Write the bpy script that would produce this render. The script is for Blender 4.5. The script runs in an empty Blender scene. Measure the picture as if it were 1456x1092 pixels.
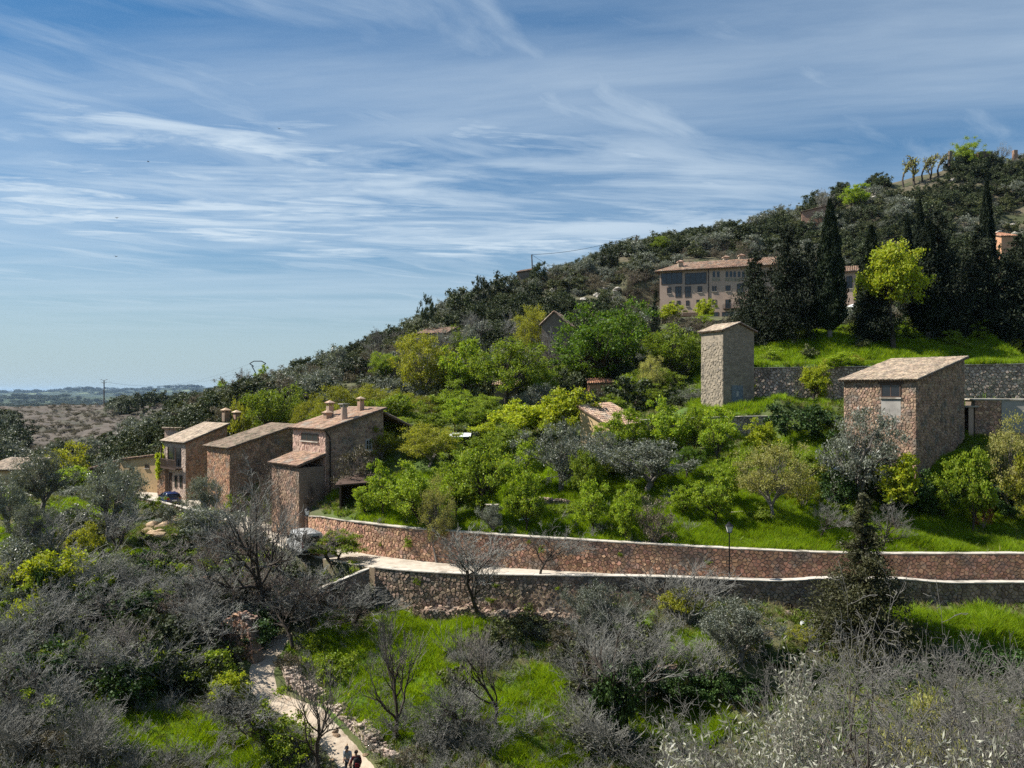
import bpy, bmesh, math, random
import numpy as np
from mathutils import Vector, Matrix, Euler
sc = bpy.context.scene
COL = sc.collection
rad = math.radians

# ---------------------------------------------------------------- camera
F, HX, HY = 1100.0, 728.0, 558.0            # focal length in photo pixels, horizon row
cam = bpy.data.cameras.new('camera'); camo = bpy.data.objects.new('camera', cam); COL.objects.link(camo)
cam.sensor_width = 36.0; cam.lens = 36.0 * F / 1456.0; cam.shift_y = (HY - 546.0) / 1456.0
cam.clip_start = 0.1; cam.clip_end = 60000
camo.location = (0, 0, 0); camo.rotation_euler = (rad(90), 0, 0)
sc.camera = camo

# ---------------------------------------------------------------- sun and sky
SUN = Vector((-0.66, 0.10, 0.74)).normalized()          # towards the sun
EL = math.asin(SUN.z); ROT = math.atan2(SUN.x, SUN.y)
sl = bpy.data.lights.new('sun', 'SUN'); sl.energy = 5.0; sl.angle = rad(0.53); sl.color = (1.0, 0.95, 0.86)
so = bpy.data.objects.new('sun', sl); COL.objects.link(so)
so.rotation_euler = (-SUN).to_track_quat('-Z', 'Y').to_euler()

W = bpy.data.worlds.new('World'); sc.world = W; W.use_nodes = True
nt = W.node_tree; nt.nodes.clear(); N = nt.nodes; LK = nt.links
def wn(t, **k):
    n = N.new(t)
    for a, b in k.items(): setattr(n, a, b)
    return n
def wmath(op, a, b=None, c=None, clamp=False):
    n = wn('ShaderNodeMath', operation=op, use_clamp=clamp)
    for i, v in enumerate((a, b, c)):
        if v is None: continue
        if isinstance(v, (int, float)): n.inputs[i].default_value = v
        else: LK.new(v, n.inputs[i])
    return n.outputs[0]
def wcomb(x, y, z):
    n = wn('ShaderNodeCombineXYZ')
    for i, v in enumerate((x, y, z)):
        if isinstance(v, (int, float)): n.inputs[i].default_value = v
        else: LK.new(v, n.inputs[i])
    return n.outputs[0]
def wnoise(vec, scale, detail=6, rough=.55, dist=0.0):
    n = wn('ShaderNodeTexNoise'); LK.new(vec, n.inputs['Vector'])
    n.inputs['Scale'].default_value = scale; n.inputs['Detail'].default_value = detail
    n.inputs['Roughness'].default_value = rough; n.inputs['Distortion'].default_value = dist
    return n.outputs['Fac']
def wramp(v, lo, hi):
    n = wn('ShaderNodeMapRange', interpolation_type='SMOOTHSTEP')
    LK.new(v, n.inputs['Value']); n.inputs['From Min'].default_value = lo; n.inputs['From Max'].default_value = hi
    return n.outputs['Result']
sky = wn('ShaderNodeTexSky', sky_type='NISHITA', sun_disc=False, sun_elevation=EL, sun_rotation=ROT,
         altitude=600, air_density=1.0, dust_density=.05, ozone_density=2.5)
tc = wn('ShaderNodeTexCoord'); sp = wn('ShaderNodeSeparateXYZ'); LK.new(tc.outputs['Generated'], sp.inputs[0])
zz = wmath('MAXIMUM', sp.outputs['Z'], 0.015)
cu = wmath('DIVIDE', sp.outputs['X'], zz); cv = wmath('DIVIDE', sp.outputs['Y'], zz)      # the cloud sheet seen from below
warp = wnoise(wcomb(cu, cv, 0), .55, 3)
cu2 = wmath('ADD', cu, wmath('MULTIPLY', wmath('SUBTRACT', warp, .5), .7))
def sheet(ang, sx, sy, scale, lo, hi, off=0.0, dist=.3, detail=8, rough=.6):
    ca, sa = math.cos(rad(ang)), math.sin(rad(ang))
    a = wmath('ADD', wmath('MULTIPLY', cu2, ca * sx), wmath('MULTIPLY', cv, sa * sx))
    b = wmath('ADD', wmath('MULTIPLY', cu2, -sa * sy), wmath('MULTIPLY', cv, ca * sy))
    return wramp(wnoise(wcomb(a, b, off), scale, detail, rough, dist), lo, hi)
def blob(u0, v0, ru, rv, lo=1.0, hi=.15):
    d = wmath('ADD', wmath('POWER', wmath('ABSOLUTE', wmath('DIVIDE', wmath('SUBTRACT', cu2, u0), ru)), 2.0),
              wmath('POWER', wmath('ABSOLUTE', wmath('DIVIDE', wmath('SUBTRACT', cv, v0), rv)), 2.0))
    return wramp(d, lo, hi)
ripple = sheet(10, .9, 2.6, 1.5, .34, .64, 3.1, .5)
main = wmath('MULTIPLY', ripple, wmath('MAXIMUM', blob(-.75, 4.3, 3.0, 2.0, 1.0, .3), wmath('MULTIPLY', blob(-1.3, 2.72, .75, .42), .9)))
puff = sheet(15, 1.0, 1.6, 1.0, .40, .62, 7.7, .3)
main = wmath('MULTIPLY', main, wmath('ADD', wmath('MULTIPLY', puff, .75), .25))
core = wmath('MULTIPLY', wmath('MULTIPLY', sheet(6, .6, 1.7, 1.1, .34, .66, 1.3, .5), blob(-.5, 4.2, 2.8, 1.9)), .85)
main = wmath('MAXIMUM', main, core)
veil = wmath('MULTIPLY', sheet(48, .6, 1.7, 1.3, .34, .85, 14.6, .35), .62)
veil2 = wmath('MULTIPLY', sheet(-5, .22, .8, .9, .30, .8, 21.0, .3), .55)
cl = wmath('MAXIMUM', wmath('MULTIPLY', main, .85), wmath('MAXIMUM', veil, veil2))
fade = wramp(sp.outputs['Z'], .03, .16)
cl = wmath('MULTIPLY', cl, fade, clamp=True)
mixc = wn('ShaderNodeMix', data_type='RGBA'); LK.new(cl, mixc.inputs['Factor'])
hs = wn('ShaderNodeHueSaturation'); hs.inputs['Saturation'].default_value = 1.5; hs.inputs['Value'].default_value = 1.5
gm = wn('ShaderNodeGamma'); gm.inputs['Gamma'].default_value = .76; LK.new(sky.outputs[0], gm.inputs['Color']); LK.new(gm.outputs[0], hs.inputs['Color']); hz = wn('ShaderNodeMix', data_type='RGBA'); LK.new(hs.outputs[0], hz.inputs['A']); hz.inputs['B'].default_value = (4.3, 5.7, 6.4, 1); LK.new(wmath('MULTIPLY', wramp(sp.outputs['Z'], .22, -.02), .92), hz.inputs['Factor']); LK.new(hz.outputs['Result'], mixc.inputs['A'])
mixc.inputs['B'].default_value = (7.4, 8.6, 9.6, 1)
bgn = wn('ShaderNodeBackground'); bgn.inputs['Strength'].default_value = 0.056
LK.new(mixc.outputs['Result'], bgn.inputs['Color'])
wo = wn('ShaderNodeOutputWorld'); LK.new(bgn.outputs[0], wo.inputs['Surface'])
W.cycles.sampling_method = 'MANUAL'; W.cycles.sample_map_resolution = 512

sc.view_settings.view_transform = 'Standard'; sc.view_settings.look = 'None'
sc.view_settings.gamma = 1.0; sc.view_settings.use_curve_mapping = False
sc.view_settings.exposure = 0.8
sc.render.engine = 'CYCLES'
cy = sc.cycles; cy.max_bounces = 5; cy.diffuse_bounces = 3; cy.glossy_bounces = 2; cy.transmission_bounces = 3
cy.volume_bounces = 0; cy.use_denoising = False
try: cy.denoiser = 'OPENIMAGEDENOISE'
except Exception: pass
cy.caustics_reflective = False; cy.caustics_refractive = False

# ---------------------------------------------------------------- helpers: pixels, tags, meshes
def P(px, py, D): return Vector(((px - HX) * D / F, D, (HY - py) * D / F))
def tag(o, label=None, cat=None, group=None, kind=None):
    if label: o['label'] = label
    if cat: o['category'] = cat
    if group: o['group'] = group
    if kind: o['kind'] = kind
    return o
def empty(name, loc, rz=0.0, label=None, cat=None, group=None):
    o = bpy.data.objects.new(name, None); COL.objects.link(o); o.empty_display_size = .2
    o.location = loc; o.rotation_euler = (0, 0, rz)
    return tag(o, label, cat, group)
def mesh_np(name, V, polys, mats=(), smooth=False, midx=None):
    """polys: list of (M,k) index arrays"""
    V = np.asarray(V, dtype=np.float32).reshape(-1, 3)
    polys = [np.asarray(p, dtype=np.int32) for p in polys if len(p)]
    me = bpy.data.meshes.new(name)
    nl = sum(p.size for p in polys); npl = sum(p.shape[0] for p in polys)
    me.vertices.add(len(V)); me.loops.add(nl); me.polygons.add(npl)
    me.vertices.foreach_set('co', V.ravel())
    me.loops.foreach_set('vertex_index', np.concatenate([p.ravel() for p in polys]))
    tot = np.concatenate([np.full(p.shape[0], p.shape[1], np.int32) for p in polys])
    st = np.concatenate([[0], np.cumsum(tot)[:-1]]).astype(np.int32)
    me.polygons.foreach_set('loop_start', st)
    try: me.polygons.foreach_set('loop_total', tot)
    except Exception: pass
    if smooth: me.polygons.foreach_set('use_smooth', np.ones(npl, dtype=bool))
    if midx is not None: me.polygons.foreach_set('material_index', np.asarray(midx, np.int32))
    for m in mats: me.materials.append(m)
    me.update(calc_edges=True); me.validate()
    return me
def link(name, me, parent=None, loc=None):
    o = bpy.data.objects.new(name, me); COL.objects.link(o)
    if loc is not None: o.location = loc
    if parent is not None: o.parent = parent
    return o
class MB:
    """collects shapes for one mesh"""
    def __init__(s): s.V = []; s.F = []
    def add(s, verts, faces):
        b = len(s.V); s.V += [tuple(v) for v in verts]; s.F += [tuple(b + i for i in f) for f in faces]; return s
    def box(s, c, size, M3=None):
        x, y, z = size[0] / 2, size[1] / 2, size[2] / 2
        vs = [Vector((a * x, b * y, d * z)) for a in (-1, 1) for b in (-1, 1) for d in (-1, 1)]
        if M3 is not None: vs = [M3 @ v for v in vs]
        c = Vector(c); vs = [v + c for v in vs]
        return s.add(vs, [(0, 1, 3, 2), (4, 6, 7, 5), (0, 4, 5, 1), (2, 3, 7, 6), (0, 2, 6, 4), (1, 5, 7, 3)])
    def hexa(s, lo, hi):        # two quads, counter-clockwise seen from above
        vs = list(lo) + list(hi)
        return s.add(vs, [(3, 2, 1, 0), (4, 5, 6, 7), (0, 1, 5, 4), (1, 2, 6, 5), (2, 3, 7, 6), (3, 0, 4, 7)])
    def tube(s, pts, rs, n=6, cap=True):
        pts = [Vector(p) for p in pts]; rings = []
        for i, p in enumerate(pts):
            d = (pts[min(i + 1, len(pts) - 1)] - pts[max(i - 1, 0)]).normalized()
            a = d.orthogonal().normalized() if abs(d.z) < .99 else Vector((1, 0, 0))
            a = (a - d * a.dot(d)).normalized(); b = d.cross(a)
            rings.append([p + (a * math.cos(2 * math.pi * k / n) + b * math.sin(2 * math.pi * k / n)) * rs[i] for k in range(n)])
        vs = [v for r in rings for v in r]; fs = []
        for i in range(len(rings) - 1):
            for k in range(n):
                fs.append((i * n + k, i * n + (k + 1) % n, (i + 1) * n + (k + 1) % n, (i + 1) * n + k))
        if cap: fs += [tuple(range(n))[::-1], tuple((len(rings) - 1) * n + k for k in range(n))]
        return s.add(vs, fs)
    def lathe(s, c, prof, n=12):
        c = Vector(c); vs = []; fs = []
        for r, z in prof:
            vs += [c + Vector((r * math.cos(2 * math.pi * k / n), r * math.sin(2 * math.pi * k / n), z)) for k in range(n)]
        for i in range(len(prof) - 1):
            for k in range(n): fs.append((i * n + k, i * n + (k + 1) % n, (i + 1) * n + (k + 1) % n, (i + 1) * n + k))
        fs += [tuple(range(n))[::-1], tuple((len(prof) - 1) * n + k for k in range(n))]
        return s.add(vs, fs)
    def mesh(s, name, mat, smooth=False):
        me = bpy.data.meshes.new(name); me.from_pydata(s.V, [], s.F); me.materials.append(mat)
        if smooth: me.polygons.foreach_set('use_smooth', [True] * len(me.polygons))
        me.update(); return me
    def build(s, name, mat, parent=None, smooth=False, kind=None):
        o = link(name, s.mesh(name, mat, smooth), parent)
        if parent is not None: o.matrix_parent_inverse = parent_inv(parent)
        if kind: o['kind'] = kind
        return o
def parent_inv(p):
    m = Matrix.LocRotScale(p.location, p.rotation_euler, p.scale)
    if p.parent is not None: m = parent_inv(p.parent).inverted() @ p.matrix_parent_inverse @ m
    return m.inverted()

# ---------------------------------------------------------------- helpers: materials
def M(name, c1, c2=None, scale=2.0, detail=5, rough=.9, bump=0.0, bscale=None, island=0.0, objr=0.0, trans=0.0,
      metal=0.0, spec=.3, c3=None, c3scale=.6, c3lo=.5, c3hi=.65, stretch=(1, 1, 1), hue=0.0, tcol=None, attr=None, attrcol=None):
    m = bpy.data.materials.new(name); m.use_nodes = True; t = m.node_tree; t.nodes.clear(); n = t.nodes; lk = t.links
    out = n.new('ShaderNodeOutputMaterial'); b = n.new('ShaderNodeBsdfPrincipled'); lk.new(b.outputs[0], out.inputs[0])
    b.inputs['Roughness'].default_value = rough; b.inputs['Metallic'].default_value = metal
    b.inputs['Specular IOR Level'].default_value = spec
    geo = n.new('ShaderNodeNewGeometry'); pos = geo.outputs['Position']
    if stretch != (1, 1, 1):
        vm = n.new('ShaderNodeVectorMath'); vm.operation = 'MULTIPLY'; lk.new(pos, vm.inputs[0]); vm.inputs[1].default_value = stretch; pos = vm.outputs[0]
    def noise(s, d=detail):
        x = n.new('ShaderNodeTexNoise'); lk.new(pos, x.inputs['Vector']); x.inputs['Scale'].default_value = s; x.inputs['Detail'].default_value = d
        x.inputs['Roughness'].default_value = .62; return x.outputs['Fac']
    def rng(v, a, bb, c=0.0, d=1.0):
        x = n.new('ShaderNodeMapRange'); lk.new(v, x.inputs['Value'])
        for k, q in zip(('From Min', 'From Max', 'To Min', 'To Max'), (a, bb, c, d)): x.inputs[k].default_value = q
        return x.outputs['Result']
    def mix(f, A, B):
        x = n.new('ShaderNodeMix'); x.data_type = 'RGBA'; lk.new(f, x.inputs['Factor'])
        for nm, v in (('A', A), ('B', B)):
            if isinstance(v, tuple): x.inputs[nm].default_value = (*v[:3], 1)
            else: lk.new(v, x.inputs[nm])
        return x.outputs['Result']
    if c2 is not None: col = mix(rng(noise(scale), .3, .7), c1, c2)
    else:
        r = n.new('ShaderNodeRGB'); r.outputs[0].default_value = (*c1, 1); col = r.outputs[0]
    if c3 is not None: col = mix(rng(noise(c3scale), c3lo, c3hi), col, c3)
    if attr:
        at = n.new('ShaderNodeAttribute'); at.attribute_name = attr
        col = mix(at.outputs['Fac'], col, attrcol) if not isinstance(attrcol, list) else mix(at.outputs['Fac'], col, mix(rng(noise(attrcol[2]), .35, .65), attrcol[0], attrcol[1]))
    if island or objr or hue:
        oi = n.new('ShaderNodeObjectInfo'); ad = n.new('ShaderNodeMath'); ad.operation = 'ADD'
        lk.new(geo.outputs['Random Per Island'], ad.inputs[0]); lk.new(oi.outputs['Random'], ad.inputs[1])
        fr = n.new('ShaderNodeMath'); fr.operation = 'FRACT'; lk.new(ad.outputs[0], fr.inputs[0])
        v1 = rng(fr.outputs[0], 0, 1, 1 - island, 1 + island); v2 = rng(oi.outputs['Random'], 0, 1, 1 - objr, 1 + objr)
        mu = n.new('ShaderNodeMath'); mu.operation = 'MULTIPLY'; lk.new(v1, mu.inputs[0]); lk.new(v2, mu.inputs[1])
        h = n.new('ShaderNodeHueSaturation'); lk.new(col, h.inputs['Color']); lk.new(mu.outputs[0], h.inputs['Value'])
        if hue:
            f2 = n.new('ShaderNodeMath'); f2.operation = 'MULTIPLY'; lk.new(fr.outputs[0], f2.inputs[0]); f2.inputs[1].default_value = 7.31
            f3 = n.new('ShaderNodeMath'); f3.operation = 'FRACT'; lk.new(f2.outputs[0], f3.inputs[0])
            lk.new(rng(f3.outputs[0], 0, 1, .5 - hue, .5 + hue), h.inputs['Hue'])
        col = h.outputs[0]
    lk.new(col, b.inputs['Base Color'])
    if bump:
        bp = n.new('ShaderNodeBump'); bp.inputs['Strength'].default_value = 1.0; bp.inputs['Distance'].default_value = bump
        lk.new(noise(bscale or scale * 4, 6), bp.inputs['Height']); lk.new(bp.outputs[0], b.inputs['Normal'])
    if trans:
        tr = n.new('ShaderNodeBsdfTranslucent'); ms = n.new('ShaderNodeMixShader'); ms.inputs[0].default_value = trans
        if tcol:
            mm = n.new('ShaderNodeMix'); mm.data_type = 'RGBA'; mm.blend_type = 'MULTIPLY'; mm.inputs['Factor'].default_value = 1
            lk.new(col, mm.inputs['A']); mm.inputs['B'].default_value = (*tcol, 1); lk.new(mm.outputs['Result'], tr.inputs[0])
        else: lk.new(col, tr.inputs[0])
        lk.new(b.outputs[0], ms.inputs[1]); lk.new(tr.outputs[0], ms.inputs[2]); lk.new(ms.outputs[0], out.inputs[0])
    return m
def leafmat(name, c, c2, trans=.4, island=.35, objr=.2, hue=.02, rough=.55):
    return M(name, c, c2, scale=.8, detail=2, rough=rough, spec=.25, island=island, objr=objr, hue=hue, trans=trans, tcol=(1.35, 1.35, .6))

# ---------------------------------------------------------------- terrain
rngT = np.random.default_rng(5)
def px3(l): return [tuple(P(*q)) for q in l]
class RBF:
    def __init__(s, pts, c=5.0):
        p = np.array(pts, float); s.p = p[:, :2]; s.c = c
        d = np.sqrt(((s.p[:, None] - s.p[None]) ** 2).sum(-1) + c * c)
        n = len(p); A = np.zeros((n + 3, n + 3)); A[:n, :n] = d + np.eye(n) * -.15
        A[:n, n] = A[n, :n] = 1; A[:n, n + 1:] = s.p; A[n + 1:, :n] = s.p.T
        s.w = np.linalg.solve(A, np.concatenate([p[:, 2], [0, 0, 0]])); s.n = n
    def __call__(s, X, Y):
        X = np.asarray(X, float); Y = np.asarray(Y, float)
        r = np.full(X.shape, s.w[s.n]) + s.w[s.n + 1] * X + s.w[s.n + 2] * Y
        for i in range(s.n): r = r + s.w[i] * np.sqrt((X - s.p[i, 0]) ** 2 + (Y - s.p[i, 1]) ** 2 + s.c ** 2)
        return r
def vnoise(X, Y, s, seed=0):
    X = np.asarray(X, float) / s; Y = np.asarray(Y, float) / s
    ix = np.floor(X).astype(np.int64); iy = np.floor(Y).astype(np.int64); fx = X - ix; fy = Y - iy
    fx = fx * fx * (3 - 2 * fx); fy = fy * fy * (3 - 2 * fy)
    def h(a, b):
        q = (a * 374761393 + b * 668265263 + seed * 1442695041) & 0x7fffffff
        q = ((q ^ (q >> 13)) * 1274126177) & 0x7fffffff
        return ((q ^ (q >> 16)) & 0xffff) / 65535.0
    return (h(ix, iy) * (1 - fx) + h(ix + 1, iy) * fx) * (1 - fy) + (h(ix, iy + 1) * (1 - fx) + h(ix + 1, iy + 1) * fx) * fy - .5
def sstep(a, b, x):
    t = np.clip((np.asarray(x, float) - a) / (b - a), 0, 1); return t * t * (3 - 2 * t)
LX = [-400, -200, -90, -60, -46, -40, -30, -24, -17, -10.5, -3, 5, 14.6, 24, 34, 45, 70, 160]
LY = [165, 150, 128, 110, 99, 91.5, 79, 72, 63.8, 59.2, 56.7, 54.6, 52.5, 51.6, 51.8, 52, 54, 62]
UY = [169, 154, 132, 115.5, 106, 98.5, 86, 78, 68.6, 63.2, 60.3, 58.2, 56.1, 55.2, 55.4, 55.6, 57.6, 65.6]
_dx = np.arange(-400, 160.1, .5)
def _smooth(a, k=7):
    a = np.interp(_dx, LX, a); ap = np.pad(a, k, mode='edge'); return np.convolve(ap, np.ones(2 * k + 1) / (2 * k + 1), 'valid')
_L, _U = _smooth(LY), _smooth(UY)
yL = lambda X: np.interp(X, _dx, _L)
yU = lambda X: np.interp(X, _dx, _U)
ROADZ = -13.5
front_pts = px3([(505, 1085, 44), (420, 1010, 48.5), (365, 985, 50), (395, 905, 57), (480, 985, 49), (600, 960, 50.5), (560, 890, 57), (700, 888, 55.5), (720, 1000, 46.5),
                 (850, 898, 53), (800, 1080, 42), (650, 1070, 43), (950, 928, 49), (980, 1010, 45.5), (980, 1075, 42), (1080, 905, 49.5), (1380, 888, 51), (1380, 925, 46.5), (1250, 890, 50.5), (1456, 890, 51),
                 (1380, 1010, 40), (1200, 1092, 36), (100, 720, 82), (180, 760, 76), (60, 800, 66), (100, 900, 55), (200, 1030, 44), (60, 1040, 42.5), (330, 1000, 48), (0, 730, 78), (250, 800, 68), (300, 860, 60), (250, 920, 53),
                 (430, 840, 62), (500, 862, 59), (330, 770, 72), (200, 745, 84), (20, 690, 95), (120, 690, 98)])
front_pts += [(-45, 30, -17.5), (-30, 30, -18.6), (-12, 30, -19.3), (10, 30, -19), (25, 30, -17.3), (45, 30, -14.5), (-40, 14, -13), (0, 14, -14), (35, 14, -12.5), (60, 40, -14),
              (70, 50, -15), (120, 50, -14), (-80, 60, -12.5), (-120, 80, -11.5), (-90, 110, -13.5), (-200, 130, -15), (-46, 97, -13.45), (-60, 105, -13.4), (-33, 82, -13.6), (-25, 72.5, -14.3), (-300, 140, -18), (-200, 60, -14), (120, 20, -10), (-150, 20, -13)]
fr = RBF(front_pts, 3.0)
def zfront(X, Y):
    X = np.asarray(X, float); Y = np.asarray(Y, float)
    z = fr(X, np.maximum(Y, 8.0)) + vnoise(X, Y, 3.1, 1) * .35 + vnoise(X, Y, 1.1, 2) * .14
    # the terrace bank right of the meadow and its lower step
    m = sstep(8.5, 10.5, X) * (1 - sstep(17, 20, X)); z = z - m * .5 + m * 1.4 * sstep(46.6, 47.4, Y + .08 * X)
    m2 = sstep(22, 25, X); z = z - m2 * .4 + m2 * 1.5 * sstep(45.2, 46.2, Y)
    led = -7.4 + vnoise(X, Y, 2.0, 19) * .5; z = led + (z - led) * sstep(11.5, 16, Y); z = -1.7 + (z + 1.7) * sstep(1.4, 3.6, Y)
    ed = yL(X) - Y                                     # meets the road's foot cleanly on the left, where no wall stands
    k = (1 - sstep(-26, -22, X)) * (1 - sstep(0, 4, ed)); z = z * (1 - k) + (ROADZ - .03) * k
    return z
back_pts = px3([(1300, 760, 58.5), (1420, 735, 62), (1300, 735, 62), (1380, 688, 66.5), (1250, 690, 66), (1330, 645, 71), (1130, 578, 84), (1250, 560, 86), (1420, 566, 84), (1150, 506, 96), (1300, 497, 99), (1430, 492, 99),
                (1000, 448, 152), (1090, 452, 146), (1210, 470, 138), (1400, 400, 150), (1400, 300, 190), (1440, 222, 216), (1330, 233, 216), (1250, 262, 212), (1180, 288, 206), (1050, 330, 205), (900, 352, 200), (1150, 400, 165),
                (900, 440, 160), (760, 388, 185), (700, 418, 170), (610, 458, 160), (520, 492, 165), (450, 520, 165), (400, 540, 170), (300, 566, 190), (800, 585, 96), (850, 570, 105), (930, 572, 98), (600, 575, 112), (600, 618, 86), (700, 618, 86), (850, 605, 88), (720, 580, 100),
                (560, 640, 79), (560, 722, 68), (620, 745, 63.5), (750, 758, 61.5), (900, 770, 58.8), (1100, 772, 57.6), (500, 738, 66), (775, 712, 68), (900, 680, 69), (1000, 640, 73), (1040, 580, 80), (1100, 690, 66), (1100, 745, 60), (460, 704, 74),
                (420, 735, 71), (330, 697, 88), (370, 715, 80), (250, 704, 99), (300, 620, 112), (360, 570, 122), (220, 615, 150), (640, 535, 130), (760, 530, 125), (850, 515, 128), (930, 495, 130), (500, 580, 125),
                (100, 652, 190), (100, 600, 280), (100, 578, 360), (20, 600, 260), (20, 655, 170), (230, 600, 230), (200, 577, 350), (150, 672, 140), (60, 690, 120), (0, 580, 330), (230, 575, 300)])
back_pts += [(90, 60, -10), (90, 90, 4), (90, 130, 18), (120, 190, 45), (160, 220, 68), (160, 100, 8), (160, 160, 32), (60, 75, -3), (140, 300, 55), (60, 300, 45), (0, 280, 22), (-30, 260, 5), (-70, 260, -8), (-110, 300, -7), (-180, 330, -8),
             (-250, 250, -9), (-260, 360, -10), (-400, 300, -14), (-100, 500, -38), (-200, 480, -34), (-300, 500, -36), (0, 480, -20), (100, 480, 10), (160, 480, 25), (-400, 200, -16), (-300, 170, -16), (-40, 330, -8), (-400, 480, -38)]
bk = RBF(back_pts, 6.0)
def seg_mask(X, a, b, w=1.0): return sstep(a - w, a + w, X) * (1 - sstep(b - w, b + w, X))
WALLB = lambda X: 84.0 - (np.clip(np.asarray(X), 20, 60) - 25) * .20         # wall behind the tower
def zback(X, Y):
    X = np.asarray(X, float); Y = np.asarray(Y, float)
    far = sstep(90, 170, Y)
    z = bk(X, Y) - 2.6 * sstep(125, 175, Y) * sstep(-70, -45, X)
    z = z + vnoise(X, Y, 4.0, 3) * (.45 + .9 * far) + vnoise(X, Y, 1.7, 4) * (.2 + .4 * far) + vnoise(X, Y, 14, 6) * 1.6 * far
    brown = (1 - sstep(-75, -48, X)) * sstep(140, 175, Y)
    ph = Y * .105 + X * .02 + vnoise(X, Y, 24, 8) * 1.8 + vnoise(X, Y, 7, 9) * .45; ph = ph - np.floor(ph)
    led = 1.5 * (sstep(.74, 1, ph) - ph) + vnoise(X, Y, 3.5, 10) * .6
    z = z + brown * led
    z0 = np.minimum(z, -11.15 + (Y - yU(X)) * .22)            # the garden strip above the upper wall stays level with its coping
    k = seg_mask(X, -13, 48, 3) * (1 - sstep(3, 8, Y - yU(X))); z = z * (1 - k) + z0 * k
    ct = seg_mask(X, 24, 72, 4) * sstep(124, 134, Y) * (1 - sstep(168, 178, Y)); z = z * (1 - ct) + np.minimum(z, 12.6 + .02 * (Y - 140)) * ct
    # terrace steps, each held by a wall built in front of it
    m = seg_mask(X, 25.5, 60, 1.0); z = z + m * (1.7 * sstep(64.4, 64.8, Y) - 1.7 * sstep(52, 60, Y) * (Y < 64.4) * .35)
    m = seg_mask(X, 12, 28, 1.5); z = z + m * (.9 * sstep(75.5, 75.9, Y) * (1 - sstep(76, 82, Y)) - .7 * sstep(70, 74, Y) * (Y <= 75.5))
    m = sstep(22, 25, X) * (1 - sstep(90, 100, X)); w = WALLB(X)
    tgt = 3.0 + vnoise(X, Y, 2.0, 7) * .2; kk = sstep(.15, .55, Y - w) * (1 - sstep(3.5, 14, Y - w)); z = z * (1 - m * kk) + np.maximum(z, tgt) * m * kk
    kk = (1 - sstep(-.1, .15, Y - w)) * sstep(-9, -3, Y - w); z = z * (1 - m * kk) + np.minimum(z, -1.2) * m * kk
    ed = Y - yU(X)                                            # left of the walls the slope starts at the road
    k = (1 - sstep(-27, -22, X)) * (1 - sstep(0, 5, ed)); z = z * (1 - k) + np.minimum(z, ROADZ + .02 + ed * .35) * k
    return z
def gz(X, Y):
    X = np.asarray(X, float); Y = np.asarray(Y, float)
    l, u = yL(X), yU(X)
    return np.where(Y < l, zfront(X, Y), np.where(Y < u, ROADZ, zback(X, Y)))
def gz1(x, y): return float(gz(np.array([x]), np.array([y]))[0])
def hit(px, py, d0=20, d1=420):
    D = np.concatenate([np.arange(d0, 130, .1), np.arange(130, d1, .5)]); a = (px - HX) / F; e = (HY - py) / F
    z = gz(a * D, D); k = np.nonzero(z >= e * D)[0]
    D = D[k[0]] if len(k) else d1
    return Vector((a * D, D, gz1(a * D, D)))

# green places (soil that carries grass): metres from pixel ellipses
GREEN = []
for (px, py, rx, ry) in [(540, 950, 95, 70), (640, 905, 80, 32), (600, 1000, 110, 60), (740, 1010, 80, 60), (960, 1045, 80, 55), (955, 925, 60, 22), (1370, 895, 110, 25), (880, 895, 50, 25), (180, 1040, 120, 40), (110, 1010, 90, 20), (330, 1075, 70, 25),
                         (100, 730, 45, 30), (240, 790, 45, 18), (30, 760, 40, 25), (330, 735, 40, 15), (180, 850, 40, 25), (420, 930, 40, 30), (780, 1060, 60, 40), (60, 810, 40, 20), (470, 915, 30, 40)]:
    h = hit(px, py); h2 = hit(px, py - ry); h3 = hit(px, py + ry) if py + ry < 1092 else h
    GREEN.append((h.x, h.y, rx * h.y / F, max(1.5, min(9, max(h2.y - h.y, h.y - h3.y)))))
def green(X, Y):
    X = np.asarray(X, float); Y = np.asarray(Y, float)
    g = np.zeros(X.shape)
    wob = vnoise(X, Y, 3.0, 11) * .7 + vnoise(X, Y, 1.2, 12) * .5
    for (cx, cy_, rx, ry) in GREEN:
        d = np.sqrt(((X - cx) / rx) ** 2 + ((Y - cy_) / ry) ** 2)
        g = np.maximum(g, 1 - sstep(.75, 1.2, d + wob * .6))
    ed = Y - yU(X)
    gb = (1 - sstep(10, 26, ed + wob * 8)) * sstep(-16, -8, X)                       # orchard strip
    gb = np.maximum(gb, (1 - sstep(.9, 1.15, np.sqrt(((X - 24) / 9) ** 2 + ((Y - 81) / 4.5) ** 2) + wob * .2)))     # round the tower
    gb = np.maximum(gb, sstep(22, 26, X) * sstep(.2, .6, Y - WALLB(X)) * (1 - sstep(108, 122, Y + wob * 8)))      # lawn under the cypresses
    gb = np.maximum(gb, (.55 + wob * .5) * sstep(-25, -10, X) * (1 - sstep(95, 118, Y + wob * 12)))
    gb = np.maximum(gb, (.3 + wob * .9) * (1 - sstep(120, 200, Y)))
    return np.clip(np.where(Y > yU(X), gb, np.maximum(g, .22 + wob * .5)), 0, 1) * (Y > 3)
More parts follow.
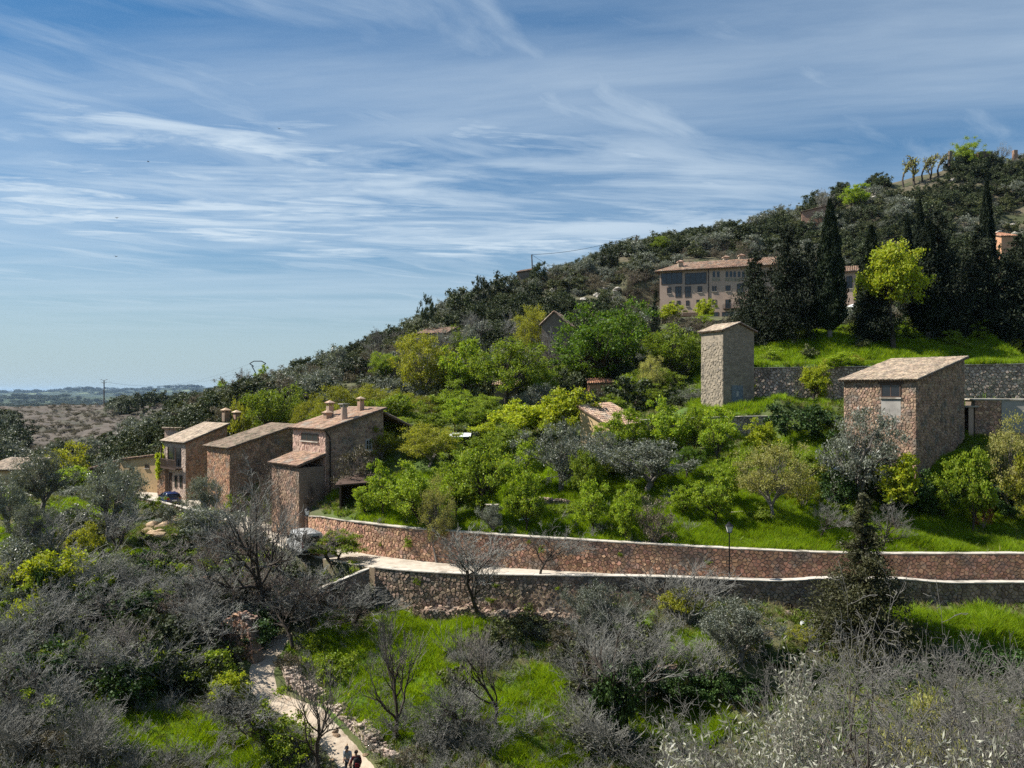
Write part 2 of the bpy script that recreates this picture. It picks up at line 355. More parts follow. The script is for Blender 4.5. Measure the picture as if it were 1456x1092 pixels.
# ---------------------------------------------------------------- ground sheets
mt_front = M('ground_soil', (.085, .062, .040), (.15, .115, .075), scale=1.3, bump=.05, bscale=6, c3=(.065, .072, .03), c3scale=.5, c3lo=.42, c3hi=.58, attr='green', attrcol=[(.060, .115, .012), (.095, .15, .018), .9])
mt_back = M('ground_hill', (.085, .070, .042), (.14, .118, .078), scale=.5, bump=.12, bscale=2.5, c3=(.055, .062, .026), c3scale=.22, c3lo=.42, c3hi=.6, attr='green', attrcol=[(.060, .110, .014), (.090, .14, .02), .7])
mt_brown = M('ground_dry', (.062, .051, .042), (.135, .112, .092), scale=.35, detail=9, bump=.3, bscale=1.2, c3=(.075, .07, .05), c3scale=.12, c3lo=.5, c3hi=.62, stretch=(.6, 1.0, 1.6))
mt_road = M('road_gravel', (.42, .36, .29), (.55, .49, .41), scale=2.5, bump=.01, bscale=30, c3=(.34, .29, .23), c3scale=.8)
mt_path = M('path_dirt', (.40, .32, .24), (.52, .44, .34), scale=2.0, bump=.03, bscale=12, c3=(.27, .20, .14), c3scale=1.1, c3lo=.5, c3hi=.7)
def grid_sheet(name, xs, Yrows, zf, mat, greenattr=True, mats=None, midx=None, skirt=(0, 0)):
    # skirt: depth of the bank dropped below the first and last row, so that sheets meet without gaps
    X = np.broadcast_to(xs, Yrows.shape); Z = zf(X, Yrows)
    if skirt[0]: Yrows = np.concatenate([Yrows[:1], Yrows]); Z = np.concatenate([Z[:1] - skirt[0], Z])
    if skirt[1]: Yrows = np.concatenate([Yrows, Yrows[-1:]]); Z = np.concatenate([Z, Z[-1:] - skirt[1]])
    nx, ny = len(xs), Yrows.shape[0]; X = np.broadcast_to(xs, (ny, nx))
    V = np.stack([X, Yrows, Z], -1).reshape(-1, 3)
    i = (np.arange(ny - 1)[:, None] * nx + np.arange(nx - 1)[None]).ravel()
    Fq = np.stack([i, i + 1, i + 1 + nx, i + nx], -1)
    me = mesh_np(name, V, [Fq], [mat] if mats is None else mats, smooth=True, midx=None if midx is None else midx(X, Yrows))
    if greenattr:
        a = me.attributes.new('green', 'FLOAT', 'POINT'); a.data.foreach_set('value', green(X, Yrows).ravel().astype(np.float32))
    o = link(name, me); o['kind'] = 'structure'; return o
xs = np.unique(np.concatenate([np.arange(-400, -300, 8.0), np.arange(-300, -50, 2.0), np.arange(-50, 55, .6), np.arange(55, 161, 4.0)]))
t = np.unique(np.concatenate([np.linspace(-.6, .08, 12), np.linspace(.08, .5, 40), np.linspace(.5, 1, 90)]))
grid_sheet('valley_ground', xs, t[:, None] * (yL(xs)[None] + .12), zfront, mt_front)
t = np.linspace(0, 1, 7)
grid_sheet('road', xs, yL(xs)[None] + t[:, None] * (yU(xs) - yL(xs) + .1)[None], lambda X, Y: np.full(X.shape, ROADZ) + vnoise(X, Y, 2, 31) * .05, mt_road, False, [mt_road, mt_front], lambda X, Y: np.repeat([1] + [0] * (X.shape[0] - 2), X.shape[1] - 1), (5, 0))
t = np.unique(np.concatenate([np.arange(0, 34, .45), np.arange(34, 150, 1.2), np.arange(150, 270, 1.6), np.arange(270, 440, 6.0)]))
bmid = lambda X, Y: (((X - .0) < -52) & (Y > 128)).astype(np.int32)[:-1, :-1].ravel()
grid_sheet('hillside', xs, yU(xs)[None] + .05 + t[:, None], zback, mt_back, True, [mt_back, mt_brown], bmid, (5, 0))

# the plain to the horizon, with far wooded ridges
def plain():
    mp = M('plain_fields', (.016, .028, .016), (.040, .060, .026), scale=.004, detail=9, rough=1, c3=(.13, .16, .07), c3scale=.0025, c3lo=.56, c3hi=.6, stretch=(.35, 1, 1))
    xs = np.linspace(-1, 1, 260); rows = 420 * (26000 / 420) ** np.linspace(0, 1, 170)
    X = xs[None] * (rows[:, None] * .9 + 500); Y = np.broadcast_to(rows[:, None], X.shape)
    Z = -62 + vnoise(X, Y, 900, 41) * 16 + vnoise(X, Y, 260, 42) * 9 + vnoise(X, Y, 90, 43) * 7 * sstep(500, 1200, Y)
    rid = lambda c, w, h, s: h * np.exp(-((Y - c - X * .04) / w) ** 2) * (1 + vnoise(X, Y, 1500, s) * 1.1 + vnoise(X, Y, 380, s + 1) * .5)
    Z = Z + rid(2300, 420, 24, 51) + rid(4200, 700, 46, 53) + rid(7800, 1300, 92, 55) + vnoise(X, Y, 60, 60) * 10 * sstep(2500, 4500, Y)
    Z = Z - sstep(10000, 16000, Y) * 40
    Z = np.where(Y < 700, Z * sstep(380, 700, Y) + (-58) * (1 - sstep(380, 700, Y)), Z)
    ny, nx = X.shape; i = (np.arange(ny - 1)[:, None] * nx + np.arange(nx - 1)[None]).ravel()
    me = mesh_np('plain', np.stack([X, Y, Z], -1).reshape(-1, 3), [np.stack([i, i + 1, i + 1 + nx, i + nx], -1)], [mp], smooth=True)
    o = link('plain', me); o['kind'] = 'structure'
plain()
# the walking path in the valley
def ribbon(name, pts, w, mat, lift=.03, n=60, wob=.25):
    pts = np.array(pts, float); s = np.concatenate([[0], np.cumsum(np.linalg.norm(np.diff(pts, axis=0), axis=1))]); q = np.linspace(0, s[-1], n)
    x = np.interp(q, s, pts[:, 0]); y = np.interp(q, s, pts[:, 1])
    k = np.ones(7) / 7; x[3:-3] = np.convolve(x, k, 'valid'); y[3:-3] = np.convolve(y, k, 'valid')
    dx, dy = np.gradient(x), np.gradient(y); L = np.hypot(dx, dy); nx_, ny_ = -dy / L, dx / L
    m = 7; V = []
    for j in range(m):
        f = (j / (m - 1) - .5) * w * (1 + vnoise(q, q * 0 + j, 1.7, 77) * wob)
        X = x + nx_ * f; Y = y + ny_ * f
        V.append(np.stack([X, Y, gz(X, Y) + lift - .10 * abs(2 * j / (m - 1) - 1) ** 4], -1))
    V = np.stack(V, 1).reshape(-1, 3); i = (np.arange(n - 1)[:, None] * m + np.arange(m - 1)[None]).ravel()
    o = link(name, mesh_np(name, V, [np.stack([i, i + m, i + m + 1, i + 1], -1)], [mat], smooth=True)); o['kind'] = 'structure'; return o
PATH = [P(505, 1090, 44)[:2], P(470, 1055, 46)[:2], P(420, 1010, 48.5)[:2], P(375, 985, 50)[:2], P(372, 950, 53)[:2], P(400, 905, 57)[:2]]
PATH = [(PATH[0][0] + 3.2, PATH[0][1] - 6), ] + [tuple(p) for p in PATH]
ribbon('path', PATH, 2.2, mt_path)

# ---------------------------------------------------------------- stone, tile and plaster pieces
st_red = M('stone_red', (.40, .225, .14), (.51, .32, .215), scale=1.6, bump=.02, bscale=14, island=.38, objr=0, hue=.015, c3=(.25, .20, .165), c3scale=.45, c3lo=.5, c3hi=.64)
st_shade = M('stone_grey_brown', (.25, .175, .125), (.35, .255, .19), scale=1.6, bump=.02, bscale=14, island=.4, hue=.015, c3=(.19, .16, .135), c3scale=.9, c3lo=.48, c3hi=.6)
st_house = M('stone_house', (.25, .16, .11), (.35, .24, .17), scale=1.8, bump=.02, bscale=16, island=.36, hue=.012, c3=(.17, .145, .12), c3scale=.9)
st_orange = M('stone_orange', (.30, .165, .095), (.40, .24, .15), scale=1.8, bump=.02, bscale=16, island=.34, hue=.012, c3=(.30, .23, .17), c3scale=1.2)
st_pale = M('stone_pale', (.36, .28, .22), (.50, .41, .34), scale=1.6, bump=.02, bscale=14, island=.35, hue=.015, c3=(.20, .16, .13), c3scale=.8)
mt_mortar = M('mortar', (.16, .12, .09), (.22, .17, .13), scale=3, bump=.02, bscale=20)
mt_coping = M('coping_cement', (.44, .395, .33), (.58, .53, .46), scale=2, bump=.01, bscale=15, c3=(.24, .21, .17), c3scale=.9, c3lo=.5, c3hi=.65)
mt_tile = M('roof_tile', (.36, .225, .15), (.48, .34, .245), scale=1.2, island=.35, hue=.012, c3=(.36, .31, .25), c3scale=.8, bump=.008, bscale=20)
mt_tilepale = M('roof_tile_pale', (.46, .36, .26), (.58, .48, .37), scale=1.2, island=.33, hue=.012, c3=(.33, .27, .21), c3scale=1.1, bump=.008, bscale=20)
mt_tilered = M('roof_tile_red', (.42, .20, .12), (.50, .28, .18), scale=1.2, island=.28, hue=.01, bump=.008, bscale=20)
mt_slab = M('roof_boards', (.10, .065, .045), (.15, .10, .07), scale=3)
mt_wood = M('dark_wood', (.055, .035, .025), (.09, .055, .04), scale=4, rough=.7)
mt_iron = M('dark_iron', (.02, .02, .022), None, rough=.5, metal=.6)
mt_glass = M('window_glass', (.018, .020, .024), None, rough=.12, spec=.6)
mt_curtain = M('pale_curtain', (.34, .32, .30), (.42, .40, .38), scale=6)
mt_plaster = M('pink_plaster', (.40, .285, .22), (.46, .34, .265), scale=.7, bump=.01, bscale=12, c3=(.34, .25, .20), c3scale=.25)
mt_ochre = M('ochre_plaster', (.46, .315, .165), (.52, .37, .21), scale=.7, bump=.01, bscale=12, c3=(.38, .26, .15), c3scale=.5)
mt_grey = M('grey_render', (.30, .28, .255), (.36, .335, .30), scale=1.0, bump=.012, bscale=14, c3=(.24, .22, .20), c3scale=.6)
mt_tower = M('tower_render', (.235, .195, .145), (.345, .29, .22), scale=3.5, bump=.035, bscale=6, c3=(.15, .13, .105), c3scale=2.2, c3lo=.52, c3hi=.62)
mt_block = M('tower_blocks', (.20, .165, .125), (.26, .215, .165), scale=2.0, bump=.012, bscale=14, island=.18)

def clip(poly, a, b, c):       # keep a*x+b*y<=c
    out = []; n = len(poly)
    for i in range(n):
        p, q = poly[i], poly[(i + 1) % n]; dp = a * p[0] + b * p[1] - c; dq = a * q[0] + b * q[1] - c
        if dp <= 0: out.append(p)
        if (dp < 0 < dq) or (dq < 0 < dp):
            t = dp / (dp - dq); out.append((p[0] + (q[0] - p[0]) * t, p[1] + (q[1] - p[1]) * t))
    return out
def rubble(x0, x1, y0, y1, cw, ch, rnd, jit=.42, keep=None, poly=None):
    """irregular stone outlines filling a rectangle or a convex outline"""
    nx = max(2, int((x1 - x0) / cw) + 1); ny = max(2, int((y1 - y0) / ch) + 1); S = {}
    for j in range(-2, ny + 2):
        for i in range(-2, nx + 2):
            S[i, j] = (x0 + (i + .5 + (.5 if j % 2 else 0) + rnd.uniform(-jit, jit)) * cw, y0 + (j + .5 + rnd.uniform(-jit, jit)) * ch)
    out = []
    for j in range(-1, ny + 1):
        for i in range(-1, nx + 1):
            sx, sy = S[i, j]
            if keep is not None and not keep(sx, sy): continue
            p = [(sx - cw * 1.3, sy - ch * 1.3), (sx + cw * 1.3, sy - ch * 1.3), (sx + cw * 1.3, sy + ch * 1.3), (sx - cw * 1.3, sy + ch * 1.3)]
            for dj in (-2, -1, 0, 1, 2):
                for di in (-2, -1, 0, 1, 2):
                    if (di or dj) and (i + di, j + dj) in S:
                        qx, qy = S[i + di, j + dj]; a, b = qx - sx, qy - sy
                        p = clip(p, a, b, (qx * qx + qy * qy - sx * sx - sy * sy) / 2)
                        if len(p) < 3: break
                if len(p) < 3: break
            if len(p) < 3: continue
            if poly is not None:
                m = len(poly)
                for k in range(m):
                    (ax, ay), (bx, by) = poly[k], poly[(k + 1) % m]; a, b = by - ay, -(bx - ax)
                    p = clip(p, a, b, a * ax + b * ay)
                    if len(p) < 3: break
            else:
                for (a, b, c) in ((-1, 0, -x0), (1, 0, x1), (0, -1, -y0), (0, 1, y1)):
                    p = clip(p, a, b, c)
                    if len(p) < 3: break
            if len(p) >= 3:
                A = sum(p[k][0] * p[(k + 1) % len(p)][1] - p[(k + 1) % len(p)][0] * p[k][1] for k in range(len(p))) / 2
                if A > .12 * cw * ch: out.append((sx, sy, p))
    return out
def stone_shape(mb, poly, place, rnd, gap=.018, dep=.05):
    """one stone: outline at the joint, chamfered face proud of it; place(u,v,d) -> world"""
    cx = sum(p[0] for p in poly) / len(poly); cy_ = sum(p[1] for p in poly) / len(poly)
    r = min(math.hypot(p[0] - cx, p[1] - cy_) for p in poly) + 1e-4
    k1 = max(.5, 1 - gap / r); k2 = k1 * rnd.uniform(.74, .86); d = dep * rnd.uniform(.6, 1.25); tx, ty = rnd.uniform(-.12, .12), rnd.uniform(-.12, .12)
    lo = [place(cx + (p[0] - cx) * k1, cy_ + (p[1] - cy_) * k1, 0) for p in poly]
    hi = [place(cx + (p[0] - cx) * k2, cy_ + (p[1] - cy_) * k2, d + tx * (p[0] - cx) + ty * (p[1] - cy_)) for p in poly]
    n = len(poly)
    mb.add(lo + hi, [(k, (k + 1) % n, n + (k + 1) % n, n + k) for k in range(n)] + [tuple(range(n, 2 * n))])
def stone_wall(name, pts, mat, label, cat='wall', group=None, cw=.37, ch=.235, thick=.5, single=0, coping=.12, cop_over=.05, seed=1, dep=.055, frame=True, mortar=None, copmat=None, ragged=0.0, zone=None):
    """pts: (X, Y, ztop, zbottom) from left to right seen from the camera"""
    rnd = random.Random(seed); p = np.array(pts, float)
    s = np.concatenate([[0], np.cumsum(np.hypot(np.diff(p[:, 0]), np.diff(p[:, 1])))])
    fx = lambda q: float(np.interp(q, s, p[:, 0])); fy = lambda q: float(np.interp(q, s, p[:, 1]))
    def rag(q): return ragged * (math.sin(q * 2.1 + seed) * .5 + math.sin(q * 5.3 + seed * 2) * .3 + math.sin(q * .7) * .5) if ragged else 0.0
    ft = lambda q: float(np.interp(q, s, p[:, 2])) + rag(q); fb = lambda q: float(np.interp(q, s, p[:, 3]))
    def nrm(q):
        dx = fx(q + .4) - fx(q - .4); dy = fy(q + .4) - fy(q - .4); L = math.hypot(dx, dy) or 1; return dy / L, -dx / L
    root = empty(name, (fx(s[-1] / 2), fy(s[-1] / 2), fb(s[-1] / 2)), 0, label, cat, group)
    n = max(2, int(s[-1] / .5)); qs = [s[-1] * i / n for i in range(n + 1)]
    core = MB(); ring = []
    for q in qs:
        a, b = nrm(q); x, y = fx(q), fy(q)
        ring.append([(x, y, fb(q) - .4), (x, y, ft(q)), (x - a * thick, y - b * thick, ft(q)), (x - a * thick, y - b * thick, fb(q) - .4)])
    vs = [v for r in ring for v in r]; fs = []
    for i in range(n):
        for k in range(3): fs.append((i * 4 + k, i * 4 + 4 + k, i * 4 + 5 + k, i * 4 + 1 + k))
    fs += [(0, 1, 2, 3), (n * 4 + 3, n * 4 + 2, n * 4 + 1, n * 4)]
    core.add(vs, fs); body = core.build('wall_core', mortar or mt_mortar, root)
    ztop, zbot = max(p[:, 2]) + ragged, min(p[:, 3])
    cells = rubble(0, s[-1], zbot, ztop, cw, ch, rnd, keep=lambda u, v: fb(u) - .1 < v < ft(u) - .04)
    items = []
    for (sx, sy, poly) in cells:
        poly = [(min(max(u, 0), s[-1]), min(max(v, fb(u) - .2), ft(u))) for u, v in poly]
        D = fy(sx); X = fx(sx); w = max(u for u, v in poly) - min(u for u, v in poly)
        inside = abs(X / D * F) < 735
        items.append((w * (max(v for u, v in poly) - min(v for u, v in poly)) / D ** 2 * (1 if inside else .001) * (1 if zone is None or zone(X, sy) else .2), sx, poly))
    items.sort(key=lambda a: -a[0])
    def place(u, v, d):
        a, b = nrm(u); return (fx(u) + a * d, fy(u) + b * d, v)
    rest = MB()
    for k, (a, sx, poly) in enumerate(items):
        if k < single:
            c = place(sx, sum(v for u, v in poly) / len(poly), 0); mb = MB()
            stone_shape(mb, poly, lambda u, v, d: tuple(np.subtract(place(u, v, d), c)), rnd, dep=dep)
            o = link('stone', mb.mesh('stone', mat), root); o.location = Vector(c) - root.location
        else: stone_shape(rest, poly, place, rnd, dep=dep)
    if rest.V: rest.build('stones', mat, root, kind='stuff')
    if not coping:                                          # loose cap stones on a broken top
        cap = MB(); q = .1
        while q < s[-1]:
            a, b = nrm(q); k = -.02
            while k < thick:
                sz = rnd.uniform(.16, .36); ang = rnd.uniform(0, 3.1); c = Vector((fx(q) - a * k, fy(q) - b * k, ft(q) + rnd.uniform(-.06, .1)))
                M3 = Euler((rnd.uniform(-.3, .3), rnd.uniform(-.3, .3), ang)).to_matrix(); w = [sz * rnd.uniform(.7, 1.3) / 2, sz * rnd.uniform(.6, 1) / 2, sz * rnd.uniform(.35, .6) / 2]
                vs = [c + M3 @ Vector((x * w[0] * rnd.uniform(.6, 1.05), y * w[1] * rnd.uniform(.6, 1.05), zq * w[2] * rnd.uniform(.7, 1))) for x in (-1, 1) for y in (-1, 1) for zq in (-1, 1)]
                cap.add(vs, [(0, 1, 3, 2), (4, 6, 7, 5), (0, 4, 5, 1), (2, 3, 7, 6), (0, 2, 6, 4), (1, 5, 7, 3)]); k += sz * .8
            q += rnd.uniform(.18, .3)
        cap.build('cap_stones', mat, root, kind='stuff')
    if coping:
        cp = MB(); h = coping; o = cop_over; q = 0.0
        while q < s[-1] - .05:
            q2 = min(q + rnd.uniform(.6, 1.1), s[-1]); A = []
            e = .006
            for qq in (q + e, q2 - e):
                a, b = nrm(qq); x, y = fx(qq), fy(qq); w = rnd.uniform(-.012, .012)
                A.append([(x + a * (o + dep + w), y + b * (o + dep + w)), (x - a * (thick + .02), y - b * (thick + .02)), ft(qq) + .002])
            zt = rnd.uniform(-.012, .012)
            cp.hexa([(*A[0][0], A[0][2]), (*A[1][0], A[1][2]), (*A[1][1], A[1][2]), (*A[0][1], A[0][2])],
                    [(*A[0][0], A[0][2] + h + zt), (*A[1][0], A[1][2] + h + zt), (*A[1][1], A[1][2] + h + zt), (*A[0][1], A[0][2] + h + zt)]); q = q2
        cp.build('coping', copmat or mt_coping, root)
    return root
def wall_line(xs_, off, ztop, zbot=None, yf=yL):
    out = []
    for i, x in enumerate(xs_):
        y = float(yf(x)) + off; zt = ztop(x)
        out.append((x, y, zt, gz1(x, y - .35) if zbot is None else zbot(x)))
    return out
# ---- the lower road wall with its parapet
wx = list(np.arange(-10.6, 47, .8))
par = lambda x: ROADZ + .02 + .72 * float(sstep(-9, 13, x)) + .28 * float(sstep(17.5, 21.8, x) - sstep(25.4, 29.5, x))
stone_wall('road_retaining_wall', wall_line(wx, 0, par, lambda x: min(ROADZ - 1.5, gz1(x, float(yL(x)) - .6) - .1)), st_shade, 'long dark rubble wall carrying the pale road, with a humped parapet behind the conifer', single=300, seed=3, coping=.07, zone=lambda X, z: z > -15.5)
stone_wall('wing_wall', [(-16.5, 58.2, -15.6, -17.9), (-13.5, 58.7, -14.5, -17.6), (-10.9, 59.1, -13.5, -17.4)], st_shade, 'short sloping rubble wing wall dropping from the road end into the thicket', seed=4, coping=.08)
# ---- the upper road wall
wx = list(np.arange(-21, 47, .8))
ut = lambda x: float(np.interp(x, [-22, -17, -12, -3, 12, 25, 47], [-11.9, -11.1, -10.95, -11.0, -11.25, -11.55, -11.6]))
stone_wall('garden_retaining_wall', wall_line(wx, 0, ut, lambda x: ROADZ - .02, yU), st_red, 'long reddish rubble wall with pale coping between the road and the orchard lawn', single=300, seed=5, coping=.07)
# ---- terrace walls further up
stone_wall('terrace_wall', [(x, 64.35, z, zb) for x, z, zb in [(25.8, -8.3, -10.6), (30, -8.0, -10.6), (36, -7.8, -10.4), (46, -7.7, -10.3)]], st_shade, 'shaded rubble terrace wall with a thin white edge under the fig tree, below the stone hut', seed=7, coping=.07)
stone_wall('terrace_wall', [(x, 75.4, z, zb) for x, z, zb in [(12.5, -2.75, -5.9), (18, -2.5, -5.7), (24, -2.35, -5.5), (28, -2.3, -5.4)]], st_pale, 'pale rubble terrace wall just below the tall narrow tower', seed=8, coping=.07)
stone_wall('tower_garden_wall', [(x, float(WALLB(x)), z, -1.6) for x, z in [(24, 2.62), (32, 2.68), (40, 2.72), (50, 2.85), (60, 3.0), (72, 3.1)]], st_pale, 'tall speckled rubble wall behind the tower, holding up the cypress lawn', seed=9, coping=.06, cw=.4, ch=.3, dep=.08)
stone_wall('garden_wall_stub', [(.6, 66.0, -9.2, -10.6), (2.8, 66.0, -9.15, -10.6), (5.0, 66.2, -9.3, -10.5)], st_shade, 'low dark dry-stone wall in the orchard behind the vegetable bed', seed=10, coping=0, ragged=.1)
stone_wall('garden_wall_stub', [(-3.2, 66.6, -9.7, -10.5), (-1.2, 66.4, -9.7, -10.5)], st_orange, 'short orange stone wall glimpsed under the forked orchard tree', seed=12, coping=.05)
# dry-stone bank and ruins below the road
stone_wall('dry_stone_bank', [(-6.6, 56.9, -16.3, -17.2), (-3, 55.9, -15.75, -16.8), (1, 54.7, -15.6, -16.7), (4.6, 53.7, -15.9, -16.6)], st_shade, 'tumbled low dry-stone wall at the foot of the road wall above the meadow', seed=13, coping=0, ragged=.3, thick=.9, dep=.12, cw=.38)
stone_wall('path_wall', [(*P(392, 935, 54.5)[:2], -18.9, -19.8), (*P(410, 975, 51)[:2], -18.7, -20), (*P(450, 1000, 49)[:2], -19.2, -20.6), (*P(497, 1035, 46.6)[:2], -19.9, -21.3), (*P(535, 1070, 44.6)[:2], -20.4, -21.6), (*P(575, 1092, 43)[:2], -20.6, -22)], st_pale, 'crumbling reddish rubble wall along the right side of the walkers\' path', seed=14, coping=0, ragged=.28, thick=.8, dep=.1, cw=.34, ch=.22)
stone_wall('ruined_wall', [(*P(254, 845, 60)[:2], -14.6, -17.5), (*P(268, 830, 60)[:2], -14.5, -17.6), (*P(290, 835, 59.5)[:2], -14.7, -18), (*P(300, 880, 59)[:2], -17.0, -18.3)], st_red, 'ruined reddish rubble wall with a broken top among bare grey thicket', seed=15, coping=0, ragged=.35, thick=.7, dep=.1)
stone_wall('ruined_wall', [(*P(313, 930, 54)[:2], -16.3, -19.3), (*P(330, 880, 54)[:2], -15.5, -19.3), (*P(352, 890, 53.5)[:2], -15.9, -19.4), (*P(362, 960, 53)[:2], -18.5, -19.6)], st_red, 'taller ruined red stone wall beside the head of the path', seed=16, coping=0, ragged=.35, thick=.7, dep=.1)
stone_wall('ruined_wall', [(*P(1100, 880, 50.5)[:2], -14.6, -15.9), (*P(1118, 878, 50.4)[:2], -14.5, -15.9), (*P(1136, 884, 50.3)[:2], -14.9, -15.9)], st_shade, 'small broken stone wall stub at the foot of the road wall beside the conifer', seed=17, coping=0, ragged=.15, thick=.8, dep=.1, cw=.3, ch=.18)
stone_wall('bank_wall', [(8.4, 47.0, -16.9, -18.8), (12, 46.7, -16.9, -18.7), (16, 46.4, -16.8, -18.6), (19, 46.2, -16.8, -18.4)], st_shade, 'ivy-hung earth and stone bank below the right-hand meadow', seed=18, coping=0, ragged=.2)
stone_wall('bank_wall', [(24.5, 45.4, -15.9, -17.9), (30, 45.3, -15.8, -17.6), (36, 45.2, -15.8, -17.5)], st_shade, 'ivy-hung bank under the green strip by the road wall parapet', seed=19, coping=0, ragged=.2)
# parapet by the parked blue car
stone_wall('car_parapet', [(*P(196, 712, 97)[:2], -13.15, -14.3), (*P(222, 718, 92)[:2], -12.95, -14.2), (*P(262, 728, 86.5)[:2], -12.95, -14.2), (*P(322, 744, 78.5)[:2], -13.0, -14.2)], st_shade, 'dark low roadside parapet in front of the parked blue car', seed=20, coping=.08, thick=.35)
# ---------------------------------------------------------------- buildings
class Face:
    """a vertical wall plane: O + u*d, z; n points outwards"""
    def __init__(s, O, d, n): s.O = Vector((O[0], O[1])); s.d = Vector(d).normalized(); s.n = Vector(n).normalized()
    def at(s, u, z, k=0.0): q = s.O + s.d * u + s.n * k; return Vector((q.x, q.y, z))
    def px(s, px, py):
        a = (px - HX) / F; det = -s.d.x + a * s.d.y          # O.x+u dx = a(O.y+u dy)
        u = (a * s.O.y - s.O.x) / (s.d.x - a * s.d.y); D = s.O.y + u * s.d.y
        return u, (HY - py) / F * D
    def box(s, mb, u0, u1, z0, z1, k0, k1):
        if u0 > u1: u0, u1 = u1, u0
        q = [s.at(u0, z0, k1), s.at(u1, z0, k1), s.at(u1, z0, k0), s.at(u0, z0, k0)]
        if (q[1] - q[0]).cross(q[2] - q[1]).z < 0: q = q[::-1]
        mb.hexa(q, [v + Vector((0, 0, z1 - z0)) for v in q])
def stones_on(face, poly, parent, mat, rnd, cw=.34, ch=.24, holes=(), dep=.045):
    us = [p[0] for p in poly]; zs = [p[1] for p in poly]
    A = sum(poly[k][0] * poly[(k + 1) % len(poly)][1] - poly[(k + 1) % len(poly)][0] * poly[k][1] for k in range(len(poly)))
    if A < 0: poly = poly[::-1]
    mb = MB()
    for (sx, sy, p) in rubble(min(us), max(us), min(zs), max(zs), cw, ch, rnd, poly=poly, keep=lambda u, v: not any(a - .1 < u < b + .1 and c - .08 < v < d + .08 for a, b, c, d in holes)):
        stone_shape(mb, p, lambda u, v, d: face.at(u, v, d + .002), rnd, dep=dep, gap=.014)
    return mb.build('stones', mat, parent, kind='stuff')
def window(root, face, u0, u1, z0, z1, base=.05, frame=mt_wood, glass=mt_glass, mull=1, bars=0, name='window', arch=False, sill=True, depth=.07):
    if u0 > u1: u0, u1 = u1, u0
    fw = min(.09, (u1 - u0) * .13); mb = MB()
    face.box(mb, u0, u0 + fw, z0, z1, 0, base + depth * .5); face.box(mb, u1 - fw, u1, z0, z1, 0, base + depth * .5)
    face.box(mb, u0 + fw, u1 - fw, z1 - fw, z1, 0, base + depth * .5); face.box(mb, u0 + fw, u1 - fw, z0, z0 + fw, 0, base + depth * .5)
    for i in range(mull):
        c = u0 + (u1 - u0) * (i + 1) / (mull + 1); face.box(mb, c - fw * .4, c + fw * .4, z0 + fw, z1 - fw, 0, base + depth * .3)
    for i in range(bars):
        c = z0 + (z1 - z0) * (i + 1) / (bars + 1); face.box(mb, u0 + fw, u1 - fw, c - fw * .3, c + fw * .3, 0, base + depth * .28)
    w = mb.build(name, frame, root)
    g = MB(); face.box(g, u0 + fw * .6, u1 - fw * .6, z0 + fw * .6, z1 - fw * .6, .002, base + .004); g.build('pane', glass, w)
    if sill:
        g = MB(); face.box(g, u0 - .08, u1 + .08, z0 - .1, z0 - .01, 0, base + .12); g.build('sill', mt_coping, w)
    return w
def tile_roof(root, A, B, C_, D_, mat, rnd, name='roof', thick=.14, sp=.25, ln=.42, slabmat=None, kindname='roof_tiles'):
    """A,B eave ends; C_,D_ ridge ends above B and A"""
    A, B, C_, D_ = map(Vector, (A, B, C_, D_)); nn = (B - A).cross(D_ - A).normalized()
    if nn.z < 0: nn = -nn
    lo = [A, B, C_, D_]
    if (B - A).cross(C_ - B).z < 0: lo = [A, D_, C_, B]
    mb = MB(); mb.hexa([v - nn * thick for v in lo], lo); slab = mb.build(name, slabmat or mt_slab, root)
    wdt = ((B - A).length + (C_ - D_).length) / 2; sl = ((D_ - A).length + (C_ - B).length) / 2
    nc = max(2, int(wdt / sp)); nr = max(2, int(sl / (ln * .8))); V = []; Fq = []; tl = MB(); n = 5
    for i in range(nc):
        for j in range(nr):
            f0 = (i + .5) / nc + rnd.uniform(-.06, .06) / nc; v0 = (j + rnd.uniform(-.05, .05)) / nr - .012; v1 = v0 + 1.22 / nr; lift = rnd.uniform(0, .022)
            def pt(f, v): return (A.lerp(B, f)).lerp(D_.lerp(C_, f), v)
            c0, c1 = pt(f0, v0), pt(f0 + rnd.uniform(-.05, .05) / nc, v1); ax = (pt(f0 + .01, v0) - pt(f0 - .01, v0)).normalized(); r0 = sp * .46; r1 = sp * .40
            vs = []
            for c, r, h in ((c0, r0, .035 + lift), (c1, r1, .006)):
                for k in range(n):
                    a = math.pi * k / (n - 1); vs.append(c + ax * (-math.cos(a) * r) + nn * (math.sin(a) * r * .8 + h))
            tl.add(vs, [(k, k + 1, n + k + 1, n + k) for k in range(n - 1)] + [tuple(range(n))])
    tl.build(kindname, mat, slab, kind='stuff')
    return slab
class House: pass
